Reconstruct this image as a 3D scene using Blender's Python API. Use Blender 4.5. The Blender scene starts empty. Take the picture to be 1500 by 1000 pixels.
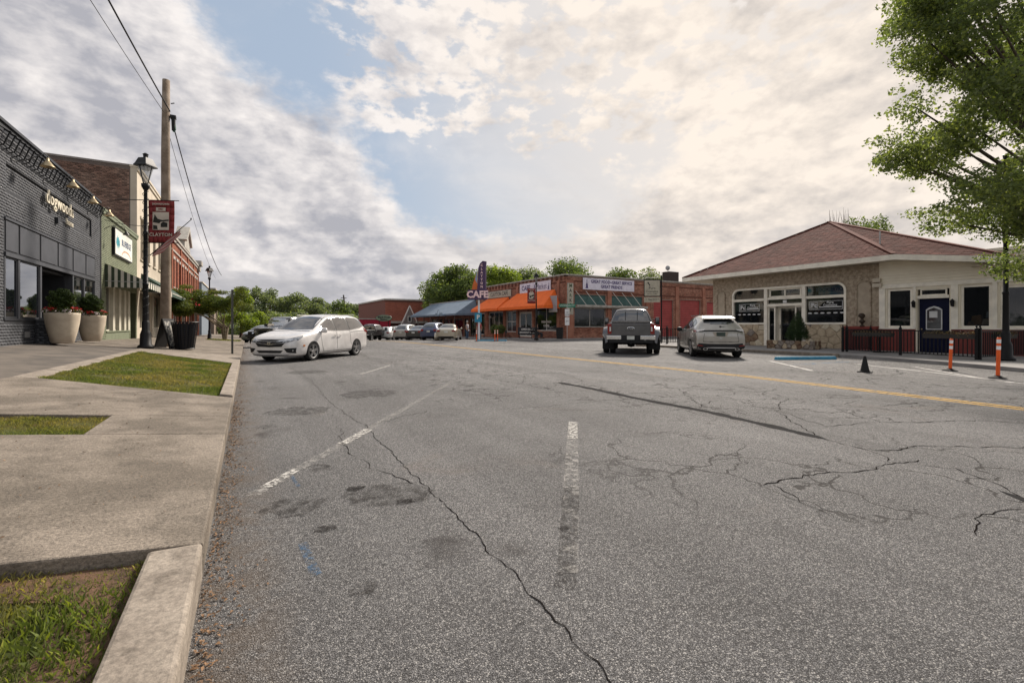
import bpy, bmesh, math, random
import numpy as np
from mathutils import Vector, Matrix
from mathutils.bvhtree import BVHTree
R = math.radians
PI = math.pi
scene = bpy.context.scene
col = scene.collection
random.seed(7)

# ------------------------------------------------------------------ camera
cam_data = bpy.data.cameras.new('camera')
cam = bpy.data.objects.new('camera', cam_data); col.objects.link(cam)
cam.location = (0, 0, 1.3)
cam.rotation_euler = (R(90), 0, R(-30.2))
cam_data.lens = 16.0; cam_data.sensor_width = 36.0
cam_data.shift_y = 24 / 1500 * -1
cam_data.clip_start = 0.05; cam_data.clip_end = 6000
scene.camera = cam
try: scene.cycles.max_bounces = 7; scene.cycles.transparent_max_bounces = 8
except Exception: pass

# ------------------------------------------------------------------ sun, sky
SUN_AZ, SUN_EL = 56.0, 38.0          # clockwise from +Y
sun = bpy.data.lights.new('sun', 'SUN'); sun.energy = 4.4; sun.angle = R(9); sun.color = (1, .91, .81)
so = bpy.data.objects.new('sun', sun); col.objects.link(so)
sd = Vector((math.sin(R(SUN_AZ)) * math.cos(R(SUN_EL)), math.cos(R(SUN_AZ)) * math.cos(R(SUN_EL)), math.sin(R(SUN_EL))))
so.rotation_euler = sd.to_track_quat('Z', 'Y').to_euler()
scene.view_settings.view_transform = 'Standard'; scene.view_settings.look = 'None'
scene.view_settings.exposure = 0.56; scene.view_settings.gamma = 1.0

class NT:
    def __init__(s, nt): s.nt = nt; s.nt.nodes.clear()
    def n(s, t, **k):
        nd = s.nt.nodes.new(t)
        for a, v in k.items(): setattr(nd, a, v)
        return nd
    def l(s, a, b): s.nt.links.new(a, b)
    def _in(s, sock, v):
        if hasattr(v, 'is_linked') or hasattr(v, 'links'): s.l(v, sock)
        elif v is not None:
            sock.default_value = v
    def math(s, op, a, b=None, c=None, clamp=False):
        m = s.n('ShaderNodeMath', operation=op); m.use_clamp = clamp
        s._in(m.inputs[0], a)
        if b is not None: s._in(m.inputs[1], b)
        if c is not None: s._in(m.inputs[2], c)
        return m.outputs[0]
    def vmath(s, op, a, b=None, out=0):
        m = s.n('ShaderNodeVectorMath', operation=op); s._in(m.inputs[0], a)
        if b is not None: s._in(m.inputs[1], b)
        return m.outputs[out]
    def mix(s, f, a, b, blend='MIX'):
        m = s.n('ShaderNodeMix', data_type='RGBA', blend_type=blend)
        s._in(m.inputs[0], f); s._in(m.inputs[6], a); s._in(m.inputs[7], b)
        return m.outputs[2]
    def ramp(s, f, stops, interp='LINEAR'):
        r = s.n('ShaderNodeValToRGB'); r.color_ramp.interpolation = interp
        e = r.color_ramp.elements
        while len(e) < len(stops): e.new(.5)
        for i, (p, c) in enumerate(stops):
            e[i].position = p; e[i].color = c if len(c) == 4 else (*c, 1)
        s.l(f, r.inputs[0]); return r.outputs[0]
    def smooth(s, v, a, b, lo=0., hi=1.):
        m = s.n('ShaderNodeMapRange', interpolation_type='SMOOTHSTEP'); s._in(m.inputs[0], v)
        m.inputs[1].default_value = a; m.inputs[2].default_value = b; m.inputs[3].default_value = lo; m.inputs[4].default_value = hi
        return m.outputs[0]
    def noise(s, vec, scale, detail=4, rough=.55, dist=0.):
        n = s.n('ShaderNodeTexNoise'); s._in(n.inputs['Vector'], vec); n.inputs['Scale'].default_value = scale
        n.inputs['Detail'].default_value = detail; n.inputs['Roughness'].default_value = rough; n.inputs['Distortion'].default_value = dist
        return n.outputs[0]

def c4(c): return (c[0], c[1], c[2], 1)

def azel(x, y):                      # direction the photograph's sky feature lies in, as a fixed world direction
    t = R(30.2); u = (x - 750) / 667
    return Vector((math.sin(t) + u * math.cos(t), math.cos(t) - u * math.sin(t), (476 - y) / 667)).normalized()

world = bpy.data.worlds.new('World'); scene.world = world; world.use_nodes = True
w = NT(world.node_tree)
sky = w.n('ShaderNodeTexSky', sky_type='NISHITA'); sky.sun_disc = False
sky.sun_elevation = R(SUN_EL); sky.sun_rotation = R(SUN_AZ); sky.dust_density = 1.6; sky.air_density = 1.2
tc = w.n('ShaderNodeTexCoord')
D = tc.outputs['Generated']
sep = w.n('ShaderNodeSeparateXYZ'); w.l(D, sep.inputs[0])
P = w.vmath('MULTIPLY', D, (1.0, 1.0, 1.85))
big = w.noise(P, 2.3, 8, .52, .25)
puff = w.noise(P, 7.0, 9, .56, .2)
cell = w.noise(P, 17., 8, .55, .15)
fine = w.noise(P, 42., 6, .62, .3)
def blob(x, y, r):
    v = w.vmath('SUBTRACT', D, tuple(azel(x, y)))
    return w.smooth(w.vmath('LENGTH', v, out=1), 0, r, 1, 0)
cov = w.math('MULTIPLY_ADD', big, 1.5, -.46)
cov = w.math('ADD', cov, w.math('MULTIPLY_ADD', puff, 1.3, -.65))
# where the day's cloud banks and the blue gaps between them stand
for x, y, r, a in ((60, 150, .55, .55), (60, 330, .4, .3), (180, 90, .28, .22), (420, 90, .30, -.52), (330, 20, .22, -.30), (500, 190, .2, -.15), (620, 205, .2, -.28), (640, 250, .22, -.7), (740, 255, .24, -.85), (880, 225, .24, -.9), (960, 190, .16, -.5), (480, 120, .2, -.1),
                   (560, 320, .14, -.3), (430, 200, .18, .1), (1250, 120, .75, .55), (1180, 300, .4, .3), (420, 310, .34, .30), (640, 370, .3, .28), (860, 350, .26, .1), (200, 210, .16, -.12), (600, 300, .12, -.1), (1000, 350, .5, .2), (470, 300, .2, .45), (330, 240, .2, .3), (600, 330, .16, .25), (250, 330, .2, .2)):
    cov = w.math('ADD', cov, w.math('MULTIPLY', blob(x, y, r), a))
# a field of small broken puffs high up in the middle
field = w.math('MAXIMUM', w.math('MAXIMUM', blob(860, 20, .42), blob(640, 60, .30)), w.math('MAXIMUM', blob(1030, -40, .4), blob(600, 130, .16)))
field = w.smooth(field, .05, .5)
fieldcov = w.math('ADD', w.math('MULTIPLY_ADD', cell, 5.2, -2.3), w.math('MULTIPLY_ADD', puff, 1.2, -.5))
cov = w.math('ADD', w.math('MULTIPLY', cov, w.math('SUBTRACT', 1.0, w.math('MULTIPLY', field, .8))), w.math('MULTIPLY', fieldcov, w.math('MULTIPLY', field, .8)))
cov = w.math('ADD', cov, w.math('MULTIPLY_ADD', fine, .5, -.25))
hz = w.smooth(sep.outputs[2], 0.0, .2, .5, 0)
cov = w.math('ADD', cov, hz)
mask = w.math('MAXIMUM', w.smooth(cov, -.10, .50), w.math('MULTIPLY', w.smooth(w.noise(P, 3.1, 7, .6, .8), .4, .75), .32))
# light and shade in the cloud: density falling off toward the sun gives lit rims, rising gives grey bases
sv = Vector((sd.x, sd.y, 0)).normalized()
sv = azel(1200, -150) * 1.0
puff2 = w.noise(w.vmath('ADD', P, tuple(sv * .05)), 7.0, 9, .56, .2)
cell2 = w.noise(w.vmath('ADD', P, tuple(sv * .022)), 17., 8, .55, .15)
big2 = w.noise(w.vmath('ADD', P, tuple(sv * .14)), 2.3, 8, .52, .25)
lit = w.math('ADD', w.math('MULTIPLY', w.math('SUBTRACT', puff, puff2), 2.3), w.math('MULTIPLY', w.math('SUBTRACT', big, big2), 3.0))
lit = w.math('ADD', lit, w.math('MULTIPLY', w.math('SUBTRACT', cell, cell2), 1.4))
lit = w.math('ADD', lit, w.math('MULTIPLY_ADD', cov, -.22, .66), clamp=True)
sundot = w.vmath('DOT_PRODUCT', D, tuple(azel(1270, 20)), out=1)
near_sun = w.smooth(sundot, .58, 1.0)
lit = w.math('ADD', lit, w.math('MULTIPLY', near_sun, .12), clamp=True)
shade_c = w.mix(near_sun, (3.1, 3.1, 3.4, 1), (4.1, 3.8, 3.6, 1))
light_c = w.mix(near_sun, (6.5, 6.15, 5.95, 1), (6.9, 6.15, 5.4, 1))
cloud = w.mix(lit, shade_c, light_c)
# long grey strata near the horizon
st_v = w.n('ShaderNodeCombineXYZ')
w.l(w.math('MULTIPLY', sep.outputs[0], 2.2), st_v.inputs[0]); w.l(w.math('MULTIPLY', sep.outputs[1], 2.2), st_v.inputs[1]); w.l(w.math('MULTIPLY', sep.outputs[2], 15), st_v.inputs[2])
strat = w.smooth(w.noise(st_v.outputs[0], 1.3, 6, .55, .3), .42, .66)
strat = w.math('MULTIPLY', strat, w.smooth(sep.outputs[2], .02, .34, 1, 0))
cloud = w.mix(w.math('MULTIPLY', strat, .82), cloud, (3.2, 3.15, 3.3, 1))
skyc = w.mix(1.0, sky.outputs[0], (1.0, 1.0, 1.0, 1), 'MULTIPLY')
blue = w.mix(.88, skyc, (2.8, 3.4, 4.25, 1))
glow = w.math('MULTIPLY', near_sun, .7)
blue = w.mix(glow, blue, (6.4, 5.7, 5.0, 1))
final = w.mix(mask, blue, cloud)
final = w.mix(w.smooth(sep.outputs[2], -.03, .0, 1, 0), final, (1.6, 1.5, 1.35, 1))
bg = w.n('ShaderNodeBackground'); bg.inputs[1].default_value = .1; w.l(final, bg.inputs[0])
wo = w.n('ShaderNodeOutputWorld'); w.l(bg.outputs[0], wo.inputs[0])

# ------------------------------------------------------------------ materials
MC = {}
def M(name, c, rough=.7, c2=None, vs=3., vd=4, vlo=.35, vhi=.65, metal=0., bump=None, island=0., spec=.25, coat=0., stain=None, emit=None, fine=None):
    """painted / mineral / metal surface: c .. c2 mixed by noise, relief, per-piece variation, stains"""
    if name in MC: return MC[name]
    m = bpy.data.materials.new(name); m.use_nodes = True; t = NT(m.node_tree)
    b = t.n('ShaderNodeBsdfPrincipled'); o = t.n('ShaderNodeOutputMaterial'); t.l(b.outputs[0], o.inputs[0])
    co = t.n('ShaderNodeTexCoord').outputs['Object']
    cc = c4(c)
    if c2 is not None:
        f = t.smooth(t.noise(co, vs, vd, .6), vlo, vhi)
        cc = t.mix(f, c4(c), c4(c2))
    else:
        f = t.noise(co, vs, 5, .6)
        cc = t.mix(t.smooth(f, .3, .7), c4([x * .88 for x in c]), c4([min(1, x * 1.1) for x in c]))
    if island:
        g = t.n('ShaderNodeNewGeometry').outputs['Random Per Island']
        cc = t.mix(1., cc, t.ramp(g, [(0, (1 - island,) * 3), (1, (1 + island,) * 3)]), 'MULTIPLY')
    if stain:
        sc, s_s, lo, hi, am = stain
        f = t.math('MULTIPLY', t.smooth(t.noise(co, s_s, 6, .65, .3), lo, hi), am)
        cc = t.mix(f, cc, c4(sc))
    if fine:
        cc = t.mix(1., cc, t.ramp(t.noise(co, fine[0], 4, .75), [(.3, (1 - fine[1],) * 3), (.7, (1 + fine[1],) * 3)]), 'MULTIPLY')
    if hasattr(cc, 'links'): t.l(cc, b.inputs['Base Color'])
    else: b.inputs['Base Color'].default_value = cc
    b.inputs['Roughness'].default_value = rough; b.inputs['Metallic'].default_value = metal
    b.inputs['Specular IOR Level'].default_value = spec
    b.inputs['Coat Weight'].default_value = coat; b.inputs['Coat Roughness'].default_value = .06
    if bump:
        bs, bst, bd = bump
        bn = t.n('ShaderNodeBump'); bn.inputs['Strength'].default_value = bst; bn.inputs['Distance'].default_value = bd
        t.l(t.noise(co, bs, 5, .65), bn.inputs['Height']); t.l(bn.outputs[0], b.inputs['Normal'])
    if emit:
        b.inputs['Emission Color'].default_value = c4(emit[0]); b.inputs['Emission Strength'].default_value = emit[1]
    MC[name] = m; return m

def glass(name, tint=(.02, .025, .03), refl=.12, trans=.55, rough=.03):
    if name in MC: return MC[name]
    m = bpy.data.materials.new(name); m.use_nodes = True; t = NT(m.node_tree)
    o = t.n('ShaderNodeOutputMaterial')
    tr = t.n('ShaderNodeBsdfTransparent'); tr.inputs[0].default_value = (trans, trans, trans, 1)
    gl = t.n('ShaderNodeBsdfGlossy'); gl.inputs['Roughness'].default_value = rough; gl.inputs[0].default_value = (.9, .92, .95, 1)
    df = t.n('ShaderNodeBsdfDiffuse'); df.inputs[0].default_value = c4(tint)
    fr = t.n('ShaderNodeFresnel'); fr.inputs[0].default_value = 1.5
    mx0 = t.n('ShaderNodeMixShader'); mx0.inputs[0].default_value = trans; t.l(df.outputs[0], mx0.inputs[1]); t.l(tr.outputs[0], mx0.inputs[2])
    bf = t.math('SUBTRACT', 1.0, t.n('ShaderNodeNewGeometry').outputs['Backfacing'])
    mx = t.n('ShaderNodeMixShader'); t.l(t.math('MULTIPLY', t.math('ADD', fr.outputs[0], refl, clamp=True), bf), mx.inputs[0])
    t.l(mx0.outputs[0], mx.inputs[1]); t.l(gl.outputs[0], mx.inputs[2]); t.l(mx.outputs[0], o.inputs[0])
    MC[name] = m; return m

def leafmat(name, c, c2, trans=.35, hue=.25):
    if name in MC: return MC[name]
    m = bpy.data.materials.new(name); m.use_nodes = True; t = NT(m.node_tree)
    o = t.n('ShaderNodeOutputMaterial')
    g = t.n('ShaderNodeNewGeometry').outputs['Random Per Island']
    co = t.n('ShaderNodeTexCoord').outputs['Object']
    cl = t.mix(t.smooth(t.noise(co, .9, 3, .5), .35, .65), c4(c), c4(c2))
    cl = t.mix(1., cl, t.ramp(g, [(0, (1 - hue, 1 - hue, 1 - hue)), (.7, (1, 1, 1)), (1, (1 + 1.6 * hue, 1 + 1.2 * hue, 1 - .2 * hue))]), 'MULTIPLY')
    b = t.n('ShaderNodeBsdfPrincipled'); b.inputs['Roughness'].default_value = .6; b.inputs['Specular IOR Level'].default_value = .25
    t.l(cl, b.inputs['Base Color'])
    tl = t.n('ShaderNodeBsdfTranslucent'); t.l(t.mix(1., cl, (1.5, 1.6, .7, 1), 'MULTIPLY'), tl.inputs[0])
    mx = t.n('ShaderNodeMixShader'); mx.inputs[0].default_value = trans
    t.l(b.outputs[0], mx.inputs[1]); t.l(tl.outputs[0], mx.inputs[2]); t.l(mx.outputs[0], o.inputs[0])
    MC[name] = m; return m

def paintmat(name, c, lo=.42, hi=.55, scale=9., amt=1.):
    """worn road paint: flakes away to leave the asphalt beneath in sight"""
    if name in MC: return MC[name]
    m = bpy.data.materials.new(name); m.use_nodes = True; t = NT(m.node_tree)
    o = t.n('ShaderNodeOutputMaterial'); b = t.n('ShaderNodeBsdfPrincipled'); b.inputs['Roughness'].default_value = .9; b.inputs['Specular IOR Level'].default_value = .08
    co = t.n('ShaderNodeTexCoord').outputs['Object']
    t.l(t.mix(t.noise(co, 30, 4, .6), c4([x * .7 for x in c]), c4(c)), b.inputs['Base Color'])
    tr = t.n('ShaderNodeBsdfTransparent')
    f = t.math('ADD', t.noise(co, scale, 8, .75, .2), t.math('MULTIPLY_ADD', t.noise(co, 120, 3, .7), .3, -.15))
    f = t.math('MULTIPLY', t.smooth(f, lo, hi), amt)
    mx = t.n('ShaderNodeMixShader'); t.l(f, mx.inputs[0]); t.l(tr.outputs[0], mx.inputs[1]); t.l(b.outputs[0], mx.inputs[2]); t.l(mx.outputs[0], o.inputs[0])
    MC[name] = m; return m

def asphalt():
    m = bpy.data.materials.new('asphalt'); m.use_nodes = True; t = NT(m.node_tree)
    o = t.n('ShaderNodeOutputMaterial'); b = t.n('ShaderNodeBsdfPrincipled'); t.l(b.outputs[0], o.inputs[0])
    co = t.n('ShaderNodeTexCoord').outputs['Object']
    base = t.mix(t.smooth(t.noise(co, .22, 6, .6, .4), .35, .68), (.20, .198, .20, 1), (.285, .281, .281, 1))
    base = t.mix(t.math('MULTIPLY', t.smooth(t.noise(co, 1.7, 6, .7, .5), .5, .75), .35), base, (.11, .104, .10, 1))
    mott = t.noise(co, 34, 8, .8)
    base = t.mix(1., base, t.ramp(mott, [(.32, (.42, .42, .42)), (.68, (1.6, 1.59, 1.57))]), 'MULTIPLY')
    v = t.n('ShaderNodeTexVoronoi', feature='F1'); t.l(co, v.inputs['Vector']); v.inputs['Scale'].default_value = 190
    vs = t.n('ShaderNodeSeparateColor'); t.l(v.outputs['Color'], vs.inputs[0])
    gap = t.smooth(v.outputs['Distance'], .25, .55)
    base = t.mix(t.math('MULTIPLY', gap, .8), base, (.03, .028, .027, 1))
    base = t.mix(t.math('MULTIPLY', t.smooth(vs.outputs[0], .80, .95), .6), base, (.52, .50, .47, 1))
    base = t.mix(t.math('MULTIPLY', t.smooth(vs.outputs[1], .85, .98), .5), base, (.05, .047, .045, 1))
    # brown dirt toward the left kerb
    sx = t.n('ShaderNodeSeparateXYZ'); t.l(co, sx.inputs[0])
    dirt = t.math('MULTIPLY', t.smooth(sx.outputs[0], -.1, .32, .45, 0), t.smooth(t.noise(co, 3.5, 6, .7), .35, .6))
    base = t.mix(dirt, base, (.13, .095, .065, 1))
    rust = t.math('MULTIPLY', t.smooth(t.noise(co, .8, 4, .5, 1.), .6, .8), .25)
    base = t.mix(rust, base, (.17, .12, .085, 1))
    oil = t.math('MULTIPLY', t.smooth(t.noise(co, 1.3, 3, .5, .6), .62, .74), t.math('MULTIPLY', t.smooth(sx.outputs[0], 3.2, 1.6), .7))
    base = t.mix(oil, base, (.045, .04, .038, 1))
    st2 = t.n('ShaderNodeVectorMath', operation='MULTIPLY'); t.l(co, st2.inputs[0]); st2.inputs[1].default_value = (1.1, .06, 1)
    base = t.mix(1., base, t.ramp(t.noise(st2.outputs[0], 1., 4, .6), [(.3, (.80, .80, .80)), (.7, (1.16, 1.16, 1.16))]), 'MULTIPLY')
    # thin map cracking in worn patches
    cr = t.n('ShaderNodeTexVoronoi', feature='DISTANCE_TO_EDGE'); cr.inputs['Scale'].default_value = 1.0
    wv = t.vmath('ADD', co, t.vmath('SCALE', t.n('ShaderNodeTexNoise').outputs[1])); 
    nz = t.n('ShaderNodeTexNoise'); nz.inputs['Scale'].default_value = 1.6; nz.inputs['Detail'].default_value = 6; t.l(co, nz.inputs['Vector'])
    sc = t.n('ShaderNodeVectorMath', operation='SCALE'); t.l(nz.outputs[1], sc.inputs[0]); sc.inputs[3].default_value = 1.3
    t.l(t.vmath('ADD', co, sc.outputs[0]), cr.inputs['Vector'])
    crk = t.math('MULTIPLY', t.smooth(cr.outputs['Distance'], .006, .022, 1, 0), t.smooth(t.noise(co, .28, 3, .5), .38, .52))
    crk = t.math('MULTIPLY', crk, t.smooth(sx.outputs[0], 1.5, 4.))
    base = t.mix(t.math('MULTIPLY', crk, .9), base, (.035, .032, .03, 1))
    t.l(base, b.inputs['Base Color']); b.inputs['Roughness'].default_value = .82; b.inputs['Specular IOR Level'].default_value = .12
    h = t.math('ADD', t.math('MULTIPLY', v.outputs['Distance'], -.8), t.math('MULTIPLY', mott, .8))
    h = t.math('SUBTRACT', h, crk)
    bn = t.n('ShaderNodeBump'); bn.inputs['Strength'].default_value = .9; bn.inputs['Distance'].default_value = .008
    t.l(h, bn.inputs['Height']); t.l(bn.outputs[0], b.inputs['Normal'])
    return m

ASPH = asphalt()
CONC = M('concrete', (.22, .186, .15), .85, (.125, .105, .083), 1.6, 14, .36, .64, bump=(80, 1., .008), stain=((.085, .072, .058), 3.8, .48, .74, .6), fine=(60, .55))
CONC2 = M('concrete_kerb', (.29, .25, .205), .85, (.19, .16, .13), 4, 7, .3, .7, bump=(30, .8, .008), stain=((.12, .10, .08), 5., .5, .72, .8), fine=(45, .35))
CONC3 = M('concrete_pavement_grey', (.26, .25, .24), .85, (.18, .17, .165), 1.2, 7, .3, .7, bump=(50, .3, .004))
LOT = M('lot_asphalt', (.14, .12, .10), .9, (.085, .075, .066), 1.5, 7, .35, .65, bump=(90, .5, .006))
SOIL = M('soil', (.13, .075, .045), .95, (.07, .045, .03), 9, 6, .35, .65, bump=(40, .8, .02))
TURF = M('turf_soil', (.060, .075, .02), .95, (.10, .075, .035), 5, 7, .35, .7, bump=(70, .8, .02))
EARTH = M('earth', (.07, .085, .04), .95, (.11, .09, .06), .05, 7, bump=(3, .5, .1))
BLK = M('black_metal', (.007, .007, .008), .5, spec=.25)
WHT = M('white_paint', (.72, .69, .64), .6, stain=((.45, .40, .33), 3., .55, .8, .5))
CREAM = M('cream_paint', (.62, .55, .44), .65, (.52, .46, .37), 2., 5, stain=((.35, .3, .22), 1.5, .6, .8, .4))
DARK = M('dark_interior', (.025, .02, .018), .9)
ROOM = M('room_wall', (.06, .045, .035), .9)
GL = glass('window_glass', refl=.015, trans=.8)
GLM = glass('window_glass_mirror', refl=.26, trans=.7)
CARGL = glass('car_glass', tint=(.012, .014, .016), refl=.10, trans=.12, rough=.02)
RUB = M('rubber', (.016, .016, .016), .85)
CHROME = M('chrome', (.62, .62, .62), .18, metal=1.)
SILV = M('alloy', (.45, .45, .45), .32, metal=.9)

# ------------------------------------------------------------------ mesh helpers
def tag(o, label=None, cat=None, group=None, kind=None):
    if label: o['label'] = label
    if cat: o['category'] = cat
    if group: o['group'] = group
    if kind: o['kind'] = kind
    return o
def thing(name, loc, rz, label, cat, group=None):
    o = bpy.data.objects.new(name, None); col.objects.link(o); o.location = loc; o.rotation_euler = (0, 0, rz); o.empty_display_size = .2
    return tag(o, label, cat, group)
def link(name, me, mats, parent=None, smooth=False, kind=None):
    if not isinstance(mats, (list, tuple)): mats = [mats]
    for m in mats: me.materials.append(m)
    if smooth: me.polygons.foreach_set('use_smooth', [True] * len(me.polygons))
    o = bpy.data.objects.new(name, me); col.objects.link(o); o.parent = parent
    if kind: o['kind'] = kind
    return o
def copy_tree(o, parent=None):
    c = o.copy(); col.objects.link(c); c.parent = parent
    for ch in list(o.children): copy_tree(ch, c)
    return c

class MB:
    def __init__(s): s.v = []; s.f = []; s.m = []
    def add(s, vs, fs, mi=0):
        k = len(s.v); s.v += [tuple(p) for p in vs]; s.f += [tuple(i + k for i in f) for f in fs]; s.m += [mi] * len(fs); return s
    def box(s, x0, x1, y0, y1, z0, z1, mi=0):
        return s.add([(x0, y0, z0), (x1, y0, z0), (x1, y1, z0), (x0, y1, z0), (x0, y0, z1), (x1, y0, z1), (x1, y1, z1), (x0, y1, z1)],
                     [(3, 2, 1, 0), (4, 5, 6, 7), (0, 1, 5, 4), (1, 2, 6, 5), (2, 3, 7, 6), (3, 0, 4, 7)], mi)
    def bar(s, a, b, w, h=None, mi=0, up=(0, 0, 1)):
        a = Vector(a); b = Vector(b); d = (b - a).normalized(); h = h or w
        u = Vector(up)
        if abs(d.dot(u)) > .98: u = Vector((1, 0, 0))
        r = d.cross(u).normalized() * w / 2; q = r.cross(d).normalized() * h / 2
        vs = [a - r - q, a + r - q, a + r + q, a - r + q, b - r - q, b + r - q, b + r + q, b - r + q]
        return s.add(vs, [(3, 2, 1, 0), (4, 5, 6, 7), (0, 1, 5, 4), (1, 2, 6, 5), (2, 3, 7, 6), (3, 0, 4, 7)], mi)
    def tube(s, pts, rs, n=8, mi=0, cap=True):
        pts = [Vector(p) for p in pts]
        if not isinstance(rs, (list, tuple)): rs = [rs] * len(pts)
        k = len(s.v); prev = None
        for i, p in enumerate(pts):
            d = (pts[min(i + 1, len(pts) - 1)] - pts[max(i - 1, 0)]).normalized()
            if prev is None: prev = d.orthogonal().normalized()
            a = (prev - d * prev.dot(d)).normalized(); b = d.cross(a); prev = a
            for j in range(n):
                t = 2 * PI * j / n; s.v.append(tuple(p + (a * math.cos(t) + b * math.sin(t)) * rs[i]))
        for i in range(len(pts) - 1):
            for j in range(n):
                q = (j + 1) % n; s.f.append((k + i * n + j, k + i * n + q, k + (i + 1) * n + q, k + (i + 1) * n + j)); s.m.append(mi)
        if cap:
            s.f.append(tuple(k + j for j in reversed(range(n)))); s.m.append(mi)
            e = k + (len(pts) - 1) * n; s.f.append(tuple(e + j for j in range(n))); s.m.append(mi)
        return s
    def lathe(s, prof, n=16, c=(0, 0, 0), mi=0, axis='Z', sx=1, sy=1):
        k = len(s.v)
        for r, z in prof:
            for j in range(n):
                t = 2 * PI * j / n; a, b = r * math.cos(t) * sx, r * math.sin(t) * sy
                p = (a, b, z) if axis == 'Z' else ((z, a, b) if axis == 'X' else (a, z, b))
                s.v.append((p[0] + c[0], p[1] + c[1], p[2] + c[2]))
        for i in range(len(prof) - 1):
            for j in range(n):
                q = (j + 1) % n; f = (k + i * n + j, k + i * n + q, k + (i + 1) * n + q, k + (i + 1) * n + j)
                s.f.append(f if axis != 'Y' else f[::-1]); s.m.append(mi)
        return s
    def prism(s, poly, z0, z1, mi=0):            # poly (x,y) ccw; z0/z1 numbers or functions of (x,y)
        g0 = z0 if callable(z0) else (lambda x, y: z0); g1 = z1 if callable(z1) else (lambda x, y: z1)
        n = len(poly)
        vs = [(x, y, g0(x, y)) for x, y in poly] + [(x, y, g1(x, y)) for x, y in poly]
        return s.add(vs, [tuple(reversed(range(n))), tuple(range(n, 2 * n))] + [(i, (i + 1) % n, n + (i + 1) % n, n + i) for i in range(n)], mi)
    def slabxz(s, poly, y0, y1, mi=0):            # poly in (x,z), thickness along y
        n = len(poly)
        vs = [(x, y0, z) for x, z in poly] + [(x, y1, z) for x, z in poly]
        return s.add(vs, [tuple(range(n)), tuple(reversed(range(n, 2 * n)))] + [(i, n + i, n + (i + 1) % n, (i + 1) % n) for i in range(n)], mi)
    def quad(s, a, b, c, d, mi=0): return s.add([a, b, c, d], [(0, 1, 2, 3)], mi)
    def mesh(s, name='m'):
        me = bpy.data.meshes.new(name); me.from_pydata(s.v, [], s.f); me.polygons.foreach_set('material_index', s.m); me.update(); return me
    def build(s, name, mats, parent=None, smooth=False, kind=None, bevel=0, loc=None):
        o = link(name, s.mesh(name), mats, parent, smooth, kind)
        if bevel:
            bv = o.modifiers.new('bevel', 'BEVEL'); bv.width = bevel; bv.segments = 2; bv.limit_method = 'ANGLE'; bv.angle_limit = R(40)
        if loc: o.location = loc
        return o

def npmesh(name, V, F, mats, parent=None, kind=None, smooth=False):
    """V (n,3) array, F (m,k) array of one face size"""
    me = bpy.data.meshes.new(name); k = F.shape[1]
    me.vertices.add(len(V)); me.vertices.foreach_set('co', V.astype(np.float32).ravel())
    me.loops.add(F.size); me.loops.foreach_set('vertex_index', F.astype(np.int32).ravel())
    me.polygons.add(len(F)); me.polygons.foreach_set('loop_start', np.arange(0, F.size, k, dtype=np.int32))
    me.polygons.foreach_set('loop_total', np.full(len(F), k, dtype=np.int32)); me.update(); me.validate()
    return link(name, me, mats, parent, smooth, kind)

def bricks(parent, W, H, holes, mat, x0=0., z0=0., bl=.2, bh=.068, mo=.011, proud=.008, y=0., name='brick_course', rng=None, rnd=.003):
    """every brick of a wall face as real geometry standing proud of its mortar: joined, they are too small to pick apart"""
    rng = rng or np.random.default_rng(3)
    X0 = []; X1 = []; Z0 = []; Z1 = []
    nz = int(H / (bh + mo))
    for i in range(nz):
        za = z0 + i * (bh + mo); zb = za + bh
        xs = x0 - (bl / 2 if i % 2 else 0)
        segs = [(x0, x0 + W)]
        for (a, b, c, d) in holes:
            if zb > c and za < d:
                ns = []
                for (p, q) in segs:
                    if b <= p or a >= q: ns.append((p, q))
                    else:
                        if a > p: ns.append((p, a))
                        if b < q: ns.append((b, q))
                segs = ns
        k = xs
        while k < x0 + W:
            for (p, q) in segs:
                a = max(k, p); b = min(k + bl - mo, q)
                if b - a > .02: X0.append(a); X1.append(b); Z0.append(za); Z1.append(zb)
            k += bl
    n = len(X0); X0, X1, Z0, Z1 = map(np.array, (X0, X1, Z0, Z1))
    yp = y - proud + rng.uniform(-rnd, rnd, n); yb = np.full(n, y + .002)
    e = .002
    V = np.stack([np.stack([X0 + e, yp, Z0 + e], 1), np.stack([X1 - e, yp, Z0 + e], 1), np.stack([X1 - e, yp, Z1 - e], 1), np.stack([X0 + e, yp, Z1 - e], 1),
                  np.stack([X0, yb, Z0], 1), np.stack([X1, yb, Z0], 1), np.stack([X1, yb, Z1], 1), np.stack([X0, yb, Z1], 1)], 1).reshape(-1, 3)
    base = np.arange(n)[:, None, None] * 8
    F = (np.array([[0, 1, 2, 3], [4, 5, 1, 0], [5, 6, 2, 1], [6, 7, 3, 2], [7, 4, 0, 3]])[None] + base).reshape(-1, 4)
    return npmesh(name, V, F, mat, parent, 'stuff')

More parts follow.
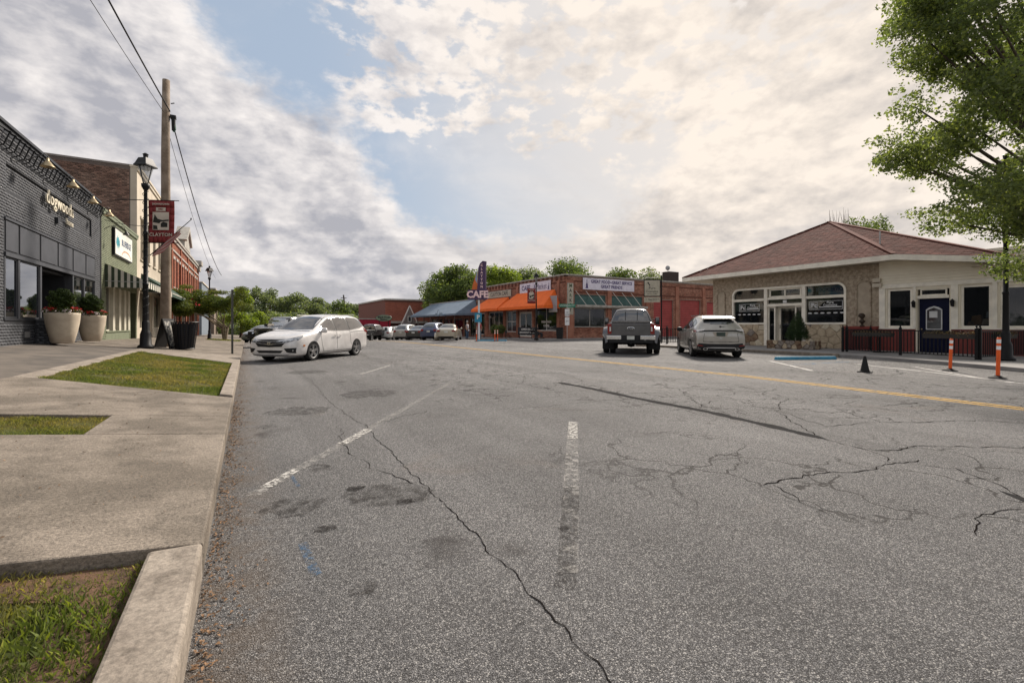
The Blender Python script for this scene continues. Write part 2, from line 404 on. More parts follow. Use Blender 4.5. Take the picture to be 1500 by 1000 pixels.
def wall(parent, W, H, holes, mat, y=0., th=.3, x0=0., z0=0., name='wall', z1f=None):
    """wall face with openings (x0,x1,z0,z1) and their reveals"""
    mb = MB()
    xs = sorted({x0, x0 + W, *[v for h in holes for v in h[:2]]}); zs = sorted({z0, z0 + H, *[v for h in holes for v in h[2:]]})
    for i in range(len(xs) - 1):
        for j in range(len(zs) - 1):
            cx, cz = (xs[i] + xs[i + 1]) / 2, (zs[j] + zs[j + 1]) / 2
            if any(a < cx < b and c < cz < d for a, b, c, d in holes): continue
            mb.quad((xs[i], y, zs[j]), (xs[i + 1], y, zs[j]), (xs[i + 1], y, zs[j + 1]), (xs[i], y, zs[j + 1]))
            mb.quad((xs[i + 1], y + th, zs[j]), (xs[i], y + th, zs[j]), (xs[i], y + th, zs[j + 1]), (xs[i + 1], y + th, zs[j + 1]))
    for a, b, c, d in holes:
        mb.quad((a, y, c), (a, y, d), (a, y + th, d), (a, y + th, c)); mb.quad((b, y, c), (b, y + th, c), (b, y + th, d), (b, y, d))
        mb.quad((a, y, d), (b, y, d), (b, y + th, d), (a, y + th, d)); mb.quad((a, y, c), (a, y + th, c), (b, y + th, c), (b, y, c))
    a, b, c, d = x0, x0 + W, z0, z0 + H
    mb.quad((a, y, c), (a, y + th, c), (a, y + th, d), (a, y, d)); mb.quad((b, y, c), (b, y, d), (b, y + th, d), (b, y + th, c))
    mb.quad((a, y, d), (a, y + th, d), (b, y + th, d), (b, y, d))
    return mb.build(name, mat, parent)

def window(parent, x0, x1, z0, z1, fm, gm, y=.08, fw=.06, nx=1, nz=1, room=None, depth=1.6, name='window', fd=.07):
    """frame with its bars, panes of glass, and the room behind it"""
    mb = MB()
    mb.box(x0, x1, y, y + fd, z1 - fw, z1); mb.box(x0, x1, y, y + fd, z0, z0 + fw)
    mb.box(x0, x0 + fw, y, y + fd, z0 + fw, z1 - fw); mb.box(x1 - fw, x1, y, y + fd, z0 + fw, z1 - fw)
    dx = (x1 - x0) / nx; dz = (z1 - z0) / nz
    for i in range(1, nx): mb.box(x0 + i * dx - fw * .4, x0 + i * dx + fw * .4, y + .006, y + fd - .006, z0 + fw, z1 - fw)
    for j in range(1, nz): mb.box(x0 + fw, x1 - fw, y + .01, y + fd - .01, z0 + j * dz - fw * .4, z0 + j * dz + fw * .4)
    o = mb.build(name, fm, parent)
    for i in range(nx):
        for j in range(nz):
            a, b = x0 + i * dx + .01, x0 + (i + 1) * dx - .01; c, d = z0 + j * dz + .01, z0 + (j + 1) * dz - .01
            MB().box(a, b, y + fd * .45, y + fd * .45 + .006, c, d).build('pane', gm, o)
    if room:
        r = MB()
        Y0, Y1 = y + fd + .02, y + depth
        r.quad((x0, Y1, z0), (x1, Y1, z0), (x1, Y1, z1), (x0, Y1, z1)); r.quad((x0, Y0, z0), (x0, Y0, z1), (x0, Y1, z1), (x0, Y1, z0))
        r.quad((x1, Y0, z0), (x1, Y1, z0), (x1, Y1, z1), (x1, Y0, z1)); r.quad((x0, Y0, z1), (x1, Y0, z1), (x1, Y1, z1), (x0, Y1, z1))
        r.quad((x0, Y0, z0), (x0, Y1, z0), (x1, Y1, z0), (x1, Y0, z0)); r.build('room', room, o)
    return o

FONT_CACHE = {}
def text(parent, s, size, x, z, mat, y=-.02, ext=.004, sx=1., bold=0., rot=0., name='lettering', align='CENTER', rx=90, rz=0, shear=0.):
    key = (s, size, ext, bold, align, shear)
    if key not in FONT_CACHE:
        cu = bpy.data.curves.new('lettering', 'FONT'); cu.body = s; cu.size = size; cu.extrude = ext; cu.offset = bold; cu.align_x = align; cu.align_y = 'CENTER'; cu.resolution_u = 2; cu.shear = shear
        ob = bpy.data.objects.new('tmp', cu); col.objects.link(ob)
        dg = bpy.context.evaluated_depsgraph_get(); me = bpy.data.meshes.new_from_object(ob.evaluated_get(dg)); bpy.data.objects.remove(ob); bpy.data.curves.remove(cu)
        FONT_CACHE[key] = me
    me = FONT_CACHE[key].copy(); me.materials.clear(); me.materials.append(mat)
    o = bpy.data.objects.new(name, me); col.objects.link(o); o.parent = parent
    o.location = (x, y, z); o.rotation_euler = (R(rx), R(rot), R(rz)); o.scale = (sx, 1, 1); return o

def rz_road(x, y):                       # the street falls away gently past the far parking rows
    def st(a, b, t): t = min(1, max(0, (t - a) / (b - a))); return t * t * (3 - 2 * t)
    return -.5 * st(33, 60, y) - .5 * st(60, 110, y)
def zl(x, y):                            # the left pavement rises from the kerb to the shop fronts
    k = .115 - .04 * min(1, max(0, (y - 20) / 12))
    return .127 + k * max(0., -x) - .02 + .02 * (1 if x < -.2 else 1) + rz_road(x, y)
# ================================================================== THE GROUND
def grid_sheet(name, xs, ys, zf, mat, kind='structure'):
    V = np.array([(x, y, zf(x, y)) for y in ys for x in xs]); n = len(xs)
    F = np.array([(j * n + i, j * n + i + 1, (j + 1) * n + i + 1, (j + 1) * n + i) for j in range(len(ys) - 1) for i in range(n - 1)])
    o = npmesh(name, V, F, mat); o['kind'] = kind; return o
ysr = [-14, 0, 15, 33] + list(range(36, 112, 4)) + [140, 200, 300]
grid_sheet('ground', [-2500, -600, -80, -20, 0, 20, 80, 600, 2500], [-2500, -400, -60] + ysr[1:] + [600, 3500], lambda x, y: rz_road(x, y) - .03, EARTH)
grid_sheet('road', [-.25, 6, 12, 60], ysr, rz_road, ASPH)

# pavement on the left: slabs with a joint between them, each following the slope
def zs(x, y): return zl(x, y)
def slab(poly, mat=CONC, name='sidewalk', dz=0., bot=-.4):
    o = MB().prism(poly, lambda x, y: bot + rz_road(x, y), lambda x, y: zs(x, y) + dz).build(name, mat, bevel=.012); return tag(o, kind='structure')
J = .012
slab([(-3.2, 2.9), (-.2, 2.9), (-.2, 5.7), (-3.2, 5.7)])
slab([(-1.33, 5.7 + J), (-.2, 5.7 + J), (-.2, 6.75), (-1.33, 6.75)])
slab([(-3.2, 6.75 + J * 0 + .001), (-1.34, 6.751), (-.2, 6.762), (-.2, 8.5), (-2.9, 10.1), (-3.2, 10.1)])
slab([(-3.2, 10.11), (-2.9, 10.11), (-3.0, 18.6), (-3.2, 18.6)], CONC2)
slab([(-.38, 8.62), (-.2, 8.51), (-.2, 15.8), (-.38, 15.8)], CONC2, 'kerb', .035)
slab([(-3.2, 18.62), (-.2, 15.82), (-.2, 20), (-3.2, 20)], CONC2)
yy = 20.02
for a, b in ((20.02, 23), (23.02, 26), (26.02, 29), (29.02, 32), (32.02, 36), (36.02, 39)):
    slab([(-5.6, a), (-.2, a), (-.2, b), (-5.6, b)])
slab([(-5.6, 39.02), (-2.6, 39.02), (-2.6, 50), (-5.6, 50)]); slab([(-5.6, 50.02), (-.2, 50.02), (-.2, 62), (-5.6, 62)]); slab([(-5.6, 62.02), (-.2, 62.02), (-.2, 110), (-5.6, 110)])
slab([(-.45, 39.02), (-.2, 39.02), (-.2, 50), (-.45, 50)], CONC2, 'kerb', .03)
# near kerb beside the first grass patch
kb = MB().prism([(-.43, -3), (-.2, -3), (-.2, 2.86), (-.43, 2.88)], -.1, lambda x, y: .165 + .03 * math.sin(y * .7) * .3).build('kerb', CONC2, bevel=.018); tag(kb, kind='structure')
# worn asphalt in front of the shops
for a, b in ((-3, 20.0),):
    o = MB().prism([(-5.6, a), (-3.21, a), (-3.21, b), (-5.6, b)], -.4, lambda x, y: zs(x, y) - .012).build('shop_forecourt', LOT); tag(o, kind='structure')
o = MB().prism([(-12, -3), (-5.62, -3), (-5.62, 16.6), (-12, 16.6)], -.4, .74).build('side_yard', LOT); tag(o, kind='structure')

def lawn(name, poly, dz, seed, count, hmin, hmax, label=None, mat=None):
    """turf bed plus its blades (each a bent sliver) spread over the polygon"""
    o = MB().prism(poly, -.4, lambda x, y: zs(x, y) + dz).build('lawn_bed', TURF); tag(o, kind='structure')
    rng = np.random.default_rng(seed)
    P = np.array(poly); lo, hi = P.min(0), P.max(0)
    pts = []
    c = rng.uniform(lo, hi, (int(count * 2.2), 2))
    ins = np.ones(len(c), bool)
    for i in range(len(P)):
        a, b = P[i], P[(i + 1) % len(P)]; ins &= ((b[0] - a[0]) * (c[:, 1] - a[1]) - (b[1] - a[1]) * (c[:, 0] - a[0])) > 0
    c = c[ins]; cen = P.mean(0); c = cen + (c - cen) * np.array([1.012, 1.006])
    # bare patches
    k = np.sin(c[:, 0] * 5.1 + seed) + np.sin(c[:, 1] * 3.7 + c[:, 0] * 2) + np.sin(c[:, 0] * 11 + c[:, 1] * 9) * .6
    c = c[(k > -1.25) | (rng.random(len(c)) < .25)][:count]
    n = len(c); z = np.array([zs(x, y) + dz for x, y in c])
    a = rng.uniform(0, 2 * PI, n); h = rng.uniform(hmin, hmax, n) * (1 + .55 * np.sin(c[:, 0] * 7.3) * np.cos(c[:, 1] * 6.1 + c[:, 0] * 3)); wd = h * rng.uniform(.05, .1, n); ln = h * rng.uniform(.2, .9, n); th = rng.uniform(0, 2 * PI, n)
    dx, dy = np.cos(a) * wd, np.sin(a) * wd; lx, ly = np.cos(th) * ln, np.sin(th) * ln
    V = np.stack([np.stack([c[:, 0] - dx, c[:, 1] - dy, z - .003], 1), np.stack([c[:, 0] + dx, c[:, 1] + dy, z - .003], 1),
                  np.stack([c[:, 0] + dx * .8 + lx * .35, c[:, 1] + dy * .8 + ly * .35, z + h * .6], 1), np.stack([c[:, 0] + lx, c[:, 1] + ly, z + h], 1)], 1).reshape(-1, 3)
    F = (np.array([[0, 1, 2, 3]])[None] + np.arange(n)[:, None, None] * 4).reshape(-1, 4)
    g = npmesh('grass', V, F, GRASS, kind='stuff'); return g
GRASS = leafmat('grass_blades', (.12, .155, .04), (.25, .215, .09), .3, .5)
lawn('near', [(-3.6, -.5), (-.435, -.5), (-.435, 2.895), (-3.6, 2.895)], -.075, 1, 75000, .012, .04)
lawn('island', [(-3.6, 5.71), (-1.345, 5.71), (-1.345, 6.74), (-3.6, 6.74)], -.05, 2, 22000, .012, .035)
lawn('big', [(-.39, 8.62), (-.39, 15.8), (-2.99, 18.58), (-2.89, 10.12)], -.035, 3, 80000, .015, .045)
lawn('far', [(-2.58, 39.03), (-.46, 39.03), (-.46, 49.98), (-2.58, 49.98)], -.03, 4, 9000, .04, .1)
# bare red soil showing along the edges of the near bed
o = MB().prism([(-.62, 1.2), (-.436, .6), (-.436, 2.89), (-3.2, 2.89), (-3.2, 2.78), (-1.1, 2.74), (-.66, 2.6)], 0, lambda x, y: zs(x, y) - .068).build('bare_soil', SOIL); tag(o, kind='structure')

# leaf litter along the gutter
rng = np.random.default_rng(5)
n = 3200; y = rng.uniform(.3, 30, n) ** 1.0; y = np.where(rng.random(n) < .6, rng.uniform(.3, 9, n), y)
x = -.185 + np.abs(rng.normal(0, .055, n)) * (1 + .8 * np.sin(y * 3) ** 2)
a = rng.uniform(0, 2 * PI, n); s_ = rng.uniform(.004, .014, n); t_ = rng.uniform(-.6, .6, n)
ca, sa = np.cos(a) * s_, np.sin(a) * s_
zz_ = np.array([rz_road(0, v) for v in y]) + .004
sl = rng.random(n) < .09; x = np.where(sl, rng.uniform(-3., -.25, n), x); y = np.where(sl, rng.uniform(3, 9, n), y); zz_ = np.where(sl, .127 + .115 * -x + .005, zz_)
V = np.stack([np.stack([x - ca, y - sa, zz_], 1), np.stack([x + sa * .5, y - ca * .5, zz_ + s_ * .4], 1), np.stack([x + ca, y + sa, zz_ + s_ * np.abs(t_)], 1), np.stack([x - sa * .5, y + ca * .5, zz_ + s_ * .7], 1)], 1).reshape(-1, 3)
F = (np.array([[0, 1, 2, 3]])[None] + np.arange(n)[:, None, None] * 4).reshape(-1, 4)
npmesh('leaf_litter', V, F, M('dead_leaf', (.22, .13, .07), .8, (.10, .06, .035), 20, island=.4), kind='stuff')

# road markings and cracks: thin sheets each a few millimetres above the one below
def ribbon(name, pts, w, mat, z=.004, jit=0., seed=0, sub=.12, wj=0.):
    r = random.Random(seed); P_ = []
    for i in range(len(pts) - 1):
        a, b = Vector(pts[i]), Vector(pts[i + 1]); k = max(1, int((b - a).length / sub))
        for j in range(k): P_.append(a.lerp(b, j / k))
    P_.append(Vector(pts[-1])); off = 0; V = []
    for i, p in enumerate(P_):
        d = (P_[min(i + 1, len(P_) - 1)] - P_[max(i - 1, 0)]).normalized(); nrm = Vector((-d.y, d.x))
        off = off * .7 + r.uniform(-jit, jit); ww = w * (1 + r.uniform(-wj, wj)) * (1 if 0 < i < len(P_) - 1 or not jit else .2)
        q = p + nrm * off
        for s_ in (-.5, .5): V.append((q.x + nrm.x * ww * s_, q.y + nrm.y * ww * s_, rz_road(q.x, q.y) + z))
    F = np.array([(2 * i, 2 * i + 1, 2 * i + 3, 2 * i + 2) for i in range(len(P_) - 1)])[:, ::-1]
    o = npmesh(name, np.array(V), F, mat); o['kind'] = 'structure'; return o
WPF2 = paintmat('bay_paint', (.62, .60, .57), .38, .50, 7)
YEL = paintmat('yellow_paint', (.60, .38, .11), .36, .50, 9, .9)
WP = paintmat('white_road_paint', (.46, .44, .41), .44, .62, 16, .6)
WPF = paintmat('white_road_paint_faded', (.42, .40, .37), .50, .70, 6, .7)
WPN = paintmat('white_road_paint_fresh', (.56, .54, .50), .475, .53, 26, .9)
BLUP = paintmat('blue_road_paint', (.06, .14, .25), .42, .62, 26, .55)
OILF_ = paintmat('seal_faint', (.05, .046, .043), .40, .6, 20, .42)
CRK = M('crack_shadow', (.014, .012, .011), .98, spec=.0)
TAR = M('tar_seam', (.030, .029, .029), .95, spec=.02)
for xo in (10.62, 10.84):
    ribbon('yellow_line', [(xo - .75, -6), (xo - .35, 2), (xo + .2, 7), (xo + .15, 12), (xo - .05, 22), (xo - .3, 34), (xo - .6, 60), (xo - 1, 120)], .105, YEL, sub=1.)
ribbon('parking_line', [(.02, 3.98), (3.99, 9.62)], .11, WP, seed=2)
ribbon('parking_line', [(.9, 5.22), (1.3, 5.78)], .13, WPN, z=.008, wj=.3)
ribbon('parking_line', [(.12, 4.13), (.38, 4.5)], .10, WPN, z=.008, wj=.3)
ribbon('parking_line', [(.1, 8.75), (4.0, 14.67)], .11, WPF, seed=3)
ribbon('parking_line', [(2.6, 12.4), (4.0, 14.67)], .1, WPN, z=.008)
ribbon('parking_line', [(1.45, 1.92), (2.2, 2.85)], .12, WPF, seed=4); ribbon('old_seal', [(1.35, 1.8), (2.25, 2.92)], .11, OILF_, z=.003, wj=.2)
ribbon('parking_line', [(2.2, 2.86), (3.74, 4.82)], .125, WP, z=.005, seed=4)
ribbon('parking_line', [(3.2, 4.13), (3.76, 4.84)], .115, WPN, z=.009, seed=4)
ribbon('parking_line', [(-.02, 17.9), (4.2, 24.0)], .1, WPF)
ribbon('parking_line', [(-.02, 26.6), (4.2, 32.4)], .1, WPF)
ribbon('old_paint_mark', [(.55, 2.78), (.82, 2.95)], .05, WPF, z=.005)
ribbon('old_blue_mark', [(.31, 2.55), (.285, 2.97)], .055, BLUP, z=.005, wj=.2)
ribbon('old_blue_mark', [(.36, 4.0), (.33, 4.35)], .03, BLUP, z=.005, wj=.2)
# far side: accessible bay lines and hatching
ribbon('bay_line', [(17.6, 7.4), (16.2, 4.9), (14.6, 2.6)], .1, WPF2, sub=.5)
ribbon('bay_line', [(18.0, 6.0), (15.6, 3.9), (14.9, 3.2)], .09, WPF2, sub=.5)
ribbon('bay_line', [(18.3, 4.9), (17.0, 4.4), (16.2, 3.5)], .09, WP, sub=.5)
ribbon('bay_line', [(16.3, 9.5), (15.5, 8.6), (13.9, 6.9)], .11, WPF2, sub=.5)
ribbon('bay_line', [(18.6, 7.9), (15.4, 8.3)], .3, paintmat('old_blue_bay', (.10, .25, .42), .5, .66, 4), sub=.5)
for i in range(7):
    y0 = 11.2 + i * 4.4
    if i not in (0,): ribbon('bay_line', [(20.6, y0 + 5.6), (16.2, y0)], .1, WP, sub=.5)
for i in range(9): ribbon('crossing_bar', [(12.6 + i * .9, 28.6), (13.0 + i * .9, 29.9)], .4, WP, sub=.5)
# the long joint running down the lane and the branching cracks
ribbon('road_crack', [(1.14, .95), (1.16, 1.4), (1.2, 2.14), (1.21, 2.49), (1.23, 3.23), (1.26, 4.19), (1.31, 5.97), (1.2, 8.2), (1.3, 11.5), (1.1, 16)], .0055, CRK, z=.003, jit=.016, seed=5, sub=.045, wj=.6)
for k, (pts, ww) in enumerate([
    ([(3.62, 2.14), (4.16, 2.12), (4.61, 2.0), (5.22, 1.93), (5.6, 1.82)], .018 * .6), ([(3.72, 2.12), (3.5, 1.75), (3.42, 1.5)], .012 * .6),
    ([(5.3, 1.93), (5.61, 2.19), (5.71, 2.62), (6.2, 3.3), (6.9, 3.9), (8.4, 4.6)], .015 * .6), ([(5.22, 1.93), (5.58, 1.55), (5.03, 1.02)], .014 * .6),
    ([(5.61, 2.19), (6.3, 2.0), (7.0, 1.5), (8.0, 1.2)], .016 * .6), ([(7.0, 1.5), (7.1, 1.0), (6.7, .5)], .018 * .6), ([(4.1, 5.7), (5.2, 4.9), (6.0, 4.7), (7.1, 5.1)], .014 * .6),
    ([(1.3, 5.97), (2.4, 6.6), (3.6, 6.1), (5.97, 5.9)], .013 * .6), ([(7.3, 2.8), (8.6, 2.2), (9.6, 1.0)], .02 * .6), ([(8.4, 4.6), (9.2, 6.2), (8.8, 8.2), (9.4, 11)], .018 * .6),
    ([(5.2, 7.8), (6.8, 8.4), (7.4, 10.2), (6.9, 13)], .016 * .6), ([(6.0, 4.1), (6.4, 4.9), (7.6, 6.3), (7.2, 8.0)], .014 * .6), ([(2.2, 9.5), (3.3, 9.2), (4.6, 9.9), (6.2, 9.3)], .014 * .6),
    ([(8.8, 3.3), (9.9, 3.1), (10.9, 1.6)], .02 * .6), ([(6.9, 3.9), (6.4, 3.0), (7.3, 2.8), (7.9, 3.6)], .015 * .6), ([(1.2, 3.6), (.9, 4.6), (1.0, 6.2)], .01 * .6), ([(4.9, .9), (4.3, 1.1), (3.9, .95)], .01 * .6),
    ([(12.0, 4.6), (13.5, 5.6), (15.0, 5.2), (16.6, 6.0)], .02 * .6), ([(9.6, 13), (8.2, 14.2), (8.5, 17)], .02 * .6)]):
    ribbon('road_crack', pts, ww, CRK, z=.003, jit=.035, seed=20 + k, sub=.07, wj=.7)
ribbon('tar_seam', [(6.12, 8.4), (6.07, 7.14), (5.97, 5.9), (5.95, 4.26), (5.71, 2.69)], .15, TAR, z=.0035, jit=.012, seed=3, wj=.25)
ribbon('tar_seam', [(5.1, 1.15), (4.75, .6), (4.55, .3)], .09, TAR, z=.0035, jit=.01, seed=4, wj=.3)
def stain(x, y, r, mat, seed, ax=1.):
    q = random.Random(seed); n = 18; pts = []
    for i in range(n):
        t = 2 * PI * i / n; rr = r * q.uniform(.7, 1.15); pts.append((x + rr * math.cos(t) * ax, y + rr * math.sin(t), .0045))
    o = MB().add(pts, [tuple(range(n))]).build('oil_stain', mat); tag(o, kind='structure')
OIL = paintmat('oil', (.03, .027, .025), .34, .6, 22, .75); OILF = paintmat('oil_faint', (.04, .036, .033), .38, .7, 9, .6)
for k, (x, y, r, m_) in enumerate([(.43, 3.11, .055, OIL), (1.0, 3.29, .06, OIL), (.65, 7.58, .38, OILF), (1.44, 13.7, .5, OILF), (.95, 3.5, .3, OILF), (.5, 2.3, .06, OILF), (1.75, 2.35, .035, OIL), (.55, 4.5, .1, OILF), (.75, 3.75, .07, OIL), (.3, 3.6, .2, OILF), (2.0, 8.8, .5, OILF), (.2, 6.6, .12, OILF)]):
    stain(x, y, r, m_, k, 1.2)

# right-hand pavement with its bulb-out, kerb 12 cm high
PV = [(20.95, 20.5), (20.95, 16), (20.9, 12), (20.9, 9.3), (20.5, 8.0), (19.6, 5.8), (18.6, 4.0), (17.2, 2.0), (15.5, -1.0), (15, -6), (40, -6), (40, 20.5)]
o = MB().prism(PV[::-1], -.2, .12).build('sidewalk', CONC3, bevel=.02); tag(o, kind='structure')
o = MB().prism([(21.0, 31.2), (60, 31.2), (60, 34), (26, 34), (26, 90), (21.0, 90)], lambda x, y: rz_road(x, y) - .3, lambda x, y: .1 + rz_road(x, y)).build('sidewalk', CONC3); tag(o, kind='structure')
def kerbrun(pts, h=.125, w=.15):
    for i in range(len(pts) - 1):
        a, b = Vector(pts[i]), Vector(pts[i + 1]); d = (b - a).normalized(); nn = Vector((-d.y, d.x)) * w
        o = MB().prism([(a.x, a.y), (b.x, b.y), (b.x + nn.x, b.y + nn.y), (a.x + nn.x, a.y + nn.y)], -.1, lambda x, y: h + rz_road(x, y)).build('kerb', CONC2, bevel=.015); tag(o, kind='structure')
kerbrun([(20.80, 20.5), (20.80, 9.35)][::-1][::-1] if False else [(20.79, 9.35), (20.79, 20.5)][::-1], .128)
# fallen-away asphalt lip in the grass gap left of the far kerb
# ================================================================== LEFT SIDE OF THE STREET
LEFTRZ = R(90)         # local x runs up the street, local y into the building, fronts look onto the road
def shell(parent, W, H, depth, mat, th=.3, roofmat=None, zr=None, name='side_wall'):
    b = MB(); b.box(0, th, th + .002, depth, 0, H); b.box(W - th, W, th + .002, depth, 0, H); b.box(th, W - th, depth - th, depth, 0, H); b.build(name, mat, parent)
    zr = zr or H - .5
    MB().box(th, W - th, th + .01, depth - th - .01, zr, zr + .12).build('roof', roofmat or M('flat_roof', (.10, .10, .10), .9), parent)

# ---- charcoal painted brick shop
GB = M('charcoal_painted_brick', (.052, .055, .062), .6, (.075, .078, .085), 1.3, 6, .3, .7, island=.16, bump=(60, .25, .004))
GBJ = M('charcoal_mortar', (.034, .036, .041), .7)
GP = M('charcoal_panel', (.062, .065, .074), .5, (.05, .053, .06), 2)
GF = M('charcoal_trim', (.028, .030, .035), .5)
shop = thing('brick_shop', (-5.5, 15.6, .62), LEFTRZ, 'charcoal painted brick shop with a row of bell lamps and pale lettering above its windows', 'shop')
W0 = 10.35; x_ = lambda Y: Y - 15.6
ho = [(x_(16.97), x_(25.15), .83, 3.44)]
main_holes = [(x_(16.95), x_(25.2), 0.0, 3.50)]
wall(shop, W0, 5.95, [(x_(16.95), x_(25.2), 0, 3.52), (x_(17.1), x_(24.7), 4.27, 4.95)], GBJ, th=.3)
MB().box(x_(17.1), x_(24.7), .06, .10, 4.27, 4.95).build('recessed_panel', GBJ, shop)
bricks(shop, W0, 5.7, [(x_(16.95), x_(25.2), -1, 3.52), (x_(17.08), x_(24.72), 4.25, 4.97)], GB)
bricks(shop, x_(24.7) - x_(17.1), .66, [], GB, x0=x_(17.1), z0=4.28, y=.055)
MB().box(-.04, W0 + .04, -.05, .34, 5.95, 6.03).box(0, W0, -.03, -.002, 5.70, 5.76).build('coping', GF, shop)
shell(shop, W0, 5.95, 12, GBJ)
# low brick sill wall, with its bricks, beneath the left windows and the right ones
for a, b in ((16.95, 19.3), (22.35, 25.2)):
    MB().box(x_(a), x_(b), .0, .28, 0, .80).build('sill_wall', GBJ, shop); bricks(shop, x_(b) - x_(a), .72, [(x_(18.2), x_(18.6), .30, .50)], GB, x0=x_(a), z0=0, y=-.0)
    MB().box(x_(a) - .02, x_(b) + .02, -.03, .27, .80, .86).build('sill', GF, shop)
MB().box(x_(18.22), x_(18.58), -.02, .0, .32, .49).build('vent', M('vent_grey', (.16, .16, .16), .5), shop)
# frieze of six panels
mb = MB(); mb.box(x_(16.95), x_(25.2), .0, .16, 2.52, 3.52); mb.build('frieze', GF, shop)
px_ = [16.97, 17.84, 19.34, 20.85, 22.37, 23.9, 25.18]
for i in range(6):
    MB().box(x_(px_[i] + .07), x_(px_[i + 1] - .07), -.02, -.001, 2.66, 3.43).build('panel', GP, shop, bevel=.006)
MB().box(x_(16.95), x_(25.2), -.05, .0, 2.50, 2.60).box(x_(16.95), x_(25.2), -.045, .0, 3.46, 3.52).build('rail', GP, shop)
for Y in (16.99, 17.85, 19.4, 22.4, 23.72, 25.16): q = .04 if Y in (16.99, 25.16) else .06; MB().box(x_(Y) - q, x_(Y) + q, -.02, .2, .0 if Y in (19.4, 22.4) else .86, 2.50).build('mullion', GP, shop)
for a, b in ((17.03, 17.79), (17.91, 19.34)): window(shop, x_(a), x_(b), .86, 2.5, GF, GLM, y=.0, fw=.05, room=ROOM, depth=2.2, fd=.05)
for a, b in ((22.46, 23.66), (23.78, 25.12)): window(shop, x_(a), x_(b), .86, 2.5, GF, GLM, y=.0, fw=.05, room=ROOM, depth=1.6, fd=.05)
# recessed entry
e = MB(); e.box(x_(19.46), x_(19.56), .2, 1.9, 0, 2.5); e.box(x_(22.26), x_(22.34), .2, 1.9, 0, 2.5); e.box(x_(19.46), x_(22.34), .2, 1.9, 2.42, 2.5); e.build('entry_recess', GF, shop)
dr = MB().box(x_(20.5), x_(21.6), 1.8, 1.86, 0, 2.35).build('door', M('door_brown', (.09, .06, .045), .5), shop)
MB().box(x_(20.65), x_(21.45), 1.78, 1.795, .3, 2.2).build('pane', GL, dr); MB().box(x_(20.58), x_(20.62), 1.74, 1.79, 1.0, 1.2).build('handle', CHROME, dr)
window(shop, x_(19.56), x_(20.48), .3, 2.4, M('brown_frame', (.12, .09, .07), .5), GL, y=1.78, room=ROOM, depth=1.0 + 1.8)
window(shop, x_(21.62), x_(22.26), .3, 2.4, M('brown_frame', (.12, .09, .07), .5), GL, y=1.78, room=ROOM, depth=1.0 + 1.8)
# iron trellis band under the coping
mb = MB()
for i in range(3): mb.box(x_(16.5), x_(25.7), -.13, -.115, 5.36 + .11 * i, 5.378 + .11 * i)
mb.build('trellis_rail', BLK, shop)
Y = 16.6
while Y < 25.7:
    MB().bar((x_(Y), -.02, 5.78), (x_(Y), -.26, 5.62), .025).bar((x_(Y), -.24, 5.66), (x_(Y), -.12, 5.30), .025).bar((x_(Y), -.12, 5.30), (x_(Y), -.01, 5.25), .02).build('trellis_bracket', BLK, shop)
    Y += .31
BRASS = M('aged_brass', (.42, .33, .20), .35, (.30, .24, .15), 6, metal=.8)
for Y in (18.0, 20.21, 22.48, 24.76):
    l = MB().lathe([(.012, .16), (.03, .15), (.035, .08), (.06, .05), (.13, -.05), (.17, -.10), (.175, -.11), (.15, -.10), (.05, -.02)], 14, (x_(Y), -.55, 5.32)).build('lamp_shade', BRASS, shop, smooth=True)
    pts = [(x_(Y), -.55, 5.47), (x_(Y), -.55, 5.53), (x_(Y) - .06, -.5, 5.56), (x_(Y) - .2, -.38, 5.42), (x_(Y) - .36, -.2, 5.22), (x_(Y) - .5, -.08, 5.13), (x_(Y) - .62, -.0, 5.14)]
    MB().tube(pts, .013, 6).box(x_(Y) - .66, x_(Y) - .58, -.02, 0, 5.09, 5.19).build('lamp_arm', BLK, shop)
LETW = M('cream_letters', (.72, .66, .52), .5)
text(shop, 'dogwoods', .62, x_(20.9), 4.72, LETW, y=-.07, ext=.02, bold=.0)
text(shop, 'home', .30, x_(21.8), 4.28, LETW, y=-.07, ext=.02, bold=.0)
MB().box(x_(20.6), x_(20.75), -.09, -.01, 4.05, 4.25).build('sign_box', GF, shop)
MB().box(W0 + .003, W0 + .17, -.02, .3, 0, 5.7).build('downpipe_gap', M('black_gap', (.012, .012, .012), .8), shop)
MB().lathe([(.0, .3), (.10, .26), (.13, .15), (.1, .04), (.05, 0)], 12, (0.1, .1, 6.03)).build('finial', GP, shop, smooth=True)

# ---- mannequins and other things seen in its window
MANN = M('mannequin_linen', (.55, .46, .34), .8)
for k, (Y, lb) in enumerate(((17.45, 'headless linen dress form standing in the window furthest left of the charcoal shop'), (19.75, 'pale dress form beside the entry of the charcoal shop behind the planters'))):
    t = thing('dress_form', (-5.95, Y, 1.45 if k == 0 else .9), LEFTRZ, lb, 'mannequin')
    MB().lathe([(.0, .98), (.05, .97), (.055, .88), (.07, .84), (.19, .80), (.205, .74), (.17, .6), (.13, .42), (.17, .26), (.21, .1), (.2, 0), (0, 0)], 16, sy=.6).build('torso', MANN, t, smooth=True)
    MB().tube([(0, 0, 0), (0, 0, -.5)], .02, 8).build('stand', BLK, t); t.location.z -= .0

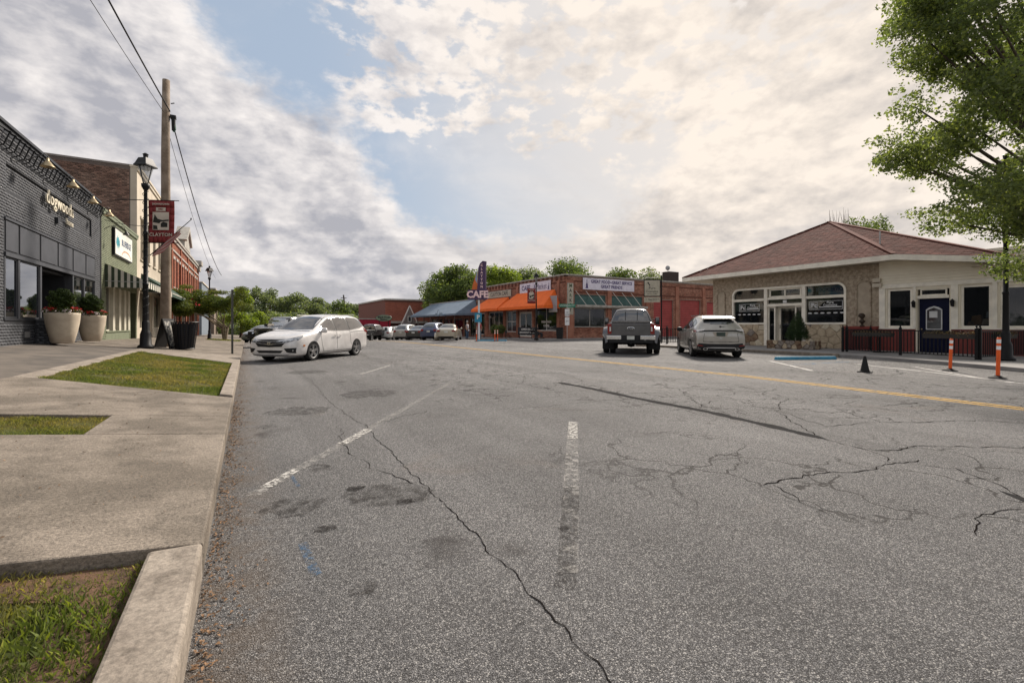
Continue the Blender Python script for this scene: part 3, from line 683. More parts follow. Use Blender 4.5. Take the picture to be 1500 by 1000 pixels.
# ---- green shop
GRB = M('sage_painted_brick', (.135, .155, .095), .65, (.18, .195, .125), 1.2, 6, .3, .7, island=.12, bump=(60, .25, .004), stain=((.08, .09, .05), .7, .6, .8, .4))
GRJ = M('sage_mortar', (.10, .115, .07), .7)
SAGE = M('sage_trim', (.16, .18, .12), .6)
gs = thing('brick_shop', (-5.5, 26.13, .35), LEFTRZ, 'sage green painted brick shop with a striped awning and a white picture sign', 'shop')
x2 = lambda Y: Y - 26.13; Wg = 7.45
wall(gs, Wg, 6.0, [(x2(26.95), x2(31.6), .0, 2.75), (x2(31.9), x2(33.3), 0, 2.75)], GRJ)
bricks(gs, Wg, 5.85, [(x2(26.95), x2(31.6), -1, 2.75), (x2(31.9), x2(33.3), -1, 2.75)], GRB)
MB().box(-.02, Wg, -.09, .33, 6.0, 6.10).box(0, Wg, -.07, -.002, 5.86, 5.99).build('coping', SAGE, gs)
shell(gs, Wg, 6.0, 14, GRJ)
MB().box(x2(26.95), x2(31.6), .0, .2, 0, .62).box(x2(26.92), x2(31.65), -.05, .22, .62, .68).build('sill_wall', SAGE, gs)
CRT = M('cream_trim', (.50, .47, .38), .6)
for i, (a, b) in enumerate(((26.95, 28.0), (28.4, 29.2), (29.6, 30.3), (30.7, 31.2))):
    window(gs, x2(a), x2(b), .68, 2.75, CRT, GL, y=.08, fw=.06, room=ROOM, depth=1.4)
for a, b in ((28.0, 28.4), (29.2, 29.6), (30.3, 30.7), (31.2, 31.6)): MB().box(x2(a) + .002, x2(b) - .002, -.04, .2, .68, 2.75).build('mullion', CRT, gs)
d = MB().box(x2(31.9), x2(33.3), .9, .95, 0, 2.5).build('door', M('dark_green_door', (.02, .03, .02), .5), gs)
MB().box(x2(31.9), x2(31.95), .3, .9, 0, 2.75).box(x2(33.25), x2(33.3), .3, .9, 0, 2.75).build('door_jamb', DARK, gs)
g = MB().box(x2(27.9), x2(31.62), -.12, -.012, 4.27, 5.57).build('sign_board', BLK, gs)
MB().box(x2(27.96), x2(31.56), -.135, -.121, 4.33, 5.51).build('sign_face', M('sign_cream', (.66, .66, .60), .5), g)
NAVY = M('navy_print', (.05, .09, .17), .5)
text(g, 'BLUERIDGE', .44, x2(30.2), 5.02, NAVY, y=-.14, ext=.002, bold=.004, sx=.9)
m1 = MB()
for i in range(9):
    a = i / 9 * PI; m1.add([(x2(28.45) + .36 * math.cos(a), -.142, 4.85 + .45 * math.sin(a * 1.0) * (1 if i % 2 else .7)), (x2(28.45) + .12 * math.cos(a), -.142, 4.6), (x2(28.45) + .36 * math.cos(a + .3), -.142, 4.85 + .3 * math.sin(a + .3))], [(0, 1, 2)])
m1.build('emblem', M('teal_print', (.05, .30, .36), .5), g)
m2 = MB(); 
for i in range(14):
    a0, a1 = PI * i / 14, PI * (i + 1) / 14; cx = x2(30.2)
    m2.add([(cx + .95 * math.cos(a0), -.142, 4.42 + .28 * math.sin(a0)), (cx + .95 * math.cos(a1), -.142, 4.42 + .28 * math.sin(a1)), (cx + .90 * math.cos(a1), -.142, 4.40 + .24 * math.sin(a1)), (cx + .90 * math.cos(a0), -.142, 4.40 + .24 * math.sin(a0))], [(0, 1, 2, 3)])
m2.build('print_swash', M('orange_print', (.45, .22, .10), .5), g)
# striped awning: fabric on a frame, scalloped skirt with its stripes
AWW = M('awning_canvas_cream', (.55, .52, .45), .8); AWD = M('awning_canvas_green', (.045, .06, .04), .8)
aw = MB(); a, b = x2(26.7), x2(34.6) ; P1 = 1.55
zt, zb = 3.70, 2.95
aw.add([(a, -.01, zt), (b, -.01, zt), (b, -P1, zb), (a, -P1, zb)], [(0, 3, 2, 1)])
aw.add([(a, -.01, zt - .015), (b, -.01, zt - .015), (b, -P1, zb - .015), (a, -P1, zb - .015)], [(0, 1, 2, 3)])
awo = aw.build('awning', AWW, gs)
n = 26; st = MB()
for i in range(n):
    p, q = a + (b - a) * i / n, a + (b - a) * (i + 1) / n
    st.quad((p, -P1 - .002, zb - .30), (q, -P1 - .002, zb - .30), (q, -P1 - .002, zb), (p, -P1 - .002, zb), i % 2)
st.build('awning_skirt', [AWW, AWD], awo)
st = MB(); n = 7
for i in range(n):              # triangular near side, vertical stripes
    y0, y1 = -.01 - (P1 - .01) * i / n, -.01 - (P1 - .01) * (i + 1) / n
    for (u0, u1, mi) in ((y0, (y0 + y1) / 2, 1), ((y0 + y1) / 2, y1, 0)):
        f = lambda yy: zt + (zb - zt) * (-yy) / P1
        st.quad((a - .002, u0, zb - .02), (a - .002, u1, zb - .02), (a - .002, u1, f(u1)), (a - .002, u0, f(u0)), mi)
        st.quad((a - .002, u0, zb - .30), (a - .002, u1, zb - .30), (a - .002, u1, zb - .04), (a - .002, u0, zb - .04), mi)
st.build('awning_side', [AWW, AWD], awo)
MB().tube([(a, -.02, zb - .03), (a, -P1, zb - .03), (b, -P1, zb - .03), (b, -.02, zb - .03)], .015, 6).build('awning_frame', M('galvanised', (.4, .4, .4), .4, metal=.6), awo)
# gooseneck lamp on its left end
lp = MB().lathe([(.012, .12), (.035, .10), (.05, .05), (.13, -.06), (.135, -.07), (.04, -.01)], 14, (x2(27.0), -.7, 5.15)).build('lamp_shade', M('lamp_black', (.04, .04, .035), .4), gs, smooth=True)
MB().tube([(x2(27.0), -.7, 5.25), (x2(27.0), -.62, 5.42), (x2(26.9), -.4, 5.48), (x2(26.7), -.15, 5.36), (x2(26.6), 0, 5.2)], .014, 6).build('lamp_arm', BLK, gs)
# items behind the glass
for Y, lb, c_ in ((27.5, 'white shirt hanging behind the left window of the green shop', (.7, .7, .68)), (28.8, 'teal dress in the second window of the green shop', (.06, .30, .36))):
    t = MB().lathe([(.05, 1.35), (.16, 1.28), (.2, 1.2), (.17, .8), (.24, .1), (.25, 0)], 14, sy=.5).build('garment', M('cloth_%d' % int(Y), c_, .9), smooth=True)
    t.location = (-5.95, Y, 1.15); t.rotation_euler = (0, 0, LEFTRZ); tag(t, lb, 'clothes')

# ---- tall building: raw brick flank, cream front
TB = M('old_brown_brick', (.17, .095, .07), .85, (.26, .17, .13), .9, 7, .3, .7, island=.45, bump=(70, .4, .006), stain=((.045, .035, .03), .8, .55, .72, .8))
TBJ = M('old_mortar', (.17, .14, .12), .9, (.12, .09, .08), 1)
CF = M('cream_render', (.52, .46, .37), .75, (.44, .38, .30), .8, 6, stain=((.30, .25, .19), .5, .6, .8, .5))
tb = thing('tall_building', (-5.5, 33.62, .35), LEFTRZ, 'tall building with cream front, bare brown brick flank and a dark green awning', 'building')
Wt = 13.4; Ht = 10.05
x3 = lambda Y: Y - 33.62
wh = []
for k in range(6):
    a = 1.0 + k * 2.1; wh.append((a, a + 1.0, 4.9, 7.3))
gh = [(.8, 3.2, .7, 3.0), (3.6, 5.0, 0, 3.0), (5.6, 8.4, .7, 3.0), (9.0, 10.4, 0, 3.0), (10.8, 12.8, .7, 3.0)]
wall(tb, Wt, Ht, wh + gh, CF)
MB().box(-.03, Wt, -.14, .33, Ht, Ht + .12).box(0, Wt, -.08, -.002, Ht - .18, Ht - .002).build('coping', CREAM, tb)
for h in wh: window(tb, *h, CREAM, GL, y=.12, fw=.07, nz=2, room=ROOM, depth=.8); 
for h in wh: MB().box(h[0] - .1, h[1] + .1, -.09, .0, h[2] - .1, h[2]).build('window_sill', CREAM, tb); MB().box(h[0] - .1, h[1] + .1, -.07, -.0, h[3], h[3] + .14).build('window_lintel', CREAM, tb)
for h in gh: window(tb, *h, CREAM, GL, y=.12, fw=.08, nx=1 if h[2] == 0 else 2, room=ROOM, depth=1.4, name='window' if h[2] else 'door')
MB().box(.0, Wt, -.05, -.001, 3.02, 3.3).build('signboard_band', CREAM, tb)
fl = MB().box(0, .3, .302, 16, 0, Ht + .02).build('flank_wall', TBJ, tb)
fb = bricks(tb, 15.6, Ht - .1, [], TB, bl=.22, bh=.072, name='brick_course', rnd=.004)
fb.rotation_euler = (0, 0, R(-90)); fb.location = (0, 15.95, 0)
MB().box(-.03, .34, .34, 16, Ht + .02, Ht + .12).build('flank_coping', M('coping_grey', (.25, .22, .2), .8), tb)
rng = np.random.default_rng(9)
MB().box(Wt - .3, Wt, .302, 16, 0, Ht).box(.3, Wt - .3, 15.7, 16, 0, Ht).build('rear_wall', TBJ, tb); MB().box(.3, Wt - .3, .31, 15.69, Ht - .8, Ht - .7).build('roof', M('flat_roof', (.10, .10, .10), .9), tb)
AG = M('awning_dark_green', (.03, .055, .04), .8)
g2 = MB(); a, b, zt, zb, P2 = 1.2, 13.2, 4.05, 2.95, 1.5
g2.add([(a, -.01, zt), (b, -.01, zt), (b, -P2, zb), (a, -P2, zb), (a, -P2, zb - .25), (b, -P2, zb - .25)], [(0, 3, 2, 1), (3, 4, 5, 2)])
g2.add([(a, -.01, zt), (a, -P2, zb), (a, -.01, zb)], [(0, 1, 2)]); g2.add([(b, -.01, zt), (b, -P2, zb), (b, -.01, zb)], [(0, 2, 1)])
g2o = g2.build('awning', AG, tb); MB().box(a, b, -P2 - .012, -P2 - .002, zb - .06, zb - .02).build('awning_piping', AWW, g2o)

# ---- red brick block with a stone pediment
RB = M('red_brick', (.24, .075, .04), .85, (.32, .12, .07), .8, 6, island=.3, bump=(60, .3, .005))
RBJ = M('red_mortar', (.20, .10, .075), .9)
STN = M('pale_stone', (.40, .38, .34), .8, (.30, .28, .25), 2, 6)
rb = thing('brick_block', (-5.5, 47.1, -.0), LEFTRZ, 'two storey red brick block with a stone pediment and a scarlet awning', 'building')
Wr = 24.4; Hr = 8.7
wh = [(1.2 + k * 2.05, 2.2 + k * 2.05, 4.6, 7.0) for k in range(11)]
gh = [(.8, 4.2, .5, 3.1), (5, 6.2, 0, 3.1), (7, 11, .5, 3.1), (12, 16, .5, 3.1), (17, 18.2, 0, 3.1), (19, 23.4, .5, 3.1)]
wall(rb, Wr, Hr, wh + gh, RBJ); bricks(rb, Wr, Hr - .1, wh + gh, RB, bl=.26, bh=.09, mo=.014)
for h in wh:
    window(rb, *h, WHT, GL, y=.12, nz=2, fw=.07, room=ROOM, depth=.8)
    MB().box(h[0] - .1, h[1] + .1, -.08, 0, h[2] - .12, h[2]).build('window_sill', STN, rb); MB().slabxz([(h[0] - .1, h[3]), (h[1] + .1, h[3]), (h[1] + .18, h[3] + .25), (h[0] - .18, h[3] + .25)], -.07, 0).build('window_lintel', STN, rb)
for h in gh: window(rb, *h, WHT, GL, y=.12, fw=.09, nx=1 if h[2] == 0 else 3, room=ROOM, depth=1.4, name='window' if h[2] else 'door')
MB().box(-.02, Wr, -.22, .33, Hr, Hr + .2).box(0, Wr, -.12, -.002, Hr - .25, Hr - .002).box(0, Wr, -.10, -.002, 7.6, 7.75).build('cornice', STN, rb)
MB().slabxz([(7.2, Hr + .2), (12.2, Hr + .2), (12.2, Hr + .9), (9.7, Hr + 2.3), (7.2, Hr + .9)], -.25, .5).slabxz([(6.9, Hr + .9), (7.3, Hr + .78), (9.7, Hr + 2.15), (12.1, Hr + .78), (12.5, Hr + .9), (9.7, Hr + 2.6)], -.45, .6).build('pediment', STN, rb)
MB().box(22.6, 24.8, -.5, .6, Hr + .2, Hr + .75).box(22.9, 24.5, -.3, .5, Hr - .5, Hr + .2).build('corner_cornice', STN, rb)
MB().box(0, .3, .302, 16, 0, Hr).box(Wr - .3, Wr, .302, 16, 0, Hr).box(.3, Wr - .3, 15.7, 16, 0, Hr).build('side_wall', RBJ, rb); MB().box(.3, Wr - .3, .31, 15.69, Hr - .6, Hr - .5).build('roof', M('flat_roof', (.10, .10, .10), .9), rb)
for k in range(5): MB().box(.1 + k * 5.95, .55 + k * 5.95, -.1, -.012, 0, Hr - .26).build('pilaster', RB, rb)
REDC = M('awning_scarlet', (.45, .015, .02), .8)
r2 = MB(); a, b, zt, zb, P2 = 1.0, 12.0, 4.3, 3.3, 1.6
r2.add([(a, -.11, zt), (b, -.11, zt), (b, -P2, zb), (a, -P2, zb), (a, -P2, zb - .3), (b, -P2, zb - .3)], [(0, 3, 2, 1), (3, 4, 5, 2)]); r2.add([(a, -.11, zt), (a, -P2, zb), (a, -.11, zb)], [(0, 1, 2)])
r2o = r2.build('awning', REDC, rb)
mb = MB()
for i in range(28):
    x0 = a + i * (b - a) / 28; mb.box(x0, x0 + .16, -P2 - .012, -P2 - .002, zb - .42, zb - .3)
mb.build('awning_fringe', WHT, r2o)
r3 = MB(); a, b = 12.6, 23; r3.add([(a, -.11, 3.9), (b, -.11, 3.9), (b, -1.8, 3.2), (a, -1.8, 3.2), (a, -1.8, 3.0), (b, -1.8, 3.0)], [(0, 3, 2, 1), (3, 4, 5, 2)]); r3.add([(a, -.11, 3.9), (a, -1.8, 3.2), (a, -.11, 3.2)], [(0, 1, 2)])
r3.build('awning', M('awning_dark', (.05, .045, .04), .85), rb)

# ---- blue grey block and brown block further up the hill street
bb = thing('grey_building', (-6.0, 84, -.6), LEFTRZ, 'flat roofed blue grey building beyond the red brick block', 'building')
BGR = M('blue_grey_wall', (.17, .20, .23), .8)
wall(bb, 14, 8.4, [(2, 3.2, 4.6, 6.4), (6, 7.2, 4.6, 6.4), (10, 11.2, 4.6, 6.4)], BGR); MB().box(0, .3, .302, 14, 0, 8.4).box(13.7, 14, .302, 14, 0, 8.4).box(.3, 13.7, 13.7, 14, 0, 8.4).build('side_wall', BGR, bb)
MB().box(-.1, 14.1, -.15, 14, 8.4, 8.55).build('roof', CREAM, bb)
for q in (2, 6, 10): window(bb, q, q + 1.2, 4.6, 6.4, WHT, GL, room=ROOM, depth=.8)
bk = thing('brown_building', (-5.2, 99, -.8), LEFTRZ, 'small brown brick building with pale trim at the far end of the left row', 'building')
wall(bk, 12, 8.6, [(2, 3.4, 4.6, 6.4), (7, 8.4, 4.6, 6.4)], M('brown_wall', (.19, .15, .12), .9)); MB().box(0, .3, .302, 10, 0, 8.6).box(11.7, 12, .302, 10, 0, 8.6).box(.3, 11.7, 9.7, 10, 0, 8.6).build('side_wall', MC['brown_wall'], bk)
MB().box(-.2, 12.2, -.25, 10, 8.6, 8.85).build('roof', STN, bk)
for q in (2, 7): window(bk, q, q + 1.4, 4.6, 6.4, WHT, GL, room=ROOM, depth=.8)

# ---- planters with clipped box balls and flowers
POTM = M('planter_stone', (.50, .43, .33), .75, (.42, .35, .27), 3, 6, bump=(40, .2, .004))
BOXW = leafmat('box_leaf', (.035, .06, .014), (.07, .10, .02), .2, .4)
def leafcloud(name, parent, centers, mat, n, size, seed, shell_=.0, up=.3, kind=None, aspect=.55):
    """n leaf-sized faces spread in the given ellipsoids [(x,y,z,rx,ry,rz)]"""
    rng = np.random.default_rng(seed); C = np.array(centers, float)
    vol = C[:, 3] * C[:, 4] * C[:, 5]; idx = rng.choice(len(C), n, p=vol ** .8 / (vol ** .8).sum())
    d = rng.normal(size=(n, 3)); d /= np.linalg.norm(d, axis=1)[:, None]
    r = rng.random(n) ** (1 / 3.); r = shell_ + (1 - shell_) * r
    lump = 1 + .14 * np.sin(d[:, 0] * 5 + seed) * np.cos(d[:, 1] * 4 + seed) + .1 * np.sin(d[:, 2] * 9 + d[:, 0] * 6)
    p = C[idx, :3] + d * (r * lump)[:, None] * C[idx, 3:6]
    nrm = rng.normal(size=(n, 3)) + d * .8 + np.array([0, 0, up]); nrm /= np.linalg.norm(nrm, axis=1)[:, None]
    t = np.cross(nrm, rng.normal(size=(n, 3))); t /= np.linalg.norm(t, axis=1)[:, None] + 1e-9; b = np.cross(nrm, t)
    s = size * rng.uniform(.6, 1.3, n)[:, None]; tb_, bb_ = t * s * .5, b * s * .5 * aspect
    V = np.stack([p - tb_, p - bb_ + nrm * s * .06, p + tb_, p + bb_ + nrm * s * .06], 1).reshape(-1, 3)
    F = (np.array([[0, 1, 2, 3]])[None] + np.arange(n)[:, None, None] * 4).reshape(-1, 4)
    return npmesh(name, V, F, mat, parent, kind)
FLR = M('flower_red', (.42, .02, .02), .6, island=.35); FLW = M('flower_white', (.62, .52, .52), .6, island=.2)
def planter(x, y, z, r, h, lb, seed):
    r *= .87; h *= .93
    t = thing('planter', (x, y, z), 0, lb, 'planter', 'big stone planters in front of the charcoal shop')
    s = r / .52; MB().lathe([(0, 0), (.30 * s, 0), (.34 * s, .03), (.42 * s, h * .33), (.49 * s, h * .66), (.52 * s, h * .93), (.52 * s, h), (.47 * s, h), (.46 * s, h - .06), (0, h - .06)], 32).build('pot', POTM, t, smooth=True)
    cr = MB().lathe([(.0, h - .06), (.045, h - .06), (.04, h + .2)], 8).build('stem', M('bark', (.09, .07, .05), .9, (.05, .04, .03), 8, bump=(20, .6, .02)), t)
    leafcloud('shrub', t, [(0, 0, h + .40, r * .78, r * .78, .33)], BOXW, 9000, .045, seed, shell_=.35)
    ring = [(r * .78 * math.cos(a), r * .78 * math.sin(a), h + .05, .13, .13, .10) for a in np.linspace(0, 2 * PI, 13)[:-1]]
    leafcloud('flower_leaves', t, ring, BOXW, 1800, .05, seed + 1); 
    rr = random.Random(seed); 
    leafcloud('red_flowers', t, [(a, b, c + .05, d, d, .08) for a, b, c, d, _, _ in ring if rr.random() < .6] or ring[:5], FLR, 420, .05, seed + 2, aspect=.9, kind='stuff')
    leafcloud('white_flowers', t, [(a * 1.08, b * 1.08, c + .0, d, d, .08) for a, b, c, d, _, _ in ring if rr.random() < .6] or ring[:5], FLW, 300, .045, seed + 3, aspect=.9, kind='stuff')
planter(-4.88, 18.95, .745, .47, 1.0, 'nearer and larger stone planter with clipped shrub and red flowers', 31)
planter(-4.85, 21.85, .72, .46, 1.0, 'farther stone planter beside the corner of the charcoal shop', 41)
for k, (Y, lb) in enumerate(((18.25 + .95, 'low charcoal brick pier left of the nearer planter'), (20.75, 'low charcoal brick pier between the two stone planters'))):
    p = MB().prism([(-.22, -.22), (.22, -.22), (.22, .22), (-.22, .22)], 0, .72).add([(-.22, -.22, .72), (.22, -.22, .72), (.22, .22, .72), (-.22, .22, .72), (-.13, -.13, .8), (.13, -.13, .8), (.13, .13, .8), (-.13, .13, .8)], [(0, 1, 5, 4), (1, 2, 6, 5), (2, 3, 7, 6), (3, 0, 4, 7), (4, 5, 6, 7)])
    o = thing('brick_pier', (-5.27, Y, .72), 0, lb, 'pier'); p.build('core', GBJ, o)
    for s_ in range(4):
        bo = bricks(o, .44, .70, [], GB, x0=-.22, z0=.01, name='brick_course', y=-.22); bo.rotation_euler = (0, 0, R(90 * s_))

# ---- lamp posts
LGL = glass('lantern_glass', tint=(.6, .6, .58), refl=.08, trans=.75, rough=.15)
def lamp_post(loc, rz, lb, group='black lantern lamp posts', detail=True):
    t = thing('street_lamp', loc, rz, lb, 'street lamp', group)
    MB().lathe([(.0, 0), (.24, 0), (.24, .08), (.17, .14), (.16, .5), (.13, .6), (.11, .66), (.115, .9), (.085, .98)], 16).build('base', BLK, t, smooth=True)
    MB().lathe([(.085, .98), (.075, 2.2), (.09, 2.22), (.09, 2.28), (.07, 2.3), (.062, 4.0), (.075, 4.02), (.075, 4.1), (.058, 4.12), (.052, 5.55), (.08, 5.6), (.12, 5.68), (.13, 5.78), (.05, 5.8)], 14).build('pole', BLK, t, smooth=True)
    z = 5.78
    h = MB()
    for i in range(4):
        a = PI / 4 + i * PI / 2; h.bar((.11 * math.cos(a), .11 * math.sin(a), z), (.33 * math.cos(a), .33 * math.sin(a), z + .62), .025)
    h.lathe([(.46, z + .60), (.46, z + .64), (.40, z + .70), (.30, z + .86), (.27, z + .90), (.0, z + .93)], 4).lathe([(.46, z + .6), (.0, z + .6)], 4).lathe([(.09, z + .92), (.10, z + 1.02), (.13, z + 1.04), (.05, z + 1.09), (.0, z + 1.1)], 10)
    lo = h.build('lantern', BLK, t); lo.scale = (.74, .74, 1)
    MB().lathe([(.095, z + .01), (.30, z + .60)], 4).build('glass', LGL, lo)
    MB().lathe([(.0, z + .50), (.18, z + .50), (.2, z + .59), (0, z + .59)], 8).build('reflector', M('lamp_white', (.6, .6, .58), .5), lo)
    return t
lp1 = lamp_post((-3.09, 20.35, .48), R(10), 'tall black lantern lamp post carrying a red town banner beside the big lawn')
# garland wound round the pole
g = MB(); pts = []; rr = random.Random(3)
for i in range(240):
    a = i * .42; pts.append((.085 * math.cos(a) + rr.uniform(-.01, .01), .085 * math.sin(a), 1.0 + i * .019))
g.tube(pts, .011, 4).build('light_string', M('string_light', (.03, .03, .03), .6, (.4, .4, .4), 60, 2, .6, .62), lp1)
BANR = M('banner_red', (.22, .035, .035), .8); BANW = M('banner_print_pale', (.55, .48, .40), .7); BAND = M('banner_print_dark', (.03, .03, .025), .8)
def banner(parent, z, side=1, rz=0., hgt=1.5, wid=.86):
    b = bpy.data.objects.new('banner_arms', MB().tube([(-1.0 if side else 0, 0, z + hgt), (wid + .25, 0, z + hgt)], .014, 6).tube([(0, 0, z), (wid + .25, 0, z)], .014, 6).mesh()); b.data.materials.append(BLK); col.objects.link(b); b.parent = parent; b.rotation_euler = (0, 0, rz)
    mb = MB(); n = 6
    for i in range(n):
        for j in range(n):
            f = lambda u, v: (.09 + wid * u, .02 * math.sin(u * 5 + v * 3) * (1 - abs(2 * v - 1) ** 2), z + .01 + (hgt - .02) * v)
            mb.quad(f(i / n, j / n), f((i + 1) / n, j / n), f((i + 1) / n, (j + 1) / n), f(i / n, (j + 1) / n))
    c = mb.build('banner', BANR, b, smooth=True); sd_ = c.modifiers.new('s', 'SOLIDIFY'); sd_.thickness = .006
    for s_, ry in ((-.03, 0), (.034, 1)):
        f = bpy.data.objects.new('banner_print', None); 
        X = .09 + wid / 2; y_ = s_
        p = MB()
        p.slabxz([(X - .27, z + .45), (X + .27, z + .45), (X + .27, z + 1.08), (X - .27, z + 1.08)], y_ - .001, y_ + .001); p.slabxz([(X - .16, z + 1.12), (X + .16, z + 1.12), (X + .16, z + 1.24), (X - .16, z + 1.24)], y_ - .001, y_ + .001)
        po = p.build('banner_print', BANW, b)
        q = MB(); dd = -.004 if s_ < 0 else .004
        q.slabxz([(X - .26, z + .72), (X - .2, z + 1.0), (X - .14, z + .9), (X - .1, z + .84), (X + .05, z + .80), (X + .26, z + .82), (X + .26, z + .77), (X, z + .74), (X - .05, z + .68)], y_ + dd - .001, y_ + dd + .001)
        q.slabxz([(X + .0, z + .55), (X + .22, z + .55), (X + .22, z + .70), (X + .08, z + .74), (X, z + .68)], y_ + dd - .001, y_ + dd + .001); q.slabxz([(X - .25, z + .47), (X - .1, z + .47), (X - .12, z + .6), (X - .25, z + .62)], y_ + dd - .001, y_ + dd + .001)
        q.build('banner_picture', BAND, b)
        for s__, sz, zz__, mm in (('CLAYTON', .165, z + .28, BANW), ('1821', .09, z + 1.18, BANR), ('DOWNTOWN', .085, z + 1.36, BANW)):
            o = text(b, s__, sz, X, zz__, mm, y=y_ + dd, ext=.001, bold=.003, rz=0 if s_ < 0 else 180)
    return b
banner(lp1, 3.72, 1, R(-35))
# flag bracket and faded flag hanging from its staff
fs = bpy.data.objects.new('flag', None)
fl = thing('flag', (-3.0, 20.25, 3.75), R(-30), 'faded striped flag furled on a black staff fixed to the banner lamp post', 'flag')
MB().tube([(0.06, 0, 0), (1.5, 0, 1.25)], [.016, .012], 8).lathe([(0, 1.2), (.03, 1.24), (.0, 1.3)], 8, (1.5, 0, .03)).build('staff', BLK, fl)
mb = MB(); FN = 14
for s_ in range(7):
    for i in range(FN):
        def fp(u, v):
            x = .12 + u * .98; zz2 = x * .833 - .02 - v * (.10 + .13 * math.sin(u * 3.0)) - .02; return (x + .04 * v, .035 * math.sin(v * 6 + u * 7), zz2)
        u0, u1 = i / FN, (i + 1) / FN; v0, v1 = s_ / 7, (s_ + 1) / 7
        mb.quad(fp(u0, v0), fp(u1, v0), fp(u1, v1), fp(u0, v1), s_ % 2)
mb.build('cloth', [M('flag_pink', (.42, .13, .13), .8), M('flag_pale', (.45, .36, .34), .8)], fl, smooth=True)

lamp_post((-3.0, 50.3, -.12), 0, 'small looking black lamp post rising behind the feathery street tree')

# ---- utility pole with its wires
up = thing('utility_pole', (-2.9, 23.3, .42), 0, 'weathered round wooden utility pole beside the trash bin', 'utility pole')
WOOD = M('weathered_pole', (.27, .215, .165), .85, (.16, .12, .085), 2.5, 8, .3, .7, bump=(14, .6, .02), stain=((.07, .05, .035), 3, .55, .75, .6))
MB().tube([(0, 0, -.1), (.01, 0, .9), (.02, 0, 4), (.0, .05, 8), (.02, .05, 10.95)], [.22, .19, .17, .15, .13], 16).build('pole', WOOD, up, smooth=True)
MB().tube([(.27, -.02, 8.9), (.27, -.02, 9.4), (.24, 0, 9.5)], [.06, .075, .05], 8).box(.16, .36, -.1, .1, 9.4, 9.52).tube([(.18, 0, 10.0), (.3, 0, 10.05)], .02, 6).build('cable_clamp', BLK, up)
MB().tube([(.27, -.02, 8.85), (.33, -.02, 8.95), (.30, .0, 9.3)], .035, 6).build('splice_cap', M('green_cap', (.05, .13, .09), .6), up)
def wire(name, pts, r, lb):
    o = MB().tube(pts, r, 6).build(name, BLK); tag(o, lb, 'wire')
def sag(a, b, s, n=24): return [tuple(Vector(a).lerp(Vector(b), i / n) - Vector((0, 0, s * 4 * (i / n) * (1 - i / n)))) for i in range(n + 1)]
wire('overhead_wire', sag((-2.75, 23.3, 10.1), (-4.6, 2.5, 11.6), .25), .026, 'thick overhead cable running from the utility pole top toward the viewer')
wire('overhead_wire', sag((-2.72, 23.3, 9.9), (-2.55, 62, 7.0), .9), .024, 'thick overhead cable descending from the utility pole down the street')
wire('overhead_wire', sag((-2.95, 23.2, 10.0), (-5.2, 2.5, 11.2), .3), .010, 'thin overhead wire beside the thick cable toward the viewer')
wire('overhead_wire', sag((-2.8, 23.4, 9.2), (-3.1, 62, 6.6), .7), .010, 'thin overhead wire left of the thick cable down the street')
wire('service_wire', sag((-5.4, 26.2, 5.9), (-2.95, 23.3, 5.35), .1), .012, 'service wire strung from the green shop corner to the utility pole')

# ---- slatted bin, leaning board, sign post
bn = thing('trash_bin', (-2.05, 21.3, .36), R(20), 'black slatted steel trash bin flaring to its rim on the pavement', 'bin')
MB().lathe([(.27, .05), (.38, 1.0)], 20).lathe([(.0, .06), (.27, .06)], 20).build('liner', M('bin_liner', (.012, .014, .02), .5), bn)
for i in range(22):
    a = 2 * PI * i / 22; MB().bar((.30 * math.cos(a), .30 * math.sin(a), .03), (.43 * math.cos(a), .43 * math.sin(a), 1.04), .05, .012, up=(math.cos(a), math.sin(a), 0)).build('slat', BLK, bn)
MB().tube([(.44 * math.cos(a), .44 * math.sin(a), 1.05) for a in np.linspace(0, 2 * PI, 25)], .02, 6).build('rim', BLK, bn); MB().tube([(.31 * math.cos(a), .31 * math.sin(a), .05) for a in np.linspace(0, 2 * PI, 25)], .02, 6).build('foot_ring', BLK, bn)
for v in bn.children: pass
sb = thing('sandwich_board', (-2.62, 21.6, .42), R(62), 'black framed sandwich board standing between utility pole and trash bin', 'sign board')
f = MB().slabxz([(-.3, 0), (.3, 0), (.3, 1.15), (-.3, 1.15)], -.02, .02).build('front_board', BLK, sb); f.rotation_euler = (R(-14), 0, 0); f.location = (0, -.28, 0)
f2 = MB().slabxz([(-.3, 0), (.3, 0), (.3, 1.15), (-.3, 1.15)], -.02, .02).build('rear_board', BLK, sb); f2.rotation_euler = (R(14), 0, 0); f2.location = (0, .28, 0)
MB().slabxz([(-.25, .08), (.25, .08), (.25, 1.05), (-.25, 1.05)], -.024, -.021).build('poster', M('poster_pale', (.4, .38, .33), .7, (.1, .1, .1), 9, 3, .45, .55), f)
sp = thing('sign_post', (-.5, 20.8, .13), R(5), 'thin bare steel channel post standing at the pavement edge near the white van', 'post')
MB().box(-.035, .035, -.012, .012, 0, 2.55).box(-.035, -.02, -.03, .03, 0, 2.55).box(.02, .035, -.03, .03, 0, 2.55).build('channel', M('galv_dark', (.10, .10, .09), .5, metal=.5), sp)
MB().box(-.05, .05, .03, .04, 1.05, 1.2).build('clip', SILV, sp)
# ================================================================== CAFE BLOCK (red brick corner building)
CB = M('cafe_brick', (.25, .10, .065), .85, (.36, .17, .115), 1.0, 6, island=.35, bump=(60, .35, .005), stain=((.07, .04, .03), .9, .6, .8, .5))
CBJ = M('cafe_mortar', (.30, .22, .18), .9)
CBD = M('cafe_brick_dark', (.13, .05, .035), .85, island=.3)
TRIM = M('weathered_trim', (.42, .40, .36), .7, (.30, .28, .25), 3, 6)
caf = thing('cafe_building', (24.8, 51.1, -.15), R(-90), 'single storey red brick corner building with orange awnings and painted signs', 'cafe')
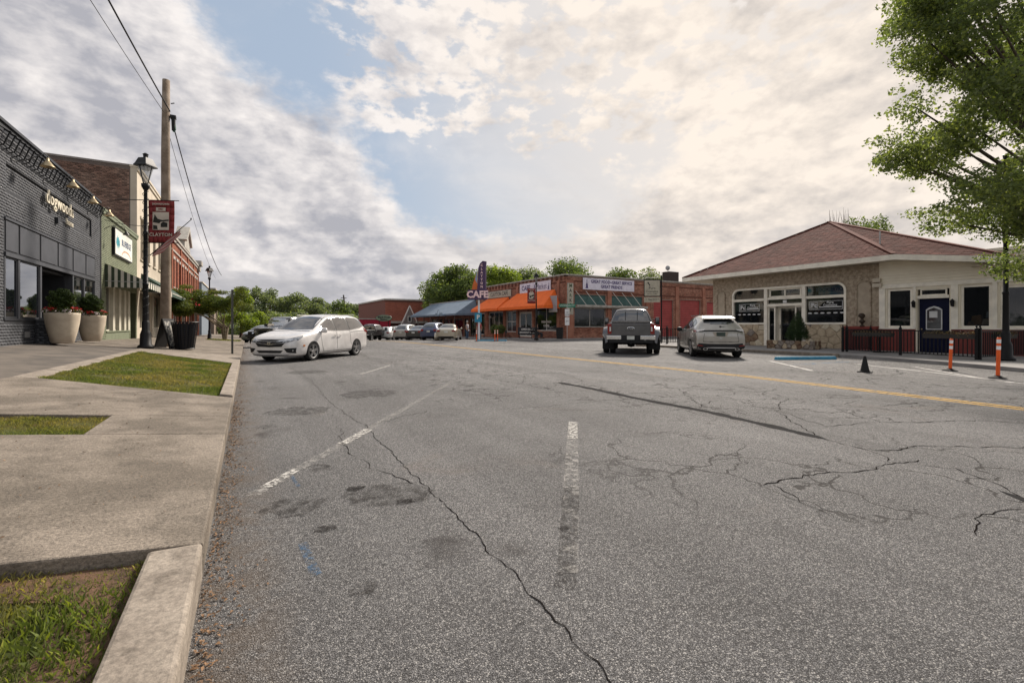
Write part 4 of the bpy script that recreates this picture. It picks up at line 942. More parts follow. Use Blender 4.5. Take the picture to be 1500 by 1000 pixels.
# street front: local x = 51.1 - Y ; front length 18.1
xc = lambda Y: 51.1 - Y; Hc = 5.95; Wc = 18.1
holes = [(xc(48.1), xc(44.6), .9, 2.95), (xc(43.9), xc(41.7), .7, 2.95), (xc(41.1), xc(38.6), .25, 2.8), (xc(38.0), xc(34.4), .9, 3.1), (xc(50.6), xc(49.2), .3, 2.9)]
wall(caf, Wc, Hc, holes, CBJ); bricks(caf, Wc, Hc - .1, holes, CB, bl=.22, bh=.075)
MB().box(-.05, Wc + .06, -.12, .35, Hc, Hc + .12).build('coping', TRIM, caf)
for i in range(24): MB().box(.3 + i * .74, .55 + i * .74, -.07, -.012, Hc - .38, Hc - .02).build('corbel', CBD, caf)
MB().box(0, Wc, -.04, -.012, 5.3 - .02, 5.42).build('belt_course', CBD, caf)
for h in (holes[0], holes[3]): window(caf, *h, WHT, GL, y=.1, fw=.07, nx=3 if h is holes[0] else 2, room=ROOM, depth=1.8)
window(caf, *holes[1], WHT, GL, y=.1, fw=.08, nx=2, nz=2, room=ROOM, depth=1.6)
window(caf, *holes[4], WHT, GL, y=.1, fw=.08, room=ROOM, depth=1.6, name='door')
d = window(caf, *holes[2], WHT, GL, y=.06, fw=.16, nx=2, room=ROOM, depth=1.6, name='door')
MB().box(xc(39.9) + .02, xc(39.9) + .05, -.02, .05, 1.1, 1.5).build('handle', CHROME, d)
for Y in (44.25, 41.4, 38.3, 34.05, 48.4): MB().box(xc(Y) - .18, xc(Y) + .18, -.09, -.012, 0, Hc - .4).build('pilaster', CB, caf)
# side front (faces the viewer), along +X from the corner
cs = bpy.data.objects.new('side_front', None); 
Ws = 22.
h2 = [(1.0, 4.75, 1.25, 3.05), (1.0, 4.75, 3.3, 4.25), (5.5, 9.6, 1.25, 3.05), (5.5, 9.6, 3.3, 4.25), (11.2, 14.1, .12, 4.05), (15.2, 18.5, .12, 4.15), (19.6, 21.6, .12, 4.0)]
sf = wall(caf, Ws, Hc, h2, CBJ, name='side_wall'); sf.rotation_euler = (0, 0, R(90)); sf.location = (Wc, 0, 0)
def onside(o): o.rotation_euler = (0, 0, R(90)); o.location = (Wc, 0, 0); return o
def sidetext(parent, s, size, x, z, mat, y=-.04, **k):
    o = text(parent, s, size, x, z, mat, y=y, **k); return o
onside(bricks(caf, Ws, Hc - .1, h2, CB, bl=.22, bh=.075))
onside(MB().box(0.36, Ws, -.12, .35, Hc, Hc + .12).build('coping', TRIM, caf))
for x in (-.02, 4.9, 10.0, 14.4, 18.75): onside(MB().box(x + .02, x + .5 + (0.35 if x < 0 else 0), -.10, -.012, 0, Hc - .45).build('pilaster', CB, caf))
onside(MB().box(.9, Ws, -.05, -.012, 4.42, 4.55).box(.9, Ws, -.05, -.012, 5.42, 5.5).build('belt_course', CBD, caf))
GCAN = M('green_canvas_lights', (.045, .10, .095), .5, (.07, .14, .13), 3)
for h in (h2[0], h2[2]): onside(window(caf, *h, TRIM, GL, y=.1, fw=.08, nx=2, nz=1, room=ROOM, depth=1.8)); onside(MB().box(h[0], h[1], .0, .2, .55, 1.24).build('stall_riser', M('riser_grey', (.24, .23, .20), .7), caf))
for h in (h2[1], h2[3]):
    onside(MB().box(h[0], h[1], .12, .16, h[2], h[3]).build('transom', GCAN, caf))
    for k in range(3): onside(MB().bar((h[0] + .1 + k * 1.2, -.03, h[3] + .35), (h[0] + 1.0 + k * 1.2, -.03 - .9 * .0 - .5, h[2] - .05), .035).build('awning_rod', WHT, caf))
onside(MB().box(.9, 9.8, -.55, -.47, 3.12, 3.3).build('awning_bar', TRIM, caf))
onside(MB().box(.9, 9.8, -.5, -.012, 3.06, 3.12).build('ledge', TRIM, caf))
RDR = M('red_roller_door', (.36, .065, .06), .6, (.30, .055, .05), 2)
for h in h2[4:]:
    z = h[2]; 
    while z < h[3] - .02:
        onside(MB().slabxz([(h[0], z), (h[1], z), (h[1], min(h[3], z + .235)), (h[0], min(h[3], z + .235))], .14, .19).build('door_panel', RDR, caf, bevel=.012)); z += .25
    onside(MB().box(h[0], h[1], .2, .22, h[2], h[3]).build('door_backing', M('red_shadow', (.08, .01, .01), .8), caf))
# board signs on it
PURP = M('violet_print', (.045, .03, .13), .5); SIGNL = M('sign_lilac_white', (.68, .65, .74), .5); SIGNC = M('sign_linen', (.44, .41, .33), .6); INK = M('ink_dark', (.03, .03, .035), .6)
def statue(parent, x, z, s, y=-.055):
    MB().slabxz([(x - .45 * s, z), (x + .45 * s, z), (x + .3 * s, z + .3 * s), (x + .25 * s, z + .9 * s), (x + .08 * s, z + 1.15 * s), (x + .06 * s, z + 1.9 * s), (x - .06 * s, z + 1.9 * s), (x - .05 * s, z + 1.2 * s), (x - .22 * s, z + .9 * s), (x - .2 * s, z + .35 * s)], y - .001, y + .001).build('emblem', PURP, parent)
def board(parent, name, x0, x1, z0, z1, fm, lines, side=False, edge=None, y=-.02):
    o = MB().box(x0, x1, y - .03, y, z0, z1).build(name, fm, parent)
    if edge: MB().box(x0 - .05, x1 + .05, y - .02, y + .004, z0 - .05, z1 + .05).build('sign_edge', edge, o)
    for (s, sz, x, z, m_, kw) in lines: text(o, s, sz, x, z, m_, y=y - .034, ext=.002, **kw)
    return o
b1 = board(caf, 'cafe_sign', xc(48.1), xc(42.7), 4.62, 5.28, SIGNC, [('CLAYTON CAFE', .62, xc(45.4), 4.95, INK, dict(bold=.008, sx=.92))], edge=TRIM, y=-.08)
b2 = board(caf, 'market_sign', xc(40.8), xc(35.2), 4.68, 5.60 + .1, SIGNL, [('CAFE', .70, xc(39.6), 5.2, PURP, dict(bold=.014)), ('&Market', .72, xc(37.0), 5.2, PURP, dict(sx=.9))], edge=None, y=-.08)
statue(b2, xc(35.55), 4.85, .32, y=-.12)
b3 = board(caf, 'slogan_sign', 1.9, 8.35, 4.62 + .12, 5.82, SIGNL, [('GREAT FOOD~GREAT SERVICE', .41, 5.45, 5.5, PURP, dict(bold=.012, sx=.92)), ('GREAT FRIENDS', .41, 5.4, 5.06, PURP, dict(bold=.012, sx=.92))], y=-.08); onside(b3)
statue(b3, 2.35, 4.86, .42, y=-.115)
b4 = board(caf, 'vertical_sign', -.62 + .75, .62 + .1, 2.1 + .35, 5.2, SIGNC, [], edge=TRIM, y=-.12); onside(b4)
for i, ch in enumerate('MARKET'): text(b4, ch, .42, .44, 5.0 - i * .44, INK if i % 2 else M('ink_green', (.06, .10, .05), .6), y=-.155, ext=.002, bold=.008)
b5 = MB().box(xc(34.35), xc(33.15) , -.9, -.84, 2.75, 4.1).build('projecting_sign', M('sign_grey', (.32, .32, .34), .6), caf)
MB().box(xc(34.35), xc(33.15), -.93, -.82, 2.62, 2.75).build('sign_edge', TRIM, b5)
# awnings
def awning(parent, a, b, zt, zb, p, mat, skirt=.22, hip=True, name='awning'):
    h = (zt - zb) * .55 if hip else 0
    mb = MB(); mb.add([(a + h, -.10, zt), (b - h, -.10, zt), (b, -p, zb), (a, -p, zb), (a, -.10, zb), (b, -.10, zb), (a, -p, zb - skirt), (b, -p, zb - skirt), (a, -.10, zb - skirt), (b, -.10, zb - skirt)],
                      [(0, 3, 2, 1), (0, 4, 3), (1, 2, 5), (3, 6, 7, 2), (4, 8, 6, 3), (5, 2, 7, 9)])
    o = mb.build(name, mat, parent); s = o.modifiers.new('s', 'SOLIDIFY'); s.thickness = .02
    return o
OR = M('orange_canvas', (.85, .165, .03), .75, (.76, .14, .025), 2.)
awning(caf, xc(49.0), xc(42.5), 4.5, 3.25, 1.9, OR, .28); awning(caf, xc(42.2), xc(33.7), 4.75, 3.25, 1.9, OR, .28)
text(caf, 'FRESH FOOD', .28, xc(36.2), 1.75, WHT, y=.09, bold=.01); text(caf, 'COFFEE', .28, xc(36.2), 1.38, WHT, y=.09, bold=.01)
text(caf, 'LOCAL', .3, 3.2, 2.4, WHT, y=.0, bold=.01)
# roof and far walls, chimney with its dish
MB().box(.3, Wc - .3, .31, 22, Hc - .7, Hc - .55).build('roof', M('flat_roof', (.10, .10, .10), .9), caf)
MB().box(0, Wc, 21.7, 22, 0, Hc).box(0, .3, .302, 21.7, 0, Hc).build('rear_wall', CBJ, caf)
ch = MB().box(Wc - 1.0, Wc - .1, 13.6, 15.1, Hc + .12, Hc + 1.15).build('chimney', M('chimney_dark', (.06, .045, .04), .9), caf)
dish = thing('satellite_dish', (38.6, 33.4, 6.95), R(-30), 'small grey satellite dish on the chimney of the red brick building', 'dish'); dish.scale = (.75, .75, .75)
MB().lathe([(.0, 0), (.12, .02), (.24, .07), (.33, .15), (.33, .17), (.24, .09), (.0, .02)], 18, axis='Y').build('reflector', M('dish_grey', (.35, .35, .36), .5), dish).location = (0, 0, .55)
MB().tube([(0, .05, 0), (0, .05, .55)], .03, 6).tube([(0, 0, .3), (0, -.4, .45)], .012, 5).build('mount', BLK, dish)

# blue awning shop further up
bs = thing('shop_building', (24.8, 68.2, -.75), R(-90), 'low shop with a broad slate blue awning left of the orange awnings', 'shop')
xb = lambda Y: 68.2 - Y
hh = [(.8, 3.4, .7, 2.9), (4.0, 5.2, .1, 2.9), (5.8, 9.0, .7, 2.9), (9.6, 12.6, .7, 2.9), (13.1, 14.4, .1, 2.9), (14.9, 16.6, .7, 2.9)]
wall(bs, 17.0, 5.2, hh, CBJ); bricks(bs, 17.0, 5.1, hh, CB, bl=.26, bh=.09)
for h in hh: window(bs, *h, M('frame_dark', (.06, .05, .045), .6), GL, y=.1, room=ROOM, depth=1.5, name='window' if h[2] > .5 else 'door')
MB().box(-.1, 17.0, -.1, 20, 5.2, 5.35).box(0, .3, .302, 20, 0, 5.2).box(.3, 17, 19.7, 19.99, 0, 5.2).build('roof', TRIM, bs)
BLC = M('slate_blue_canvas', (.17, .22, .28), .7, (.135, .18, .23), 1.5)
awb = awning(bs, .2, 17.6, 5.25, 3.45, 3.2, BLC, .22)
for i in range(7): MB().tube([(.6 + i * 2.75, -3.1, 3.3), (.6 + i * 2.75, -3.1, .1)], .06, 8).build('post', M('frame_dark', (.06, .05, .045), .6), bs)
MB().lathe([(.38, -.03), (.42, 0), (.38, .03), (.34, 0), (.38, -.03)], 20, (12.8, -3.5, 3.6), axis='Y').box(11.6, 12.4, -3.5, -3.46, 3.2, 3.6).box(13.2, 14.0, -3.5, -3.46, 3.2, 3.6).build('hanging_sign', M('sign_bluegrey', (.20, .27, .33), .6), bs)

# large brick hall with a white roof edge, behind
hl = thing('brick_hall', (20.9, 80, -1.0), 0, 'long windowless red brick hall with a pale roof edge behind the parked row', 'building')
HB = M('hall_brick', (.40, .14, .09), .85, (.33, .115, .08), .6, 5, island=.15, bump=(30, .3, .005)); HBJ = M('hall_mortar', (.2, .09, .07), .9)
wall(hl, 15, 6.7, [], HBJ); bricks(hl, 15, 6.4, [], HB, bl=.3, bh=.1, mo=.015)
MB().box(-.2, 15.2, -.25, 22, 6.7, 6.95).build('roof_edge', M('white_fascia', (.50, .48, .44), .6), hl); MB().box(-.02, .3, .302, 22, 0, 6.7).box(14.7, 15, .302, 22, 0, 6.7).box(.3, 14.7, 21.7, 22, 0, 6.7).build('side_wall', HBJ, hl)
MB().box(-.1, 7, -2.0, -.02, 2.6, 3.0).box(-.1, 7, -1.9, -.02, 1.9, 2.2).build('canopy', TRIM, hl)
MB().tube([(8.6, -.3, 0), (8.6, -.3, 6.0)], .07, 8).lathe([(0, .2), (.2, .1), (.2, -.1), (0, -.2)], 10, (8.6, -.5, 6.1)).build('flood_light', BLK, hl)
sh = thing('red_shed', (15.4, 74, -1.0), R(8), 'plain crimson shed with a flat roof left of the brick hall', 'shed')
CRI = M('crimson_siding', (.30, .02, .04), .6)
for i in range(12): MB().box(i * .42, i * .42 + .405, -.02, 0, 0, 3.2).build('siding_board', CRI, sh)
MB().box(0, 5.04, .001, 5, 0, 3.2).build('wall', CRI, sh); MB().box(-.1, 5.15, -.1, 5.1, 3.2, 3.35).build('roof', TRIM, sh); MB().box(.1, 1.1, -.04, -.021, 0, 2.3).build('door', BLK, sh)
# roof-top plants and stack seen above it
ov = thing('oval_sign', (16.0, 62, -.8), R(-15), 'green oval shop sign with black lettering on two posts near the red shed', 'sign')
MB().lathe([(.0, -.06), (1.0, -.06), (1.05, 0), (1.0, .06), (.0, .06)], 28, (0, 0, 3.05), axis='Y', sx=1., sy=.42).build('board', M('sign_olive', (.20, .25, .17), .6), ov)
MB().lathe([(1.06, -.07), (1.10, 0), (1.06, .07)], 28, (0, 0, 3.05), axis='Y', sy=.42).build('border', BLK, ov)
text(ov, 'Black Rock', .36, 0, 3.16, INK, y=-.08, bold=.012); text(ov, 'Station', .32, 0, 2.86, INK, y=-.08, bold=.012)
MB().tube([(-.6, 0, 0), (-.6, 0, 2.7)], .05, 6).build('post', BLK, ov); MB().tube([(.6, 0, 0), (.6, 0, 2.7)], .05, 6).build('post', BLK, ov)
af = thing('gable_kiosk', (22.1, 70, -.8), R(-10), 'tiny steep gabled kiosk with white barge boards in front of the brick hall', 'kiosk')
MB().slabxz([(-.9, 0), (.9, 0), (.9, 2.6), (0, 4.9), (-.9, 2.6)], 0, 1.6).build('wall', M('kiosk_grey', (.20, .17, .16), .8), af)
MB().bar((-1.35, -.06, 2.1), (0, -.06, 5.15), .12).bar((1.35, -.06, 2.1), (0, -.06, 5.15), .12).build('barge_board', WHT, af)
MB().box(-.28, .28, -.03, -.001, 2.6, 3.5).build('window', WHT, af); MB().box(-.2, .2, -.04, -.031, 2.68, 3.42).build('pane', INK, af)

# neon pylon sign, blue bay sign
ns = thing('pylon_sign', (17.2, 35.2, -.02), R(-38), 'tall plum coloured cafe pylon sign with pale lettering on a white pole', 'sign')
PL = M('plum_enamel', (.075, .045, .10), .45); PK = M('pink_neon_letters', (.85, .60, .60), .5); OG = M('orange_enamel', (.55, .14, .04), .5)
MB().tube([(0, 0, 0), (0, 0, 3.55)], .085, 12).build('pole', M('pole_white', (.62, .62, .64), .5), ns)
MB().box(-.95, .75, -.14, .14, 3.5, 4.35).build('cabinet', PL, ns)
MB().slabxz([(-.12, 4.35), (.62, 4.35), (.62, 6.2), (.66, 6.75), (.35, 6.8), (.12, 6.6), (-.04, 6.2)], -.12, .12).build('fin', PL, ns)
MB().slabxz([(-.62, 4.36), (-.14, 4.36), (-.14, 5.9), (-.3, 5.5), (-.5, 4.9)], -.06, .06).build('flame_fin', OG, ns); MB().slabxz([(-.32, 5.2), (-.14, 4.9), (-.14, 6.1)], -.08, .08).build('blue_fin', M('pale_blue_enamel', (.25, .32, .45), .5), ns)
text(ns, 'CAFE', .80, -.1, 3.92, PK, y=-.16, ext=.015, bold=.03)
for i, chh in enumerate('CLAYTON'): text(ns, chh, .27, .27, 6.42 - i * .305, PK, y=-.135, ext=.01, bold=.008)
pb = thing('parking_sign', (17.12, 35.1, 1.55), R(-38), 'square blue parking sign on the white pole of the cafe pylon', 'sign')
MB().box(-.3, .3, -.16, -.13, 0, .78).build('panel', M('sign_teal_blue', (.03, .22, .35), .5), pb); text(pb, 'P', .5, 0, .42, WHT, y=-.165, bold=.02)

# orange delineators, black cone, blue wheel stop
DO = M('delineator_orange', (.72, .11, .02), .5); REFL = M('reflective_white', (.75, .75, .75), .4)
def delin(x, y, lb, tilt=0., h=.92, n=0):
    t = thing('delineator_post', (x, y, rz_road(x, y)), 0, lb, 'delineator', 'orange flexible delineator posts')
    MB().lathe([(0, 0), (.17, 0), (.165, .02), (.08, .05), (.055, .07), (0, .07)], 16).build('base', RUB, t, smooth=False)
    MB().lathe([(.038, .07), (.038, h - .03), (.03, h), (0, h)], 14).build('post', DO, t, smooth=True)
    MB().lathe([(.0395, h - .14), (.0395, h - .05)], 14).build('reflective_band', REFL, t, smooth=True); MB().lathe([(.0395, h - .30), (.0395, h - .21)], 14).build('reflective_band', REFL, t, smooth=True)
    t.rotation_euler = (R(tilt), R(tilt * .8), 0)
delin(17.28, 4.92, 'orange delineator post before the dining fence, the farther of the two at right', 1.5)
delin(15.85, 3.64, 'orange delineator post nearest the viewer at the far right', 1.0, 1.0)
delin(15.74, 32.64, 'orange delineator post left of the pylon sign pole', 0); delin(17.0, 31.91, 'orange delineator post right of the pylon, left one of a close pair', 0); delin(17.45, 32.3, 'orange delineator post right of the pylon, right one of a close pair', 0)
cn = thing('traffic_cone', (14.74, 5.96, 0), R(20), 'small black traffic cone alone on the asphalt beside the yellow lines', 'cone')
MB().box(-.17, .17, -.17, .17, .0, .025).build('base', RUB, cn, bevel=.008); MB().lathe([(.125, .025), (.10, .06), (.03, .44), (.022, .45), (0, .45)], 16).build('body', RUB, cn, smooth=True)
MB().lathe([(.0405, .37), (.032, .43)], 12).build('band', M('dull_red', (.15, .02, .02), .6), cn)
def wheelstop(x0, y0, x1, y1, lb):
    a, b = Vector((x0, y0)), Vector((x1, y1)); L_ = (b - a).length; t = thing('wheel_stop', (x0, y0, 0), math.atan2(y1 - y0, x1 - x0), lb, 'wheel stop')
    MB().add([(0, -.08, .0), (L_, -.08, 0), (L_, .08, 0), (0, .08, 0), (.03, -.05, .12), (L_ - .03, -.05, .12), (L_ - .03, .05, .12), (.03, .05, .12)], [(3, 2, 1, 0), (4, 5, 6, 7), (0, 1, 5, 4), (1, 2, 6, 5), (2, 3, 7, 6), (3, 0, 4, 7)]).build('block', M('wheelstop_blue', (.04, .20, .33), .6, (.07, .27, .40), 6, stain=((.25, .25, .24), 9, .6, .7, .6)), t, bevel=.015)
    for q in (.25, .75): MB().lathe([(.0, .128), (.02, .128), (.02, .115)], 8, (L_ * q, 0, 0)).build('bolt', SILV, t)
wheelstop(17.05, 9.75, 19.3, 8.75, 'sky blue concrete wheel stop lying on the asphalt before the stone planter')
o = wheelstop(16.1, 33.4, 18.1, 31.9, 'distant blue wheel stop at the foot of the pylon sign')

# ================================================================== STUCCO BUILDING WITH HIPPED SHINGLE ROOF
STU = M('tan_stucco', (.50, .41, .31), .9, (.30, .24, .18), 6.5, 9, .35, .65, bump=(16, 1., .06))
SID = M('cream_siding', (.80, .735, .60), .6, (.75, .68, .55), 1.5)
FRM = M('cream_frame', (.82, .765, .66), .5)
st = thing('restaurant_building', (25.5, 18.5, .12), R(-90), 'tan stucco building under a wide hipped maroon shingle roof with stone base', 'building')
xs_ = lambda Y: 18.5 - Y; Hs = 4.05
h = [(xs_(17.17), xs_(11.08), -.0, 3.32)]
nic = [(xs_(18.18), xs_(17.66), 1.0, 3.0), (xs_(10.65), xs_(10.07), 1.02, 3.0)]
wall(st, xs_(9.74), Hs, h, STU, th=.35)
for (a, b, c, d_), yo in ((nic[0], 0), (nic[1], 0)):       # arched niches: raised moulding round a sunken face
    r = (b - a) / 2; cx = (a + b) / 2; pts = [(a, c)] + [(cx - r * math.cos(t), d_ + r * math.sin(t)) for t in np.linspace(0, PI, 13)] + [(b, c)]
    mb = MB()
    for i in range(len(pts) - 1): mb.bar((pts[i][0], -.02, pts[i][1]), (pts[i + 1][0], -.02, pts[i + 1][1]), .06, .07, up=(0, 1, 0))
    mb.build('niche_moulding', STU, st)
    MB().slabxz(pts, -.012, -.002).build('niche_face', M('stucco_smooth', (.42, .35, .27), .9), st)
wf = MB()    # big window wall: rounded frame
a, b, zb, zt = h[0][0], h[0][1], 1.22, 3.32; rr_ = .42
def rect(mb, x0, x1, z0, z1, y0=-.05, y1=.16): mb.box(x0, x1, y0, y1, z0, z1)
xm1, xm2 = xs_(15.1), xs_(13.05)
wf = MB(); rect(wf, a + rr_, b - rr_, zt - .10, zt); rect(wf, a, a + .1, zb, zt - rr_); rect(wf, b - .1, b, zb, zt - rr_); rect(wf, a + .101, xm1 - .001, zb, zb + .09); rect(wf, xm2 + .001, b - .101, zb, zb + .09)
for cx, s_ in ((a + rr_, -1), (b - rr_, 1)):
    for i in range(8):
        t0, t1 = PI / 2 * i / 8, PI / 2 * (i + 1) / 8
        pp = [(cx + s_ * rr_ * math.sin(t0), zt - rr_ + rr_ * math.cos(t0)), (cx + s_ * rr_ * math.sin(t1), zt - rr_ + rr_ * math.cos(t1)), (cx + s_ * (rr_ - .1) * math.sin(t1), zt - rr_ + (rr_ - .1) * math.cos(t1)), (cx + s_ * (rr_ - .1) * math.sin(t0), zt - rr_ + (rr_ - .1) * math.cos(t0))]
        if s_ > 0: pp = pp[::-1]
        wf.slabxz(pp, -.05, .16)
fr = wf.build('window_surround', FRM, st)
for cx, s_ in ((a, 1), (b, -1)):            # stucco spandrels filling outside the rounded corners
    pts = [(cx, zt)] + [(cx + s_ * (rr_ - rr_ * math.sin(t)), zt - rr_ + rr_ * math.cos(t)) for t in np.linspace(0, PI / 2, 9)]
    if s_ > 0: pts = pts[::-1]
    MB().slabxz(pts, -.0, .14).build('spandrel', STU, st)
MB().box(xm1 - .09, xm1 + .09, -.06, .17, .02, zt - .101).build('mullion', FRM, st); MB().box(xm2 - .09, xm2 + .09, -.06, .17, .02, zt - .101).build('mullion', FRM, st)
for (p, q) in ((a + .1, xm1 - .09), (xm2 + .09, b - .1)):
    MB().box(p, q, -.04, .16, 2.56, 2.70).build('transom_bar', FRM, st)
    for (c, d_) in ((zb + .09, 2.56), (2.70, zt - .10)):
        MB().box(p, q, .08, .088, c, d_).build('pane', GL, fr)
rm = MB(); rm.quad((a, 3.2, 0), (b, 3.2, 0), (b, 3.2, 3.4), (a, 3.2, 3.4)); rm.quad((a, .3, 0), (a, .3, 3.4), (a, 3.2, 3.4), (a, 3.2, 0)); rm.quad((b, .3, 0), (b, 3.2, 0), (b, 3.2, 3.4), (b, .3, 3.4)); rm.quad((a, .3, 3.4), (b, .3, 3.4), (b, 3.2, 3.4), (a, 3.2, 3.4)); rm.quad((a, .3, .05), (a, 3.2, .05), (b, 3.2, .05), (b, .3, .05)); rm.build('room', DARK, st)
# seen through the panes: panels, a menu board, poster, hooded plates
MB().box(xs_(16.9), xs_(16.2), .5, .52, 2.72, 3.18).build('inner_panel', M('dark_red', (.06, .02, .02), .8), st); MB().box(xs_(16.2), xs_(15.3), .5, .52, 2.72, 3.2).build('inner_panel', M('buff', (.30, .26, .19), .8), st)
MB().box(xs_(12.5), xs_(11.2), .3, .32, 2.74, 3.2).build('poster', M('poster_blue', (.10, .30, .42), .6, (.42, .46, .47), 4, 4, .42, .58), st)
text(st, 'ROOMSERVICE', .28, xs_(11.95), 3.0, M('poster_ink', (.05, .10, .25), .6), y=.29, sx=.7, bold=.008)
LW = M('window_lettering', (.62, .62, .62), .6)
for cx, wd in ((xs_(16.15), 1.25), (xs_(12.05), 1.55)):
    mb = MB(); z0, z1 = 1.98, 2.42; p, q = cx - wd / 2, cx + wd / 2; y0, y1 = .066, .072; e = .018
    mb.box(p, q, y0, y1, z1 - e, z1).box(p, q, y0, y1, z0, z0 + e).box(p, p + e, y0, y1, z0 + e, z1 - e).box(q - e, q, y0, y1, z0 + e, z1 - e)
    k0, k1 = p + .06, p + .40; mb.box(k0, k1, y0, y1, z1 - .07, z1 - .055).box(k0, k1, y0, y1, z0 + .055, z0 + .07).box(k0, k0 + .015, y0, y1, z0 + .07, z1 - .07).box(k1 - .015, k1, y0, y1, z0 + .07, z1 - .07)
    mb.box(p + .47, q - .05, y0, y1, z0 + .10, z0 + .15)
    mb.build('window_logo', LW, fr); text(fr, 'Pc', .30, (k0 + k1) / 2, 2.2, LW, y=.068, ext=.002, bold=.01); text(fr, 'Pure', .17, p + .47 + (wd - .52) / 2, 2.33, LW, y=.068, ext=.002, bold=.004); text(fr, 'Cosmetics', .15, p + .47 + (wd - .52) / 2, 2.2, LW, y=.068, ext=.002, bold=.004)
    n = 5 if wd < 1.4 else 6
    for i in range(n):
        u = cx - (n - 1) * .15 + i * .3; MB().slabxz([(u + .1 * math.cos(t), 1.80 + .035 * math.sin(t)) for t in np.linspace(0, 2 * PI, 13)[:-1]], y0, y1).build('oval_decal', LW, fr)
# entrance bay
window(st, xs_(14.95), xs_(13.22), 2.72, 3.20, FRM, GL, y=.06, fw=.08, nx=2)
MB().box(xm1 + .09, xm2 - .09, -.05, .16, 3.2, 3.22).box(xm1 + .091, xm2 - .091, -.03, .16, 2.60, 2.72).box(xm1 + .091, xm2 - .091, -.04, .16, 2.22, 2.36).build('entry_rail', FRM, st)
MB().box(xm1 + .09, xm2 - .09, .09, .098, 2.36, 2.60).build('pane', GL, fr); MB().box(xs_(14.2), xs_(14.0), .08, .089, 2.40, 2.56).build('number_plate', LW, st)
for p, q in ((xm1 + .09, xm1 + .5), (xm2 - .5, xm2 - .09)):
    window(st, p, q, .05, 2.22, FRM, GL, y=.05, fw=.07)
ed = window(st, xm1 + .5, xm2 - .5, .05, 2.22, FRM, GL, y=.4, fw=.11, name='door'); MB().box(xm1 + .56, xm1 + .60, .35, .41, 1.0, 1.2).build('handle', CHROME, ed)
MB().box(xm1 + .5 - .07, xm1 + .5, .12, .47, .05, 2.22).box(xm2 - .5, xm2 - .5 + .07, .12, .47, .05, 2.22).build('door_jamb', FRM, st)
# stone base: irregular stones picked out one by one, recessed joints
ST1 = M('field_stone_buff', (.50, .41, .29), .9, (.38, .30, .21), 5, 6, island=0, bump=(18, .8, .02)); ST2 = M('field_stone_grey', (.30, .26, .22), .9, (.18, .15, .13), 5, 6, bump=(18, .8, .02)); ST3 = M('field_stone_brown', (.15, .09, .06), .9, (.24, .17, .11), 5, 6, bump=(18, .8, .02)); ST4 = M('field_stone_pale', (.60, .53, .41), .9, (.48, .41, .3), 5, 6, bump=(18, .8, .02))
def clip(poly, nx, nz, d):
    out = []
    for i in range(len(poly)):
        p, q = poly[i], poly[(i + 1) % len(poly)]; sp_, sq = p[0] * nx + p[1] * nz - d, q[0] * nx + q[1] * nz - d
        if sp_ <= 0: out.append(p)
        if (sp_ < 0) != (sq < 0) and abs(sp_ - sq) > 1e-9: t = sp_ / (sp_ - sq); out.append((p[0] + (q[0] - p[0]) * t, p[1] + (q[1] - p[1]) * t))
    return out
def stones(parent, x0, x1, z0, z1, cell, seed, mats, y=-.0, proud=.04, gap=.010, name='stone', aspect=1.4):
    r = random.Random(seed); S = []
    nz = max(1, round((z1 - z0) / cell)); nx = max(1, round((x1 - x0) / (cell * aspect)))
    for j in range(-1, nz + 1):
        for i in range(-1, nx + 1): S.append((x0 + (i + .5 + (j % 2) * .5 + r.uniform(-.38, .38)) * (x1 - x0) / nx, z0 + (j + .5 + r.uniform(-.38, .38)) * (z1 - z0) / nz))
    for k, s in enumerate(S):
        poly = [(x0, z0), (x1, z0), (x1, z1), (x0, z1)]
        for q in S:
            if q is s or abs(q[0] - s[0]) > 1.6 or abs(q[1] - s[1]) > 1.2: continue
            dx, dz = q[0] - s[0], q[1] - s[1]; L_ = math.hypot(dx, dz); nx_, nz_ = dx / L_, dz / L_
            poly = clip(poly, nx_, nz_, (nx_ * (s[0] + q[0]) + nz_ * (s[1] + q[1])) / 2 - gap / 2)
            if len(poly) < 3: break
        if len(poly) < 3: continue
        cx = sum(p[0] for p in poly) / len(poly); cz = sum(p[1] for p in poly) / len(poly)
        area = abs(sum(poly[i][0] * poly[(i + 1) % len(poly)][1] - poly[(i + 1) % len(poly)][0] * poly[i][1] for i in range(len(poly)))) / 2
        if area < .006: continue
        pr = proud * r.uniform(.5, 1.2); n = len(poly); inn = [(cx + (p[0] - cx) * .84, cz + (p[1] - cz) * .84) for p in poly]
        vs = [(p[0], y, p[1]) for p in poly] + [(cx + (p[0] - cx) * .97, y - pr * .7, cz + (p[1] - cz) * .97) for p in poly] + [(p[0], y - pr, p[1]) for p in inn]
        fs = [(i, (i + 1) % n, n + (i + 1) % n, n + i) for i in range(n)] + [(n + i, n + (i + 1) % n, 2 * n + (i + 1) % n, 2 * n + i) for i in range(n)] + [tuple(2 * n + i for i in range(n))]
        MB().add(vs, fs).build(name, r.choice(mats), parent)
SM = [ST1, ST1, ST4, ST1, ST4, ST1, ST2, ST1, ST3, ST1]
for p, q, sd_ in ((a, xm1 - .09, 1), (xm2 + .09, b, 2)):
    MB().box(p, q, .0, .3, 0, zb).build('stone_backing', M('stone_mortar', (.30, .25, .19), .95), st)
    stones(st, p, q, 0, zb - .01, .33, sd_, SM, y=-.005)
MB().box(b, xs_(9.74) - .02, -.28, -.001, 0.0, 1.02).build('red_pier', M('oxblood_paint', (.22, .05, .042), .7, (.18, .042, .036), 3), st)
MB().box(b - .02, xs_(9.74), -.32, .0, 1.02, 1.12).build('red_pier_cap', M('oxblood_light', (.22, .05, .04), .7), st)
